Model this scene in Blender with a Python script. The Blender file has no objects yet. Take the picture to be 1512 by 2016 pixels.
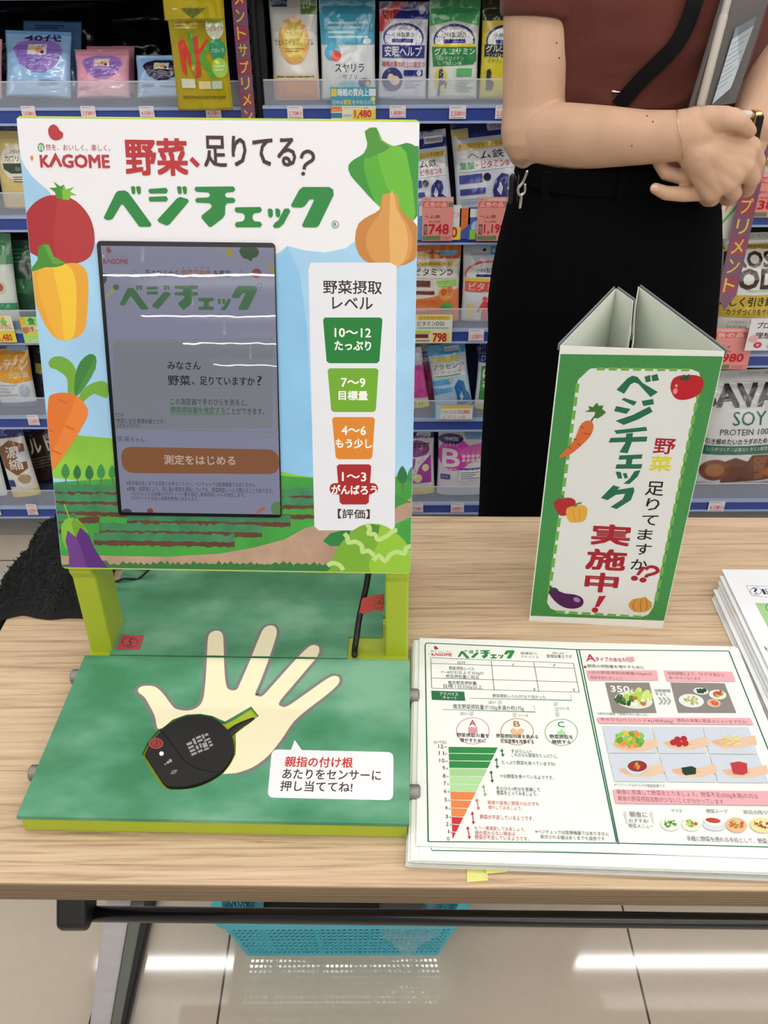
import bpy, bmesh, math, random
from mathutils import Vector, Matrix, noise
from mathutils.geometry import tessellate_polygon

random.seed(7)
SC = bpy.context.scene
COL = SC.collection
PI = math.pi

# ------------------------------------------------------------------ camera
EYE = Vector((0.0, 0.0, 1.457))
PITCH, ROLL, FOC = math.radians(34.3), -0.0035, 1800.0      # focal length in pixels of a 1512 x 2016 frame
cam_data = bpy.data.cameras.new('camera')
cam = bpy.data.objects.new('camera', cam_data)
COL.objects.link(cam)
cam_data.sensor_fit = 'VERTICAL'
cam_data.sensor_height = 36.0
cam_data.sensor_width = 27.0
cam_data.lens = 36.0 * FOC / 2016.0
cam_data.clip_start, cam_data.clip_end = 0.02, 100
cam.matrix_world = Matrix.Translation(EYE) @ Matrix.Rotation(PI / 2 - PITCH, 4, 'X') @ Matrix.Rotation(ROLL, 4, 'Z')
SC.camera = cam

# ------------------------------------------------------------------ exposure and ambient light of the shop
vs = SC.view_settings
vs.view_transform = 'Standard'
vs.look = 'None'
vs.gamma = 1.0
vs.exposure = -0.10
vs.use_curve_mapping = False
world = bpy.data.worlds.new('shop_air')
SC.world = world
world.use_nodes = True
wbg = world.node_tree.nodes['Background']
wbg.inputs[0].default_value = (0.80, 0.82, 0.92, 1)
wbg.inputs[1].default_value = 0.45

# ceiling lamp rows of the shop: one long strip light every 1.55 m
LAMP_Z = 2.70
LAMP_ROWS = [2.35 - 1.55 * i for i in range(9)]
LAMP_POWER = 50.0
for ly in LAMP_ROWS:
    ld = bpy.data.lights.new('strip_and_fill_light', 'AREA')
    ld.shape = 'RECTANGLE'
    ld.size, ld.size_y = 6.4, 0.055
    ld.energy = LAMP_POWER * .66
    ld.color = (1.0, 0.988, 0.972)
    for lx, ln in (((1.85, 6.4), (-4.15, 3.6)) if ly > 0 else ((1.20, 7.6),)):          # gap in the rows; left-hand lamps beyond it added for light balance
        l2 = ld if ln > 5 else ld.copy()
        l2.size = ln
        l2.energy = LAMP_POWER * .66 * ln / 6.4
        lo = bpy.data.objects.new('strip_and_fill_light', l2)
        COL.objects.link(lo)
        lo.location = (lx, ly, LAMP_Z)
        l3 = l2.copy()                                  # added upward fill: ceiling bounce for the deck and shelf fronts
        l3.energy = l2.energy * .75
        l3.size_y = .16
        lu = bpy.data.objects.new('strip_and_fill_light', l3)
        COL.objects.link(lu)
        lu.location = (lx, ly, LAMP_Z + .09)
        lu.rotation_euler = (PI, 0, 0)

# ------------------------------------------------------------------ measuring helpers: photograph measurements -> places in the shop
def ray(x, y):
    a, b = (x - 756.0) / FOC, (1008.0 - y) / FOC
    c, s = math.cos(ROLL), math.sin(ROLL)
    a, b = a * c - b * s, a * s + b * c
    return Vector((a, math.cos(PITCH) + b * math.sin(PITCH), -math.sin(PITCH) + b * math.cos(PITCH)))

def at_z(x, y, z):
    d = ray(x, y)
    return EYE + d * ((z - EYE.z) / d.z)

def at_y(x, y, Y):
    d = ray(x, y)
    return EYE + d * (Y / d.y)

class Plane:
    """A flat face of a thing: origin o, axes U (across) and V (up or away), normal N."""
    def __init__(self, o, U, V):
        self.o = Vector(o)
        self.U = Vector(U).normalized()
        V = Vector(V)
        self.V = (V - self.U * V.dot(self.U)).normalized()
        self.N = self.U.cross(self.V).normalized()
        if self.N.dot(EYE - self.o) < 0:
            self.N = -self.N
    def uv(self, x, y):
        d = ray(x, y)
        t = (self.o - EYE).dot(self.N) / d.dot(self.N)
        p = EYE + d * t - self.o
        return (p.dot(self.U), p.dot(self.V))
    def P(self, u, v, l=0.0):
        return self.o + self.U * u + self.V * v + self.N * l

# ------------------------------------------------------------------ objects
def lin(h):
    h = h.lstrip('#')
    c = [int(h[i:i + 2], 16) / 255 for i in (0, 2, 4)]
    return tuple((x / 12.92 if x <= .04045 else ((x + .055) / 1.055) ** 2.4) for x in c) + (1.0,)

MATS = {}
def mat(name, col='#808080', rough=.5, metal=0.0, spec=.5, coat=0.0, trans=0.0, ior=1.45, emit=0.0, alpha=1.0, sheen=0.0, sss=0.0,
        noise_amt=0.0, noise_scale=40.0, bump=0.0, bump_scale=200.0, stretch=None, coat_rough=.05):
    key = (name, col)
    if key in MATS:
        return MATS[key]
    m = bpy.data.materials.new(name)
    m.use_nodes = True
    nt = m.node_tree
    b = nt.nodes['Principled BSDF']
    c = lin(col)
    b.inputs['Base Color'].default_value = c
    b.inputs['Roughness'].default_value = rough
    b.inputs['Metallic'].default_value = metal
    b.inputs['Specular IOR Level'].default_value = spec
    b.inputs['Coat Weight'].default_value = coat
    b.inputs['Coat Roughness'].default_value = coat_rough
    b.inputs['Transmission Weight'].default_value = trans
    b.inputs['IOR'].default_value = ior
    b.inputs['Alpha'].default_value = alpha
    b.inputs['Sheen Weight'].default_value = sheen
    if sss:
        b.inputs['Subsurface Weight'].default_value = sss
        b.inputs['Subsurface Radius'].default_value = (.012, .004, .002)
        b.inputs['Subsurface Scale'].default_value = .5
    if emit:
        b.inputs['Emission Color'].default_value = c
        b.inputs['Emission Strength'].default_value = emit
        b.inputs['Base Color'].default_value = (.01, .01, .012, 1)
    if noise_amt or bump:
        tc = nt.nodes.new('ShaderNodeTexCoord')
        mp = nt.nodes.new('ShaderNodeMapping')
        nt.links.new(tc.outputs['Object'], mp.inputs[0])
        if stretch:
            mp.inputs['Scale'].default_value = stretch
    if noise_amt:
        nz = nt.nodes.new('ShaderNodeTexNoise')
        nz.inputs['Scale'].default_value = noise_scale
        nz.inputs['Detail'].default_value = 5
        nt.links.new(mp.outputs[0], nz.inputs['Vector'])
        rp = nt.nodes.new('ShaderNodeValToRGB')
        k = noise_amt
        rp.color_ramp.elements[0].position, rp.color_ramp.elements[1].position = .3, .7
        rp.color_ramp.elements[0].color = tuple(x * (1 - k) for x in c[:3]) + (1,)
        rp.color_ramp.elements[1].color = tuple(min(1, x * (1 + k)) for x in c[:3]) + (1,)
        nt.links.new(nz.outputs['Fac'], rp.inputs[0])
        nt.links.new(rp.outputs[0], b.inputs['Base Color'])
    if bump:
        n2 = nt.nodes.new('ShaderNodeTexNoise')
        n2.inputs['Scale'].default_value = bump_scale
        n2.inputs['Detail'].default_value = 4
        nt.links.new(mp.outputs[0], n2.inputs['Vector'])
        bp = nt.nodes.new('ShaderNodeBump')
        bp.inputs['Strength'].default_value = 1
        bp.inputs['Distance'].default_value = bump
        nt.links.new(n2.outputs['Fac'], bp.inputs['Height'])
        nt.links.new(bp.outputs[0], b.inputs['Normal'])
    MATS[key] = m
    return m

FINISH = {'paper': dict(rough=.65, spec=.25), 'panel': dict(rough=.42, spec=.35), 'film': dict(rough=.20, spec=.6, coat=.6, coat_rough=.06),
          'foil': dict(rough=.2, spec=.6, metal=.3, coat=.4), 'cloth': dict(rough=.9, spec=.1), 'card': dict(rough=.6, spec=.25),
          'display': dict(rough=.012, spec=.75, emit=1.0, bump=.00012, bump_scale=7.0)}
def ink(col, finish='paper'):
    if finish in ('film', 'foil', 'card'):              # pack and card inks lightened to make up for weak light on shelf fronts
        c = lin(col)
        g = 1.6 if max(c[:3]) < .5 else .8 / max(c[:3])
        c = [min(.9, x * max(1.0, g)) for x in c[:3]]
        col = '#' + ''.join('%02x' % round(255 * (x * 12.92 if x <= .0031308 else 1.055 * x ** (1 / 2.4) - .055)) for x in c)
    return mat('ink_' + finish, col, **FINISH[finish])

ORG = {}
def round_poly(l, r, k=6):
    out = []
    n = len(l)
    for i in range(n):
        p, a, b = Vector(l[i]), Vector(l[i - 1]), Vector(l[(i + 1) % n])
        q = min(r, (a - p).length * .48, (b - p).length * .48)
        p0, p1 = p + (a - p).normalized() * q, p + (b - p).normalized() * q
        for j in range(k):
            t = j / (k - 1)
            out.append(tuple(p0 * (1 - t) ** 2 + p * 2 * t * (1 - t) + p1 * t * t))
    return out

def link(name, bm, mats, parent=None, loc=None, smooth=False, bevel=0.0, segs=2):
    """One mesh object out of a bmesh in world coordinates."""
    if parent is not None:
        o0 = ORG[parent.name]
    else:
        o0 = Vector(loc) if loc is not None else Vector((0, 0, 0))
    bmesh.ops.translate(bm, vec=-o0, verts=bm.verts)
    bmesh.ops.recalc_face_normals(bm, faces=bm.faces)
    me = bpy.data.meshes.new(name)
    bm.to_mesh(me)
    bm.free()
    if not isinstance(mats, (list, tuple)):
        mats = [mats]
    for m in mats:
        me.materials.append(m)
    if smooth:
        for p in me.polygons:
            p.use_smooth = True
    o = bpy.data.objects.new(name, me)
    COL.objects.link(o)
    if parent is not None:
        o.parent = parent
    else:
        o.location = o0
    ORG[o.name] = o0
    if bevel:
        md = o.modifiers.new('edge', 'BEVEL')
        md.width, md.segments, md.limit_method, md.angle_limit = bevel, segs, 'ANGLE', math.radians(40)
    return o

def tag(o, label, cat=None, group=None, kind=None):
    o['label'] = label
    if cat:
        o['category'] = cat
    if group:
        o['group'] = group
    if kind:
        o['kind'] = kind
    return o

def thing(name, label, cat, loc, group=None):
    o = bpy.data.objects.new(name, None)
    COL.objects.link(o)
    o.empty_display_size = .02
    o.location = loc
    ORG[o.name] = Vector(loc)
    return tag(o, label, cat, group)

def struct(name, bm, m):
    o = link(name, bm, m)
    o['kind'] = 'structure'
    return o

def copy_tree(o, parent=None):
    c = o.copy()
    COL.objects.link(c)
    c.parent = parent
    ORG[c.name] = ORG.get(o.name, Vector((0, 0, 0)))
    for ch in list(o.children):
        copy_tree(ch, c)
    return c

# ------------------------------------------------------------------ shape helpers (all add to a bmesh in world coordinates)
def box(bm, a, b, mi=0, M=None):
    x0, y0, z0 = a
    x1, y1, z1 = b
    vs_ = [Vector(p) for p in ((x0, y0, z0), (x1, y0, z0), (x1, y1, z0), (x0, y1, z0), (x0, y0, z1), (x1, y0, z1), (x1, y1, z1), (x0, y1, z1))]
    if M is not None:
        vs_ = [M @ p for p in vs_]
    v = [bm.verts.new(p) for p in vs_]
    for f in ((0, 3, 2, 1), (4, 5, 6, 7), (0, 1, 5, 4), (1, 2, 6, 5), (2, 3, 7, 6), (3, 0, 4, 7)):
        bm.faces.new([v[i] for i in f]).material_index = mi

def prism(bm, pts, vec, mi=0, side_mi=None, holes=(), floor_mi=None):
    """Extrude a planar loop of 3-D points by vec; holes are loops cut right through the top."""
    vec = Vector(vec)
    loops = [[Vector(p) for p in pts]] + [[Vector(p) for p in h] for h in holes]
    flat = [p for l in loops for p in l]
    top = [bm.verts.new(p) for p in flat]
    bot = [bm.verts.new(p + vec) for p in flat]
    for t in tessellate_polygon(loops):
        try:
            bm.faces.new([top[i] for i in t]).material_index = mi
            bm.faces.new([bot[i] for i in reversed(t)]).material_index = mi if side_mi is None else side_mi
        except ValueError:
            pass
    k = 0
    for l in loops:
        n = len(l)
        for i in range(n):
            j = (i + 1) % n
            bm.faces.new([top[k + i], top[k + j], bot[k + j], bot[k + i]]).material_index = mi if side_mi is None else side_mi
        k += n

def tube(bm, pts, radii, n=14, flat=1.0, flat_dir=None, mi=0, cap=True):
    """A round (or flattened) tapered tube through 3-D points with rounded ends."""
    pts = [Vector(p) for p in pts]
    if not isinstance(radii, (list, tuple)):
        radii = [radii] * len(pts)
    P, R = list(pts), list(radii)
    if cap:
        d0 = (pts[0] - pts[1]).normalized()
        d1 = (pts[-1] - pts[-2]).normalized()
        P, R = [], []
        for a in (80, 50, 25):
            P.append(pts[0] + d0 * radii[0] * math.sin(math.radians(a)))
            R.append(radii[0] * math.cos(math.radians(a)))
        P += pts
        R += list(radii)
        for a in (25, 50, 80):
            P.append(pts[-1] + d1 * radii[-1] * math.sin(math.radians(a)))
            R.append(radii[-1] * math.cos(math.radians(a)))
    rings = []
    prev = None
    for i, p in enumerate(P):
        t = (P[min(i + 1, len(P) - 1)] - P[max(i - 1, 0)]).normalized()
        if flat_dir is not None:
            a = Vector(flat_dir) - t * t.dot(Vector(flat_dir))
        elif prev is None:
            a = t.orthogonal()
        else:
            a = prev - t * t.dot(prev)
        a.normalize()
        prev = a
        b = t.cross(a)
        rings.append([bm.verts.new(p + (a * math.cos(2 * PI * k / n) * flat + b * math.sin(2 * PI * k / n)) * R[i]) for k in range(n)])
    for r0, r1 in zip(rings, rings[1:]):
        for k in range(n):
            bm.faces.new([r0[k], r0[(k + 1) % n], r1[(k + 1) % n], r1[k]]).material_index = mi
    bm.faces.new(list(reversed(rings[0]))).material_index = mi
    bm.faces.new(rings[-1]).material_index = mi

def spline(pts, k=6):
    """Catmull-Rom through points (vectors of any size given as tuples)."""
    pts = [tuple(p) for p in pts]
    out = []
    n = len(pts)
    for i in range(n - 1):
        p0, p1, p2, p3 = pts[max(i - 1, 0)], pts[i], pts[i + 1], pts[min(i + 2, n - 1)]
        for s in range(k):
            t = s / k
            out.append(tuple(.5 * (2 * b + (c - a) * t + (2 * a - 5 * b + 4 * c - d) * t * t + (3 * b - a - 3 * c + d) * t ** 3)
                             for a, b, c, d in zip(p0, p1, p2, p3)))
    out.append(pts[-1])
    return out

def loft(bm, rings, mi=0, close=True):
    vr = [[bm.verts.new(p) for p in r] for r in rings]
    n = len(vr[0])
    for a, b in zip(vr, vr[1:]):
        for k in range(n):
            bm.faces.new([a[k], a[(k + 1) % n], b[(k + 1) % n], b[k]]).material_index = mi
    if close:
        bm.faces.new(list(reversed(vr[0]))).material_index = mi
        bm.faces.new(vr[-1]).material_index = mi

def remesh(bm, voxel, smooth_iter=6, factor=.5):
    """Fuse overlapping closed shapes of a bmesh into one continuous surface."""
    me = bpy.data.meshes.new('fuse')
    bmesh.ops.recalc_face_normals(bm, faces=bm.faces)
    bm.to_mesh(me)
    bm.free()
    o = bpy.data.objects.new('fuse', me)
    COL.objects.link(o)
    md = o.modifiers.new('r', 'REMESH')
    md.mode = 'VOXEL'
    md.voxel_size = voxel
    if smooth_iter:
        ms = o.modifiers.new('s', 'SMOOTH')
        ms.factor, ms.iterations = factor, smooth_iter
    dg = bpy.context.evaluated_depsgraph_get()
    m2 = bpy.data.meshes.new_from_object(o.evaluated_get(dg))
    out = bmesh.new()
    out.from_mesh(m2)
    bpy.data.objects.remove(o)
    bpy.data.meshes.remove(me)
    bpy.data.meshes.remove(m2)
    return out

# ------------------------------------------------------------------ printing
GLYPH = {}
def glyphs(s, bold=0.0):
    key = (s, bold)
    if key not in GLYPH:
        cu = bpy.data.curves.new('glyphs', 'FONT')
        cu.body = s
        cu.offset = bold
        cu.resolution_u = 2
        o = bpy.data.objects.new('glyphs', cu)
        me = o.to_mesh()
        vs_ = [(v.co.x, v.co.y) for v in me.vertices]
        fs = [tuple(p.vertices) for p in me.polygons]
        o.to_mesh_clear()
        bpy.data.objects.remove(o)
        bpy.data.curves.remove(cu)
        xs, ys = [v[0] for v in vs_] or [0, 1], [v[1] for v in vs_] or [0, 1]
        GLYPH[key] = (vs_, fs, min(xs), max(xs), min(ys), max(ys))
    return GLYPH[key]

def clip_poly(pts, c):
    for ax, lim, sg in ((0, c[0], 1), (0, c[2], -1), (1, c[1], 1), (1, c[3], -1)):
        out = []
        n = len(pts)
        for i in range(n):
            a, b = pts[i], pts[(i + 1) % n]
            da, db = (a[ax] - lim) * sg, (b[ax] - lim) * sg
            if da >= 0:
                out.append(a)
            if (da >= 0) != (db >= 0):
                t = da / (da - db)
                out.append((a[0] + (b[0] - a[0]) * t, a[1] + (b[1] - a[1]) * t))
        pts = out
        if len(pts) < 3:
            return []
    return pts

class Print:
    """Lays flat printed shapes onto a surface. surf(u, v, lift) gives the 3-D point, fmap turns drawing coordinates into (u, v)."""
    def __init__(self, surf, fmap=None, finish='paper', clip=None, step=.0000025, lift=.0001, maxedge=None, bm=None, mats=None):
        self.bm = bm or bmesh.new()
        self.mats = mats if mats is not None else []
        self.surf, self.map, self.finish, self.clip = surf, fmap or (lambda x, y: (x, y)), finish, clip
        self.step, self.lift, self.maxedge = step, lift, maxedge
    def mi(self, col):
        m = ink(col, self.finish) if isinstance(col, str) else col
        if m not in self.mats:
            self.mats.append(m)
        return self.mats.index(m)
    def tris(self, pts, tl, col):
        mi = self.mi(col)
        self.lift += self.step
        l = self.lift
        if self.maxedge:
            todo, done = [tuple(pts[i] for i in t) for t in tl], []
            while todo:
                t = todo.pop()
                e = [(math.dist(t[i], t[(i + 1) % 3]), i) for i in range(3)]
                d, i = max(e)
                if d > self.maxedge and len(done) < 4000:
                    a, b, c = t[i], t[(i + 1) % 3], t[(i + 2) % 3]
                    m = ((a[0] + b[0]) / 2, (a[1] + b[1]) / 2)
                    todo += [(a, m, c), (m, b, c)]
                else:
                    done.append(t)
            cache = {}
            for t in done:
                vv = []
                for p in t:
                    k = (round(p[0], 6), round(p[1], 6))
                    if k not in cache:
                        cache[k] = self.bm.verts.new(self.surf(p[0], p[1], l))
                    vv.append(cache[k])
                if len(set(vv)) == 3:
                    try:
                        self.bm.faces.new(vv).material_index = mi
                    except ValueError:
                        pass
            return
        vv = [self.bm.verts.new(self.surf(p[0], p[1], l)) for p in pts]
        for t in tl:
            try:
                self.bm.faces.new([vv[i] for i in t]).material_index = mi
            except ValueError:
                pass
    def uvpoly(self, q, col):
        if self.clip:
            q = clip_poly(q, self.clip)
        q2 = []
        for p in q:
            if not q2 or math.dist(p, q2[-1]) > 1e-6:
                q2.append(p)
        if len(q2) < 3:
            return
        tl = tessellate_polygon([[Vector((p[0], p[1], 0)) for p in q2]])
        self.tris(q2, tl, col)
    def poly(self, pts, col, smooth=0):
        if smooth:
            n = len(pts)
            s = spline([pts[-1]] + list(pts) + [pts[0], pts[1]], smooth)
            pts = s[smooth:smooth * (n + 1)]
        self.uvpoly([self.map(*p) for p in pts], col)
    def rect(self, x0, y0, x1, y1, col, r=0.0):
        if r <= 0:
            return self.poly([(x0, y0), (x1, y0), (x1, y1), (x0, y1)], col)
        pts = []
        for cx, cy, a0 in ((x0 + r, y0 + r, 180), (x1 - r, y0 + r, 270), (x1 - r, y1 - r, 0), (x0 + r, y1 - r, 90)):
            for k in range(6):
                a = math.radians(a0 + 90 * k / 5)
                pts.append((cx + r * math.cos(a), cy + r * math.sin(a)))
        self.poly(pts, col)
    def ell(self, cx, cy, rx, ry, col, rot=0.0, n=28):
        c, s = math.cos(rot), math.sin(rot)
        self.poly([(cx + rx * math.cos(2 * PI * k / n) * c - ry * math.sin(2 * PI * k / n) * s,
                    cy + rx * math.cos(2 * PI * k / n) * s + ry * math.sin(2 * PI * k / n) * c) for k in range(n)], col)
    def ring(self, cx, cy, rx, ry, w, col, n=32, a0=0, a1=360):
        self.line([(cx + rx * math.cos(math.radians(a0 + (a1 - a0) * k / n)), cy + ry * math.sin(math.radians(a0 + (a1 - a0) * k / n))) for k in range(n + 1)], w, col)
    def line(self, pts, w, col, close=False):
        if close:
            pts = list(pts) + [pts[0]]
        q = [Vector(self.map(*p)) for p in pts]
        a = Vector(self.map(*pts[0]))
        s = (Vector(self.map(pts[0][0] + 1, pts[0][1])) - a).length
        h = w * s / 2
        L, R = [], []
        for i, p in enumerate(q):
            if close and i in (0, len(q) - 1):
                d = (q[1] - q[-2])
            else:
                d = (q[min(i + 1, len(q) - 1)] - q[max(i - 1, 0)])
            if d.length < 1e-9:
                continue
            d.normalize()
            nrm = Vector((-d.y, d.x))
            e = (q[min(i + 1, len(q) - 1)] - p) if i < len(q) - 1 else (p - q[i - 1])
            e = e.normalized() if e.length > 1e-9 else d
            k = h / max(.45, abs(e.dot(d)))
            L.append(tuple(p + nrm * k))
            R.append(tuple(p - nrm * k))
        mi = self.mi(col)
        self.lift += self.step
        for i in range(len(L) - 1):
            qd = [L[i], L[i + 1], R[i + 1], R[i]]
            if self.clip:
                qd = clip_poly(qd, self.clip)
            if len(qd) < 3:
                continue
            vv = [self.bm.verts.new(self.surf(p[0], p[1], self.lift)) for p in qd]
            self.bm.faces.new(vv).material_index = mi
    def text(self, s, x0, y0, x1, y1, col, bold=.012):
        if bold >= .012:                       # heavier strokes: the same letters again, shifted by a hair
            x0, x1 = (x0, x1) if x1 > x0 else (x1, x0)
            h = abs(y1 - y0)
            e = bold * h * .75
            for dx, dy in ((-e, -e), (e, -e), (e, e), (-e, e)):
                self.text(s, x0 + e + dx, y0 + e + dy, x1 - e + dx, y1 - e + dy, col, 0.0)
            return
        vs_, fs, gx0, gx1, gy0, gy1 = glyphs(s, 0.0)
        if not vs_:
            return
        xm, ym = (x0 + x1) / 2, (y0 + y1) / 2
        c = self.map(xm, ym)
        W = math.dist(self.map(x0, ym), self.map(x1, ym))
        H = math.dist(self.map(xm, y0), self.map(xm, y1))
        gw, gh = max(gx1 - gx0, 1e-6), max(gy1 - gy0, 1e-6)
        pts = [(c[0] + ((x - gx0) / gw - .5) * W, c[1] + ((y - gy0) / gh - .5) * H) for x, y in vs_]
        tl = []
        for f in fs:
            for i in range(1, len(f) - 1):
                tl.append((f[0], f[i], f[i + 1]))
        me = self.maxedge
        self.maxedge = max(me, W / 6) if me else None
        if self.clip:
            cl = self.clip
            tl = [t for t in tl if all(cl[0] <= pts[i][0] <= cl[2] and cl[1] <= pts[i][1] <= cl[3] for i in t)]
        self.tris(pts, tl, col)
        self.maxedge = me
    def vtext(self, s, x0, y0, x1, y1, col, bold=.012):
        n = len(s)
        for i, ch in enumerate(s):
            a, b = i / n, (i + .9) / n
            self.text(ch, x0, y0 + (y1 - y0) * a, x1, y0 + (y1 - y0) * b, col, bold)

# the heavy green headline lettering used on the board, its display and the sheets (unit box, y down)
def z1(*p): return [(x / 3.024, y / 3.024) for x, y in p]
def z2(*p): return [(450 + x / 2.749, y / 2.749) for x, y in p]
LOGO = [
    z1((618, 1295), (690, 1148), (705, 1136), (745, 1134), (765, 1146), (903, 1335), (895, 1350), (830, 1350), (735, 1220), (722, 1218), (672, 1302), (655, 1310), (630, 1308)),
    z1((780, 1112), (795, 1108), (806, 1115), (806, 1150), (798, 1158), (786, 1152)), z1((810, 1112), (828, 1108), (839, 1116), (839, 1150), (830, 1158), (818, 1150)),
    z1((888, 1125), (990, 1118), (1001, 1135), (992, 1152), (892, 1152), (884, 1138)), z1((888, 1172), (990, 1168), (1001, 1184), (992, 1200), (892, 1200), (886, 1186)),
    z1((938, 1308), (1055, 1180), (1075, 1172), (1118, 1185), (1125, 1200), (1010, 1335), (995, 1343), (945, 1322)),
    z1((1054, 1112), (1070, 1108), (1082, 1115), (1082, 1150), (1072, 1158), (1060, 1150)), z1((1086, 1112), (1102, 1108), (1113, 1116), (1113, 1150), (1104, 1158), (1092, 1150)),
    z1((1165, 1112), (1390, 1110), (1402, 1126), (1392, 1142), (1350, 1146), (1338, 1160), (1350, 1176), (1392, 1178), (1403, 1193), (1392, 1208), (1352, 1210),
       (1342, 1225), (1340, 1278), (1325, 1300), (1260, 1350), (1245, 1350), (1200, 1298), (1202, 1282), (1255, 1240), (1262, 1225), (1250, 1210), (1172, 1206), (1162, 1192),
       (1172, 1178), (1240, 1176), (1252, 1160), (1240, 1146), (1170, 1142), (1158, 1128)),
    z2((38, 1122), (172, 1120), (181, 1135), (172, 1150), (140, 1154), (130, 1166), (130, 1184), (142, 1198), (172, 1200), (182, 1215), (172, 1230), (42, 1230), (34, 1216),
       (42, 1202), (76, 1198), (88, 1184), (88, 1166), (78, 1154), (42, 1150), (33, 1136)),
    z2((212, 1132), (228, 1128), (240, 1138), (240, 1168), (228, 1180), (216, 1170)), z2((252, 1130), (268, 1128), (280, 1138), (280, 1168), (268, 1178), (256, 1168)),
    z2((302, 1130), (325, 1128), (335, 1142), (298, 1212), (275, 1232), (248, 1234), (240, 1222), (250, 1206), (270, 1192)),
    z2((338, 1110), (382, 1028), (402, 1012), (545, 1012), (566, 1026), (569, 1055), (488, 1222), (472, 1231), (405, 1230), (398, 1218), (462, 1086), (458, 1078), (438, 1080), (412, 1116), (395, 1124), (345, 1122)),
]
_b = (204.0, 366.0, 657.0, 449.5)
LOGO = [[((x - _b[0]) / (_b[2] - _b[0]), (y - _b[1]) / (_b[3] - _b[1])) for x, y in s] for s in LOGO]
def logo(pr, x0, y0, x1, y1, col):
    for s in LOGO:
        pr.poly([(x0 + (x1 - x0) * x, y0 + (y1 - y0) * y) for x, y in s], col)

def maker_mark(pr, x0, y0, x1, y1, red, green, orange):
    """red bean, small slogan, capital lettering, orange seed (unit box taken from the big board)"""
    X = lambda t: x0 + (x1 - x0) * (t - 60) / 157.0
    Y = lambda t: y0 + (y1 - y0) * (t - 246) / 85.0
    pr.poly([(X(a), Y(b)) for a, b in ((106, 245), (113, 249), (118, 257), (124, 262), (123, 271), (114, 276), (104, 275), (97, 267), (95, 256), (99, 248))], red, 3)
    pr.ell(X(81), Y(290), (X(88) - X(75)) / 2, (Y(298) - Y(281)) / 2, green)
    pr.text('自', X(77), Y(284), X(85), Y(296), '#f2f2f2')
    pr.text('然を、おいしく、楽しく。', X(90), Y(284), X(217), Y(297), red, .005)
    pr.text('K', X(79), Y(305), X(98), Y(330), red, .05)
    pr.line([(X(99), Y(328)), (X(110), Y(307)), (X(121), Y(328))], 6.0 * (x1 - x0) / 157.0, red)
    pr.text('GOME', X(122), Y(304), X(216), Y(331), red, .05)
    pr.ell(X(63), Y(311), 3 * (x1 - x0) / 157.0, 5 * (y1 - y0) / 85.0, orange)

# ================================================================== THE SETTING
def tile_mat():
    m = bpy.data.materials.new('polished_floor_tile')
    m.use_nodes = True
    nt = m.node_tree
    b = nt.nodes['Principled BSDF']
    tc = nt.nodes.new('ShaderNodeTexCoord')
    mp = nt.nodes.new('ShaderNodeMapping')
    mp.inputs['Location'].default_value = (0.262, 0.10, 0)
    br = nt.nodes.new('ShaderNodeTexBrick')
    br.offset = 0.0
    br.inputs['Scale'].default_value = 1.0
    br.inputs['Brick Width'].default_value = 0.672
    br.inputs['Row Height'].default_value = 0.672
    br.inputs['Mortar Size'].default_value = 0.0018
    br.inputs['Mortar Smooth'].default_value = 0.0
    br.inputs['Color1'].default_value = lin('#c8bcab')
    br.inputs['Color2'].default_value = lin('#c5b9a8')
    br.inputs['Mortar'].default_value = lin('#4a443c')
    nz = nt.nodes.new('ShaderNodeTexNoise')
    nz.inputs['Scale'].default_value = 60
    nz.inputs['Detail'].default_value = 6
    mx = nt.nodes.new('ShaderNodeMix')
    mx.data_type = 'RGBA'
    mx.blend_type = 'MULTIPLY'
    mx.inputs[0].default_value = 0.12
    nt.links.new(tc.outputs['Object'], mp.inputs[0])
    nt.links.new(mp.outputs[0], br.inputs['Vector'])
    nt.links.new(tc.outputs['Object'], nz.inputs['Vector'])
    nt.links.new(br.outputs['Color'], mx.inputs[6])
    nt.links.new(nz.outputs['Fac'], mx.inputs[7])
    nt.links.new(mx.outputs[2], b.inputs['Base Color'])
    b.inputs['Roughness'].default_value = 0.055
    b.inputs['Specular IOR Level'].default_value = 0.62
    return m

bm = bmesh.new()
box(bm, (-6, -11, -.1), (6, 3.6, 0))
struct('floor', bm, tile_mat())
bm = bmesh.new()
box(bm, (-6, -11, 3.02), (6, 3.6, 3.12))
struct('ceiling', bm, mat('ceiling_paint', '#e6e5e2', .8, noise_amt=.03))
bm = bmesh.new()
box(bm, (-6, 3.5, 0), (6, 3.6, 3.02))
struct('wall_back', bm, mat('far_wall_paint', '#9a9aa2', .8, noise_amt=.04))

bm = bmesh.new()
box(bm, (-6, -11.1, 0), (6, -11, 3.02))
struct('wall_front', bm, mat('shop_front_wall_paint', '#8d8d9c', .8, noise_amt=.05))

# lamp housings above each light strip
lamps = {}
for ly in LAMP_ROWS:
    k = ly > 0
    if k not in lamps:
        bm = bmesh.new()
        for x0, x1 in (((-1.40, 5.08), (-5.98, -2.32)) if k else ((-2.64, 5.04),)):  # left-hand pieces house the added balance lamps
            box(bm, (x0, -.11, .012), (x1, .11, .08))
            box(bm, (x0 + .5, -.01, .08), (x0 + .52, .01, .32))
            box(bm, (x1 - .52, -.01, .08), (x1 - .5, .01, .32))
        lamp = lamps[k] = link('ceiling_light', bm, mat('white_enamel', '#e8e8e6', .4), loc=(0, 0, 0))
    else:
        lamp = lamps[k].copy()
        COL.objects.link(lamp)
    lamp.location = (0, ly, LAMP_Z)
    tag(lamp, 'long white fluorescent strip lamp on the shop ceiling, one of parallel rows', 'ceiling light', 'rows of ceiling strip lamps')

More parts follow.
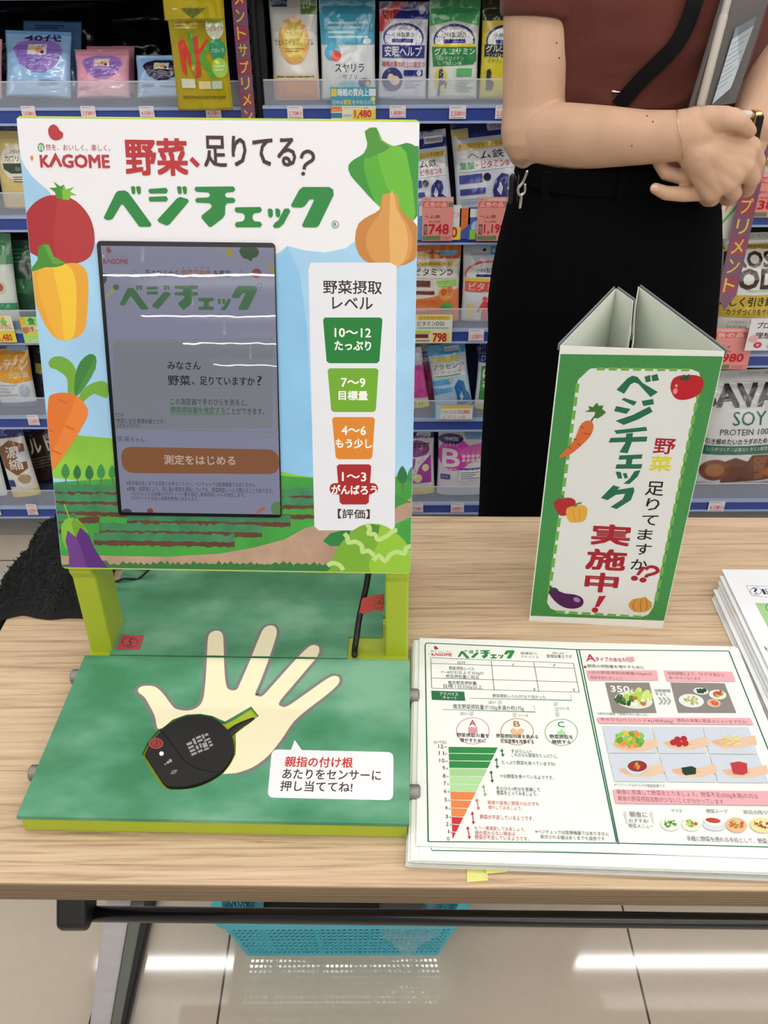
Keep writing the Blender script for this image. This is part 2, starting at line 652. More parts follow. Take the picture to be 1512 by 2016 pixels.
# ---------------- shelving run at Y = 2 m
SY = 2.0
def shelf_z(y):
    return at_y(756, y, SY).z
blue = mat('blue_enamel', '#33499a', .35, coat=.2)
blueL = mat('pale_blue_enamel', '#a3b6d6', .35)
dark = mat('shelf_inside', '#15171d', .7)
clear = mat('clear_acrylic', '#dfe6f2', .12, spec=.6, alpha=.20)
clear_edge_highlight = mat('acrylic_edge_highlight', '#e6ecf6', .15, spec=.7, alpha=.55)
BAYS = [  # x0, x1, rail centres (photo rows), word
    (-1.156, -0.2765, (226, 437, 661, 828, 1005), 'left-hand'),
    (-0.2455, 0.640, (224, 465, 661, 836, 1000), 'middle'),
    (0.648, 1.56, (226, 432, 711, 996), 'right-hand')]
SHELF_TOPS = []
for x0, x1, rows, word in BAYS:
    u = thing('shelf_unit', {'left-hand': 'blue shop shelf unit behind the green measuring stand, stocked with pouches',
                             'middle': 'blue shop shelf unit beside the standing person, stocked with supplement pouches',
                             'right-hand': 'blue shop shelf unit at the far edge holding large protein bags'}[word], 'shelf',
              ((x0 + x1) / 2, SY, 0), 'supplement shelf units')
    bm = bmesh.new()
    box(bm, (x0, SY + .40, .02), (x1, SY + .42, 2.0))
    link('back_panel', bm, dark, u)
    bm = bmesh.new()
    box(bm, (x0 + .012, SY + .06, 0), (x1 - .012, SY + .09, .075))
    link('kick_plate', bm, mat('kick_grey', '#8e8e8c', .5), u)
    zs = [shelf_z(r) for r in rows] + [shelf_z(-24)]
    for xs in (x0, x1 - .012):
        bm = bmesh.new()
        box(bm, (xs, SY + .03, 0), (xs + .012, SY + .40, 2.0))
        link('side_panel', bm, mat('black_enamel', '#15161a', .45), u)
    SHELF_TOPS.append([z + .017 for z in zs])
    for z in zs:
        bm = bmesh.new()
        box(bm, (x0 + .012, SY + .004, z + .004), (x1 - .012, SY + .40, z + .014))
        sh = link('shelf', bm, mat('shelf_enamel', '#4a5578', .4), u)
        bm = bmesh.new()
        box(bm, (x0 + .002, SY - .002, z - .0135), (x1 - .002, SY + .004, z + .011))
        link('price_rail', bm, blue, sh)
        bm = bmesh.new()
        box(bm, (x0 + .002, SY - .005, z + .011), (x1 - .002, SY + .006, z + .0165))
        box(bm, (x0 + .002, SY - .005, z - .018), (x1 - .002, SY + .006, z - .0135))
        link('rail_lip', bm, blueL, sh)
        bm = bmesh.new()
        box(bm, (x0 + .006, SY + .004, z + .017), (x1 - .006, SY + .0058, z + .062))
        gd = link('clear_front_guard', bm, clear, sh)
        bm = bmesh.new()
        box(bm, (x0 + .006, SY + .0036, z + .062), (x1 - .006, SY + .0062, z + .0645))  # pale strip put in as the highlight along the guard's top edge
        link('guard_edge_highlight', bm, clear_edge_highlight, sh)

# black slotted upright between the two left bays
bm = bmesh.new()
for xx in (-.2755, -.2565):
    box(bm, (xx, SY + .012, .02), (xx + .0095, SY + .03, 1.9))
zz = .05
while zz < 1.9:
    box(bm, (-.2670, SY + .012, zz), (-.2550, SY + .03, zz + .019))
    zz += .027
up = link('slotted_upright', bm, mat('black_enamel', '#15161a', .45), loc=(-.245, SY + .02, .02))
tag(up, 'black slotted steel upright standing between two blue shelf units', 'shelf upright')

# ================================================================== THE TABLE
def wood_mat(edge=False):
    m = bpy.data.materials.new('oak_laminate_edge' if edge else 'oak_laminate')
    m.use_nodes = True
    nt = m.node_tree
    b = nt.nodes['Principled BSDF']
    tc = nt.nodes.new('ShaderNodeTexCoord')
    mp = nt.nodes.new('ShaderNodeMapping')
    mp.inputs['Scale'].default_value = (1.6, 60, 160) if edge else (3.0, 110, 110)
    nz = nt.nodes.new('ShaderNodeTexNoise')
    nz.inputs['Scale'].default_value = 1.6
    nz.inputs['Detail'].default_value = 7
    nz.inputs['Roughness'].default_value = .68
    nz.inputs['Distortion'].default_value = .9
    rp = nt.nodes.new('ShaderNodeValToRGB')
    rp.color_ramp.elements[0].position, rp.color_ramp.elements[1].position = .33, .68
    rp.color_ramp.elements[0].color = lin('#6f5d48' if edge else '#a0846a')
    rp.color_ramp.elements[1].color = lin('#836f58' if edge else '#d8bfa3')
    e = rp.color_ramp.elements.new(.5)
    e.color = lin('#7a6750' if edge else '#c9ae90')
    nt.links.new(tc.outputs['Object'], mp.inputs[0])
    nt.links.new(mp.outputs[0], nz.inputs['Vector'])
    nt.links.new(nz.outputs['Fac'], rp.inputs[0])
    nt.links.new(rp.outputs[0], b.inputs['Base Color'])
    b.inputs['Roughness'].default_value = .5
    b.inputs['Specular IOR Level'].default_value = .3
    return m

TZ = 0.70
YAW = math.radians(-0.82)
cY, sY = math.cos(YAW), math.sin(YAW)
T0 = Vector((0, .500, 0))
def tb(u, w, z):                       # table coordinates: u along the front edge, w towards the back
    return Vector((T0.x + u * cY - w * sY, T0.y + u * sY + w * cY, z))
table = thing('folding_table', 'oak-patterned folding table carrying the green measuring stand and papers', 'table', tb(.2, .3, 0))
bm = bmesh.new()
loop = [tb(-.481, 0, TZ), tb(1.14, 0, TZ), tb(1.14, .6, TZ), tb(-.481, .6, TZ)]
prism(bm, loop, (0, 0, -.025))
link('tabletop', bm, wood_mat(), table, bevel=.0022)
# laminated edge band along the front, a separate strip of ply lines
bm = bmesh.new()
for k, (z0, z1_) in enumerate(((.6895, .6975), (.6855, .6890), (.6820, .6850), (.6785, .6815), (.6755, .6780))):
    prism(bm, [tb(-.481, -.0012, z1_), tb(1.14, -.0012, z1_), tb(1.14, .001, z1_), tb(-.481, .001, z1_)], (0, 0, z0 - z1_))
link('edge_band', bm, wood_mat(True), table)
blk = mat('black_plastic', '#131313', .42)
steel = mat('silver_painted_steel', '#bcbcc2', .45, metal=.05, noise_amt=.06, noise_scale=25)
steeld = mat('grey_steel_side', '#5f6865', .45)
# black stretcher bar under the front
bm = bmesh.new()
a, b_ = at_y(165, 1799, .52), at_y(1512, 1814, .508)
d = (b_ - a).normalized()
tube(bm, [a - d * .01, b_ + d * .5], .0076, n=24, cap=False)
link('stretcher_bar', bm, mat('black_tube', '#101011', .3, coat=.3), table, smooth=True)
def bracket(p):
    bm = bmesh.new()
    prof = [(.004, .690), (.050, .690), (.016, .640), (.006, .628), (-.010, .624), (-.026, .630), (-.030, .642)]
    prism(bm, [p + Vector((0, q[0], q[1] - .66)) for q in prof], (.029, 0, 0))
    return link('hinge_bracket', bm, blk, table, bevel=.004, segs=3)
c0 = at_y(150, 1799, .52)
bracket(Vector((c0.x - .010, .525, .66)))
bracket(Vector((1.02, .508, .66)))
# slanted silver legs
for xa, first_leg in ((None, True), (1.0, False)):
    top = at_y(246, 1772, .60)
    bot = at_z(200, 2060, .02)
    if not first_leg:
        off = Vector((1.0 - top.x, -.02, 0))
        top, bot = top + off, bot + off
    ax = (bot - top).normalized()
    top = top - ax * .02
    for nm, x0, x1, y0, y1, mm, in (('leg', -.020, .010, -.012, .012, steel),):
        bm = bmesh.new()
        nrm = Vector((1, 0, 0))
        w = ax.cross(nrm).normalized()
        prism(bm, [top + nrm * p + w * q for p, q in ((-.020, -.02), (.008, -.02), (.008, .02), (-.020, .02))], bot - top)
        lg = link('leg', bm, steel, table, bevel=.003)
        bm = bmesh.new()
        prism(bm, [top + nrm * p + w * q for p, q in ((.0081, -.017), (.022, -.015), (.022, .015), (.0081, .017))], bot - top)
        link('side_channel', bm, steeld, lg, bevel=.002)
        bm = bmesh.new()
        box(bm, (bot.x - .03, bot.y - .02, 0), (bot.x + .03, bot.y + .50, .02))
        link('foot', bm, blk, lg, bevel=.004)

# ================================================================== THE MEASURING STAND
lime = mat('lime_enamel', '#a9b92e', .38, coat=.15, noise_amt=.02)
limeL = mat('lime_edge', '#c3d13c', .38)
BZ = 0.725
kiosk = thing('measuring_stand', 'green and lime tabletop stand with a tilted picture board, screen and palm plate', 'display stand', (-.16, .78, TZ))
BF = Plane(at_z(32, 1607, BZ), at_z(806, 1622, BZ) - at_z(32, 1607, BZ), at_z(163, 1290, BZ) - at_z(32, 1607, BZ))
W0 = BF.uv(806, 1622)[0]
D0 = BF.uv(163, 1290)[1]
D1 = D0 + .215
# lower lime tray
bm = bmesh.new()
e1, e2 = BF.uv(211, 1187), BF.uv(244, 1121)
prism(bm, [BF.P(*p, -.004) for p in ((.002, .0025), (W0 - .002, .0025), (W0 - .002, D1), (e2[0], D1), e2, (e1[0], D0 + .072), (.002, D0 + .072))], (0, 0, -.0203))
link('base_tray', bm, lime, kiosk, bevel=.002)
for u, v in ((.03, .03), (W0 - .03, .03), (.03, D1 - .03), (W0 - .03, D1 - .03)):
    bm = bmesh.new()
    tube(bm, [BF.P(u, v, -.0249), BF.P(u, v, -.0240)], .012, n=20, cap=False)
    link('rubber_foot', bm, blk, kiosk)

def g4(*p): return [(20 + x / 1.844, 1220 + y / 1.844) for x, y in p]
CUT = g4((478, 490), (500, 445), (540, 398), (590, 363), (640, 345), (690, 342), (735, 350), (780, 370), (875, 315), (903, 350), (818, 415), (820, 450),
         (818, 490), (800, 525), (770, 562), (720, 592), (660, 612), (600, 618), (558, 610), (520, 560), (485, 500))
CUT = spline(CUT[:9], 3) + [CUT[9]] + spline(CUT[10:] + CUT[:1], 3)[:-1]
cut_uv = [BF.uv(*p) for p in CUT]
def green_mat():
    m = bpy.data.materials.new('brushed_green_print')
    m.use_nodes = True
    nt = m.node_tree
    b = nt.nodes['Principled BSDF']
    tc = nt.nodes.new('ShaderNodeTexCoord')
    mp = nt.nodes.new('ShaderNodeMapping')
    mp.inputs['Scale'].default_value = (1, 1.6, 1)
    nz = nt.nodes.new('ShaderNodeTexNoise')
    nz.inputs['Scale'].default_value = 9
    nz.inputs['Detail'].default_value = 4
    nz.inputs['Roughness'].default_value = .5
    rp = nt.nodes.new('ShaderNodeValToRGB')
    rp.color_ramp.elements[0].position, rp.color_ramp.elements[1].position = .36, .66
    rp.color_ramp.elements[0].color = lin('#3d7f58')
    rp.color_ramp.elements[1].color = lin('#76aa8c')
    e = rp.color_ramp.elements.new(.5)
    e.color = lin('#529370')
    nt.links.new(tc.outputs['Object'], mp.inputs[0])
    nt.links.new(mp.outputs[0], nz.inputs['Vector'])
    nt.links.new(nz.outputs['Fac'], rp.inputs[0])
    nt.links.new(rp.outputs[0], b.inputs['Base Color'])
    b.inputs['Roughness'].default_value = .4
    b.inputs['Specular IOR Level'].default_value = .35
    return m
greenb = green_mat()

HAND = g4((590, 363), (540, 398), (525, 350), (505, 310), (488, 282), (466, 264), (468, 248), (492, 240), (528, 245), (558, 272), (580, 302), (602, 324), (645, 330), (680, 318),
          (700, 290), (708, 235), (713, 165), (716, 100), (720, 60), (735, 43), (758, 41), (772, 56), (775, 100), (777, 165), (782, 225), (792, 252), (820, 255), (835, 230), (872, 145),
          (900, 75), (918, 36), (938, 22), (960, 25), (968, 48), (955, 95), (938, 145), (910, 220), (890, 268), (897, 277), (918, 275), (960, 230), (1030, 152), (1080, 102), (1105, 92),
          (1122, 103), (1116, 132), (1085, 170), (1030, 235), (978, 298), (985, 315), (1010, 312), (1080, 264), (1150, 215), (1180, 204), (1195, 214), (1190, 235), (1150, 272), (1085, 322),
          (1030, 370), (985, 435), (935, 496), (880, 536), (822, 557), (772, 561), (800, 525), (818, 490), (820, 450), (818, 415), (903, 350), (875, 315), (780, 370), (735, 350), (690, 342), (640, 345))
NH = 62                      # the last points of HAND follow the sensor recess
HAND = spline(HAND[:NH + 1], 4) + HAND[NH + 1:]
NH = NH * 4
ivory, halo = '#ece4c2', '#7c7878'

# front plate (green) with the palm recess cut through it
bm = bmesh.new()
R_ = .004
prism(bm, [BF.P(0, 0), BF.P(W0, 0), BF.P(W0, D0), BF.P(0, D0)], (0, 0, -.0045), holes=[[BF.P(*p) for p in cut_uv]])
for f in bm.faces:
    if len(f.verts) == 4 and abs(f.normal.z) < .5:
        f.material_index = 0
mats = [greenb]
pr = Print(BF.P, BF.uv, 'panel', clip=(.0, .0, W0, D0 - .0006), bm=bm, mats=mats)
pr.line(HAND[4:NH + 1], 14, halo)
pr.poly(HAND, ivory)
# speech bubble
pr.poly(g4((1033, 437), (1062, 478), (1018, 476)), '#e8eaee')
pr.poly(round_poly(g4((950, 471), (1392, 481), (1390, 656), (934, 646)), 13), '#e8eaee')
pr.text('親指の付け根', 561, 1490, 695, 1511, '#c23a32', .03)
pr.text('あたりをセンサーに', 556, 1515, 750, 1535, '#4a3630', .02)
pr.text('押し当ててね!', 552, 1538, 694, 1559, '#4a3630', .02)
pl = link('palm_plate', bm, mats, kiosk)
# lime floor and walls of the recess
bm = bmesh.new()
cc = Vector((sum(p[0] for p in cut_uv) / len(cut_uv), sum(p[1] for p in cut_uv) / len(cut_uv)))
big = [(cc.x + (p[0] - cc.x) * 1.06, cc.y + (p[1] - cc.y) * 1.06) for p in cut_uv]
prism(bm, [BF.P(p[0], p[1], -.0038) for p in big], (0, 0, -.0012))
link('sensor_recess', bm, lime, kiosk)

# rear deck, 2 mm lower, with cut-outs for the posts and the cable
DZ = BZ - .002
DF = Plane(at_z(163, 1290, DZ), at_z(806, 1300, DZ) - at_z(163, 1290, DZ), BF.V)
bm = bmesh.new()
u1, u2 = DF.uv(216, 1288)[0], DF.uv(683, 1297)[0]
u3 = W0 - .004
v0, vc = .002, DF.uv(690, 1253)[1]
vl = .05
deck = [(u1, v0), (u2, v0), (u2, vc), (u3 - .0255, vc), (u3 - .0255, .075), (u3, .075), (u3, .21), (DF.uv(244, 1121)[0], .21), DF.uv(244, 1121), DF.uv(211, 1187), (u1, .066)]
prism(bm, [DF.P(*p) for p in deck], (0, 0, -.005))
mats = [greenb]
pr = Print(DF.P, DF.uv, 'panel', clip=(u1, v0 + .001, u2, .2), bm=bm, mats=mats)
pr.line(HAND[4:NH + 1], 13, halo)
pr.poly(HAND, ivory)
dk = link('rear_deck', bm, mats, kiosk, bevel=.0)
bm = bmesh.new()
pr = Print(DF.P, DF.uv, 'film', bm=bm, mats=[], lift=.0004)
pr.poly([(240, 1250), (284, 1251), (276, 1279), (229, 1279)], '#96333c')
pr.ring(256, 1265, 15, 9.5, 1.6, '#3a1a20')
pr.text('5', 252, 1258, 261, 1272, '#3a1a20', 0)
tag(link('red_sticker', bm, pr.mats, dk), 'red sticker marked with a circled 5')

# posts
def post(xl, xr, ya):
    bm = bmesh.new()
    y0 = ya
    prof = [(y0 - .004, .862), (y0 - .001, .842), (y0 + .004, .832), (y0 + .005, .7045), (y0 + .060, .7045), (y0 + .060, .875)]
    prism(bm, [Vector((xl, p[0], p[1])) for p in prof], (xr - xl, 0, 0))
    return link('post', bm, lime, kiosk, bevel=.0025)
post(-.3432, -.3175, .786)
post(.0010, .0272, .777)

# thumb screws on both sides
knob = mat('knurled_nickel', '#8f8f8b', .45, metal=.8, bump=.0006, bump_scale=900)
for u, v, sx in ((-.0008, .200, -1), (-.0008, .062, -1), (W0 + .0008, .178, 1), (W0 + .0008, .046, 1)):
    p = BF.P(u, v, -.0125)
    bm = bmesh.new()
    tube(bm, [p + BF.U * -.002 * sx, p + BF.U * .0085 * sx], .0085, n=30, cap=False)
    tube(bm, [p + BF.U * .0085 * sx, p + BF.U * .0100 * sx], [.0085, .0068], n=30, cap=False)
    link('thumb_screw', bm, knob, kiosk)

# tilted picture board
PB = Plane(at_y(122, 1117, .7785), at_y(808, 1128, .7705) - at_y(122, 1117, .7785), Vector((0, .129, .4255)))
PW = PB.uv(808, 1128)[0]
PH = PB.uv(420, 236)[1]
TH = .016
bm = bmesh.new()
def rrect_uv(u0, v0_, u1_, v1_, r, n=4):
    pts = []
    for cx, cy, a0 in ((u0 + r, v0_ + r, 180), (u1_ - r, v0_ + r, 270), (u1_ - r, v1_ - r, 0), (u0 + r, v1_ - r, 90)):
        for k in range(n + 1):
            a = math.radians(a0 + 90 * k / n)
            pts.append((cx + r * math.cos(a), cy + r * math.sin(a)))
    return pts
prism(bm, [PB.P(u, v, -.0006) for u, v in rrect_uv(0, -.0015, PW, PH + .0018, .004)], -PB.N * TH)
board = link('picture_board', bm, limeL, kiosk)
bm = bmesh.new()
prism(bm, [PB.P(u, v, -TH - .0008) for u, v in rrect_uv(.03, .05, PW - .03, PH - .04, .01)], -PB.N * .03)
link('rear_housing', bm, lime, board)

def sky_mat():
    m = mat('printed_sky', '#9ec9e8', .42, noise_amt=.10, noise_scale=14)
    return m
def field(name, col, sc=22, amt=.14):
    return mat(name, col, .42, noise_amt=amt, noise_scale=sc)
bm = bmesh.new()
pr = Print(PB.P, PB.uv, 'panel', clip=(.0006, .0004, PW - .0006, PH - .0004), bm=bm, mats=[])
pr.clip = None
pr.uvpoly(rrect_uv(0, 0, PW, PH, .004), sky_mat())
pr.clip = (.0003, .0003, PW - .0003, PH - .0003)
WHT = '#e6e6ea'
# white cloud behind the headline
pr.poly([(20, 230), (830, 230), (830, 470), (800, 480), (760, 480), (705, 470), (680, 489), (640, 497), (600, 493), (566, 484), (545, 500), (520, 500), (200, 500), (178, 460), (150, 430), (118, 405), (95, 375), (84, 366), (62, 346),
         (48, 325), (36, 300), (20, 290)], WHT)
# snow-topped hills, meadow, fields
pr.poly([(540, 520), (566, 484), (590, 540), (604, 640), (612, 800), (622, 945), (540, 940)], field('printed_pale_sky', '#86bde2', 10, .1))
pr.poly([(95, 860), (140, 856), (215, 862), (240, 868), (300, 900), (300, 960), (95, 940)], field('printed_meadow', '#86bf3e'))
pr.poly([(540, 925), (580, 934), (625, 941), (830, 936), (830, 1020), (540, 1020)], field('printed_meadow', '#86bf3e'))
gf = field('printed_field', '#3f9a3c', 26, .16)
pr.poly([(95, 950), (230, 942), (300, 936), (540, 934), (570, 938), (625, 941), (830, 937), (830, 1135), (95, 1135)], gf)
dg_ = field('printed_crop', '#3c7f55', 60, .2)
soil = mat('printed_soil', '#5d3a2a', .42, noise_amt=.2, noise_scale=90)
rr = random.Random(3)
def furrow(x0, x1, y, dy, thick, crop):
    n = max(8, int((x1 - x0) / 6))
    top = [(x0 + (x1 - x0) * i / n, y + dy * i / n - thick - rr.uniform(0, 3)) for i in range(n + 1)]
    bot = [(x0 + (x1 - x0) * i / n, y + dy * i / n + rr.uniform(-1.5, 2)) for i in range(n, -1, -1)]
    if crop:
        ct = [(x, yy - 14 - 5 * noise.noise(Vector((x * .06, yy, 0))) - rr.uniform(0, 2)) for x, yy in top]
        pr.poly(ct + [(x, yy + 2) for x, yy in reversed(top)], dg_)
    pr.poly(top + bot, soil)
for a in ((95, 245, 975, 2, 6, 1), (95, 245, 994, 2, 6, 1), (95, 250, 1014, 2, 6, 1), (95, 150, 1034, -2, 5, 1), (155, 196, 1031, -2, 11, 0), (95, 125, 1050, 0, 5, 1),
          (556, 640, 984, 0, 6, 1), (556, 640, 1002, 0, 6, 1), (230, 640, 1018, 4, 7, 0), (250, 572, 1034, 4, 8, 1), (195, 516, 1053, 5, 8, 1), (185, 462, 1073, 4, 8, 1)):
    furrow(*a)
path = mat('printed_path', '#b2937c', .42, noise_amt=.16, noise_scale=35)
pr.poly([(95, 1094), (200, 1094), (330, 1096), (430, 1090), (500, 1078), (560, 1062), (600, 1040), (640, 1030), (720, 1022), (780, 1000), (800, 985), (830, 968), (830, 1010), (780, 1030),
         (760, 1060), (760, 1135), (95, 1135)], path)
pr.poly([(776, 1000), (800, 990), (812, 990), (790, 978), (776, 970)], '#3f8f3c')
pr.poly([(636, 1065), (650, 1050), (690, 1040), (690, 1075), (650, 1075)], '#2f7d3e')
tip = []
x = 210
while x < 650:
    tip += [(x, 1110 - rr.uniform(0, 7)), (x + 7, 1113 - rr.uniform(0, 3))]
    x += rr.uniform(9, 17)
pr.poly([(120, 1112), (150, 1109)] + tip + [(660, 1135), (120, 1135)], '#37733c')
for tx, ty, s in ((129, 928, 1), (152, 930, .95), (176, 931, 1), (199, 929, 1), (221, 930, .9), (792, 936, 1.2), (811, 936, 1.1)):
    pr.line([(tx, ty), (tx + 1, ty + 24 * s)], 2.2, '#7a5a3a')
    pr.poly([(tx, ty - 16 * s), (tx + 7 * s, ty - 5 * s), (tx + 8 * s, ty + 4 * s), (tx + 4 * s, ty + 12 * s), (tx - 4 * s, ty + 12 * s), (tx - 8 * s, ty + 4 * s), (tx - 7 * s, ty - 5 * s)],
            '#3b8a4a' if int(tx) % 2 else '#2f7040', 2)
# tomato
pr.poly([(43, 470), (48, 430), (62, 405), (84, 389), (108, 384), (136, 390), (160, 405), (178, 430), (186, 460), (184, 490), (172, 510), (140, 520), (90, 512), (50, 490)], '#a63136', 3)
pr.poly([(118, 386), (150, 396), (176, 426), (186, 460), (184, 490), (172, 510), (140, 520), (116, 515), (106, 470), (110, 420)], '#ac3a3b', 3)
pr.poly([(97, 370), (112, 369), (105, 357), (119, 367), (126, 363), (130, 373), (146, 368), (138, 377), (152, 385), (140, 384), (136, 394), (124, 393), (111, 389), (108, 378)], '#4b8f37')
pr.poly([(126, 363), (130, 373), (146, 368), (138, 377), (152, 385), (140, 384), (136, 394), (124, 393), (122, 378)], '#7cb63c')
# yellow pepper
pr.poly([(58, 545), (66, 532), (90, 522), (120, 520), (150, 518), (168, 530), (174, 555), (173, 600), (168, 645), (155, 662), (135, 668), (115, 668), (95, 650), (75, 610), (62, 575)], '#e0a23a', 3)
pr.poly([(75, 533), (105, 524), (124, 640), (126, 667), (112, 664), (92, 620), (78, 575)], '#e6ad3c', 3)
pr.poly([(105, 524), (136, 524), (150, 560), (148, 650), (136, 668), (126, 667), (120, 600)], '#ecc23c', 3)
pr.poly([(76, 486), (96, 481), (106, 505), (130, 518), (110, 526), (90, 526), (66, 534), (60, 530), (74, 512)], '#4a8a36', 2)
pr.poly([(86, 484), (96, 481), (106, 505), (130, 518), (105, 520)], '#5f9f3f')
# carrot
pr.poly([(96, 712), (108, 702), (128, 704), (146, 720), (152, 745), (148, 782), (134, 776), (132, 745), (112, 728), (100, 724)], '#6fa43a', 3)
pr.poly([(148, 782), (148, 740), (158, 712), (176, 697), (189, 702), (188, 725), (172, 755)], '#3f7d3c', 2)
pr.poly([(148, 782), (165, 745), (188, 705), (189, 725), (172, 755)], '#4b8b43')
pr.poly([(154, 786), (168, 762), (196, 750), (212, 756), (211, 784), (186, 775), (170, 786), (160, 794)], '#6fa43a', 2)
pr.poly([(95, 790), (104, 776), (130, 773), (152, 780), (170, 800), (172, 820), (150, 860), (120, 905), (98, 925), (92, 860)], '#d9732f', 3)
pr.poly([(150, 780), (168, 797), (173, 815), (150, 860), (120, 905), (98, 925), (104, 890), (140, 810)], '#e08038', 2)
for q in (((114, 786), (132, 794)), ((128, 838), (146, 846)), ((92, 845), (106, 850)), ((102, 886), (120, 894))):
    pr.line(q, 3.2, '#c2622c')
# aubergine
pr.line([(127, 993), (140, 1030)], 2.4, '#8cc03e')
pr.poly([(121, 1045), (123, 1030), (135, 1019), (152, 1022), (166, 1036), (174, 1052), (168, 1080), (130, 1080)], '#7fb53c', 2)
pr.poly([(140, 1030), (146, 1020), (166, 1036), (174, 1052), (160, 1070), (150, 1060)], '#6f9a35')
pr.poly([(129, 1065), (133, 1044), (150, 1058), (158, 1038), (176, 1054), (184, 1075), (198, 1098), (214, 1120), (136, 1120), (136, 1090)], '#5a2d78')
pr.poly([(129, 1065), (133, 1044), (150, 1058), (160, 1080), (172, 1120), (136, 1120), (136, 1090)], '#6c3f88')
# green pepper
pr.poly([(718, 258), (741, 251), (752, 275), (775, 288), (800, 281), (818, 288), (826, 300), (826, 420), (790, 436), (740, 400), (712, 370), (690, 345), (686, 325), (700, 312), (716, 302), (724, 280)], '#3f8f3c', 2)
pr.poly([(718, 258), (741, 251), (752, 275), (770, 288), (795, 300), (812, 430), (790, 436), (740, 400), (716, 330), (722, 300), (724, 280)], '#56a838', 2)
pr.poly([(741, 251), (752, 275), (775, 288), (800, 300), (818, 420), (800, 436), (772, 390), (752, 340), (742, 300)], '#69b53a', 2)
pr.poly([(718, 258), (741, 251), (748, 276), (768, 290), (740, 305), (716, 312), (724, 285)], '#4f8f3a', 2)
# onion
pr.poly([(754, 383), (782, 383), (786, 408), (806, 430), (824, 450), (824, 500), (800, 520), (770, 523), (730, 520), (706, 500), (699, 470), (706, 440), (728, 424), (748, 412)], '#bf8142', 2)
pr.poly([(754, 383), (782, 383), (785, 410), (802, 440), (812, 470), (806, 508), (784, 522), (745, 522), (722, 490), (724, 455), (744, 425), (752, 410)], '#cd9450', 2)
pr.poly([(768, 384), (776, 384), (781, 412), (796, 440), (804, 475), (795, 515), (768, 522)], '#dbab68', 2)
# level card
pr.poly([(612, 517), (768, 517), (781, 524), (781, 540), (777, 1038), (770, 1044), (628, 1044), (619, 1036), (607, 530)], '#dfe1e8')
pr.text('野菜摂取', 636, 552, 752, 579, '#3c2a26', .02)
pr.text('レベル', 654, 585, 734, 609, '#3c2a26', .02)
for (x0, x1, x2, x3, y0, y1), c, a, b in (((636, 753, 747, 643, 625, 715), '#1f7a35', '10〜12', 'たっぷり'), ((645, 745, 740, 652, 725, 811), '#6fa72d', '7〜9', '目標量'),
                                       ((654, 738, 733, 661, 821, 904), '#d8842f', '4〜6', 'もう少し'), ((663, 731, 726, 669, 914, 993), '#a52426', '1〜3', 'がんばろう')):
    pr.poly([(x0 + 4, y0), (x1 - 4, y0), (x1, y0 + 4), (x2, y1 - 4), (x2 - 5, y1), (x3 + 5, y1), (x3, y1 - 4), (x0, y0 + 4)], c)
    xc, yc = (x0 + x1 + x2 + x3) / 4, (y0 + y1) / 2
    if b == 'がんばろう':
        pr.rect(649, 951, 744, 973, c, 10)
    wa = 36 if len(a) > 4 else 24
    pr.text(a, xc - wa, yc - 24, xc + wa, yc - 6, '#eef0ea', .03)
    wb = {4: 36, 3: 29, 5: 45}[len(b)]
    pr.text(b, xc - wb, yc + 1, xc + wb, yc + 20, '#eef0ea', .035)
pr.text('【評価】', 665, 1002, 728, 1021, '#3c2a26', .02)
# cabbage
pr.poly([(650, 1120), (658, 1092), (672, 1068), (695, 1044), (722, 1031), (750, 1034), (782, 1050), (805, 1078), (815, 1130), (650, 1130)], '#76a834', 2)
pr.poly([(736, 1032), (760, 1036), (788, 1056), (806, 1080), (815, 1130), (730, 1130), (734, 1090), (748, 1060)], '#8fbf3a', 2)
pr.poly([(722, 1031), (748, 1034), (742, 1064), (732, 1056)], '#4f8a35')
LT = '#b9d682'
pr.line(spline([(722, 1031), (728, 1040), (726, 1050), (738, 1052), (744, 1062), (756, 1058), (766, 1052), (772, 1046), (782, 1043)], 3), 9, LT)
pr.line(spline([(678, 1050), (684, 1058), (686, 1068), (700, 1066), (712, 1074), (714, 1086), (726, 1084), (736, 1094)], 3), 9, LT)
pr.line(spline([(735, 1103), (746, 1094), (758, 1104), (768, 1092), (782, 1086), (796, 1090), (800, 1078), (814, 1074)], 3), 9, LT)
pr.line(spline([(645, 1114), (654, 1108), (668, 1112), (676, 1122)], 3), 9, LT)
# headline, maker's mark
maker_mark(pr, 60, 246, 217, 331, '#b23a3f', '#3f8f4e', '#d98c4a')
pr.text('野菜', 246, 272, 370, 346, '#b23338', .035)
pr.line([(376, 312), (391, 327)], 9, '#b23338')
pr.text('足りてる', 401, 268, 583, 330, '#46332f', .022)
pr.line(spline([(593, 312), (597, 302), (607, 298), (616, 304), (616, 314), (606, 321), (600, 327), (599, 334)], 4), 6.5, '#46332f')
pr.ell(597, 342, 4, 4, '#46332f')
logo(pr, 204, 366, 657, 449.5, '#2f8442')
pr.ring(660, 442, 6.5, 7, 1.2, '#2f8442')
pr.text('R', 657, 438, 663, 446, '#2f8442', .02)
link('printed_face', bm, pr.mats, board)

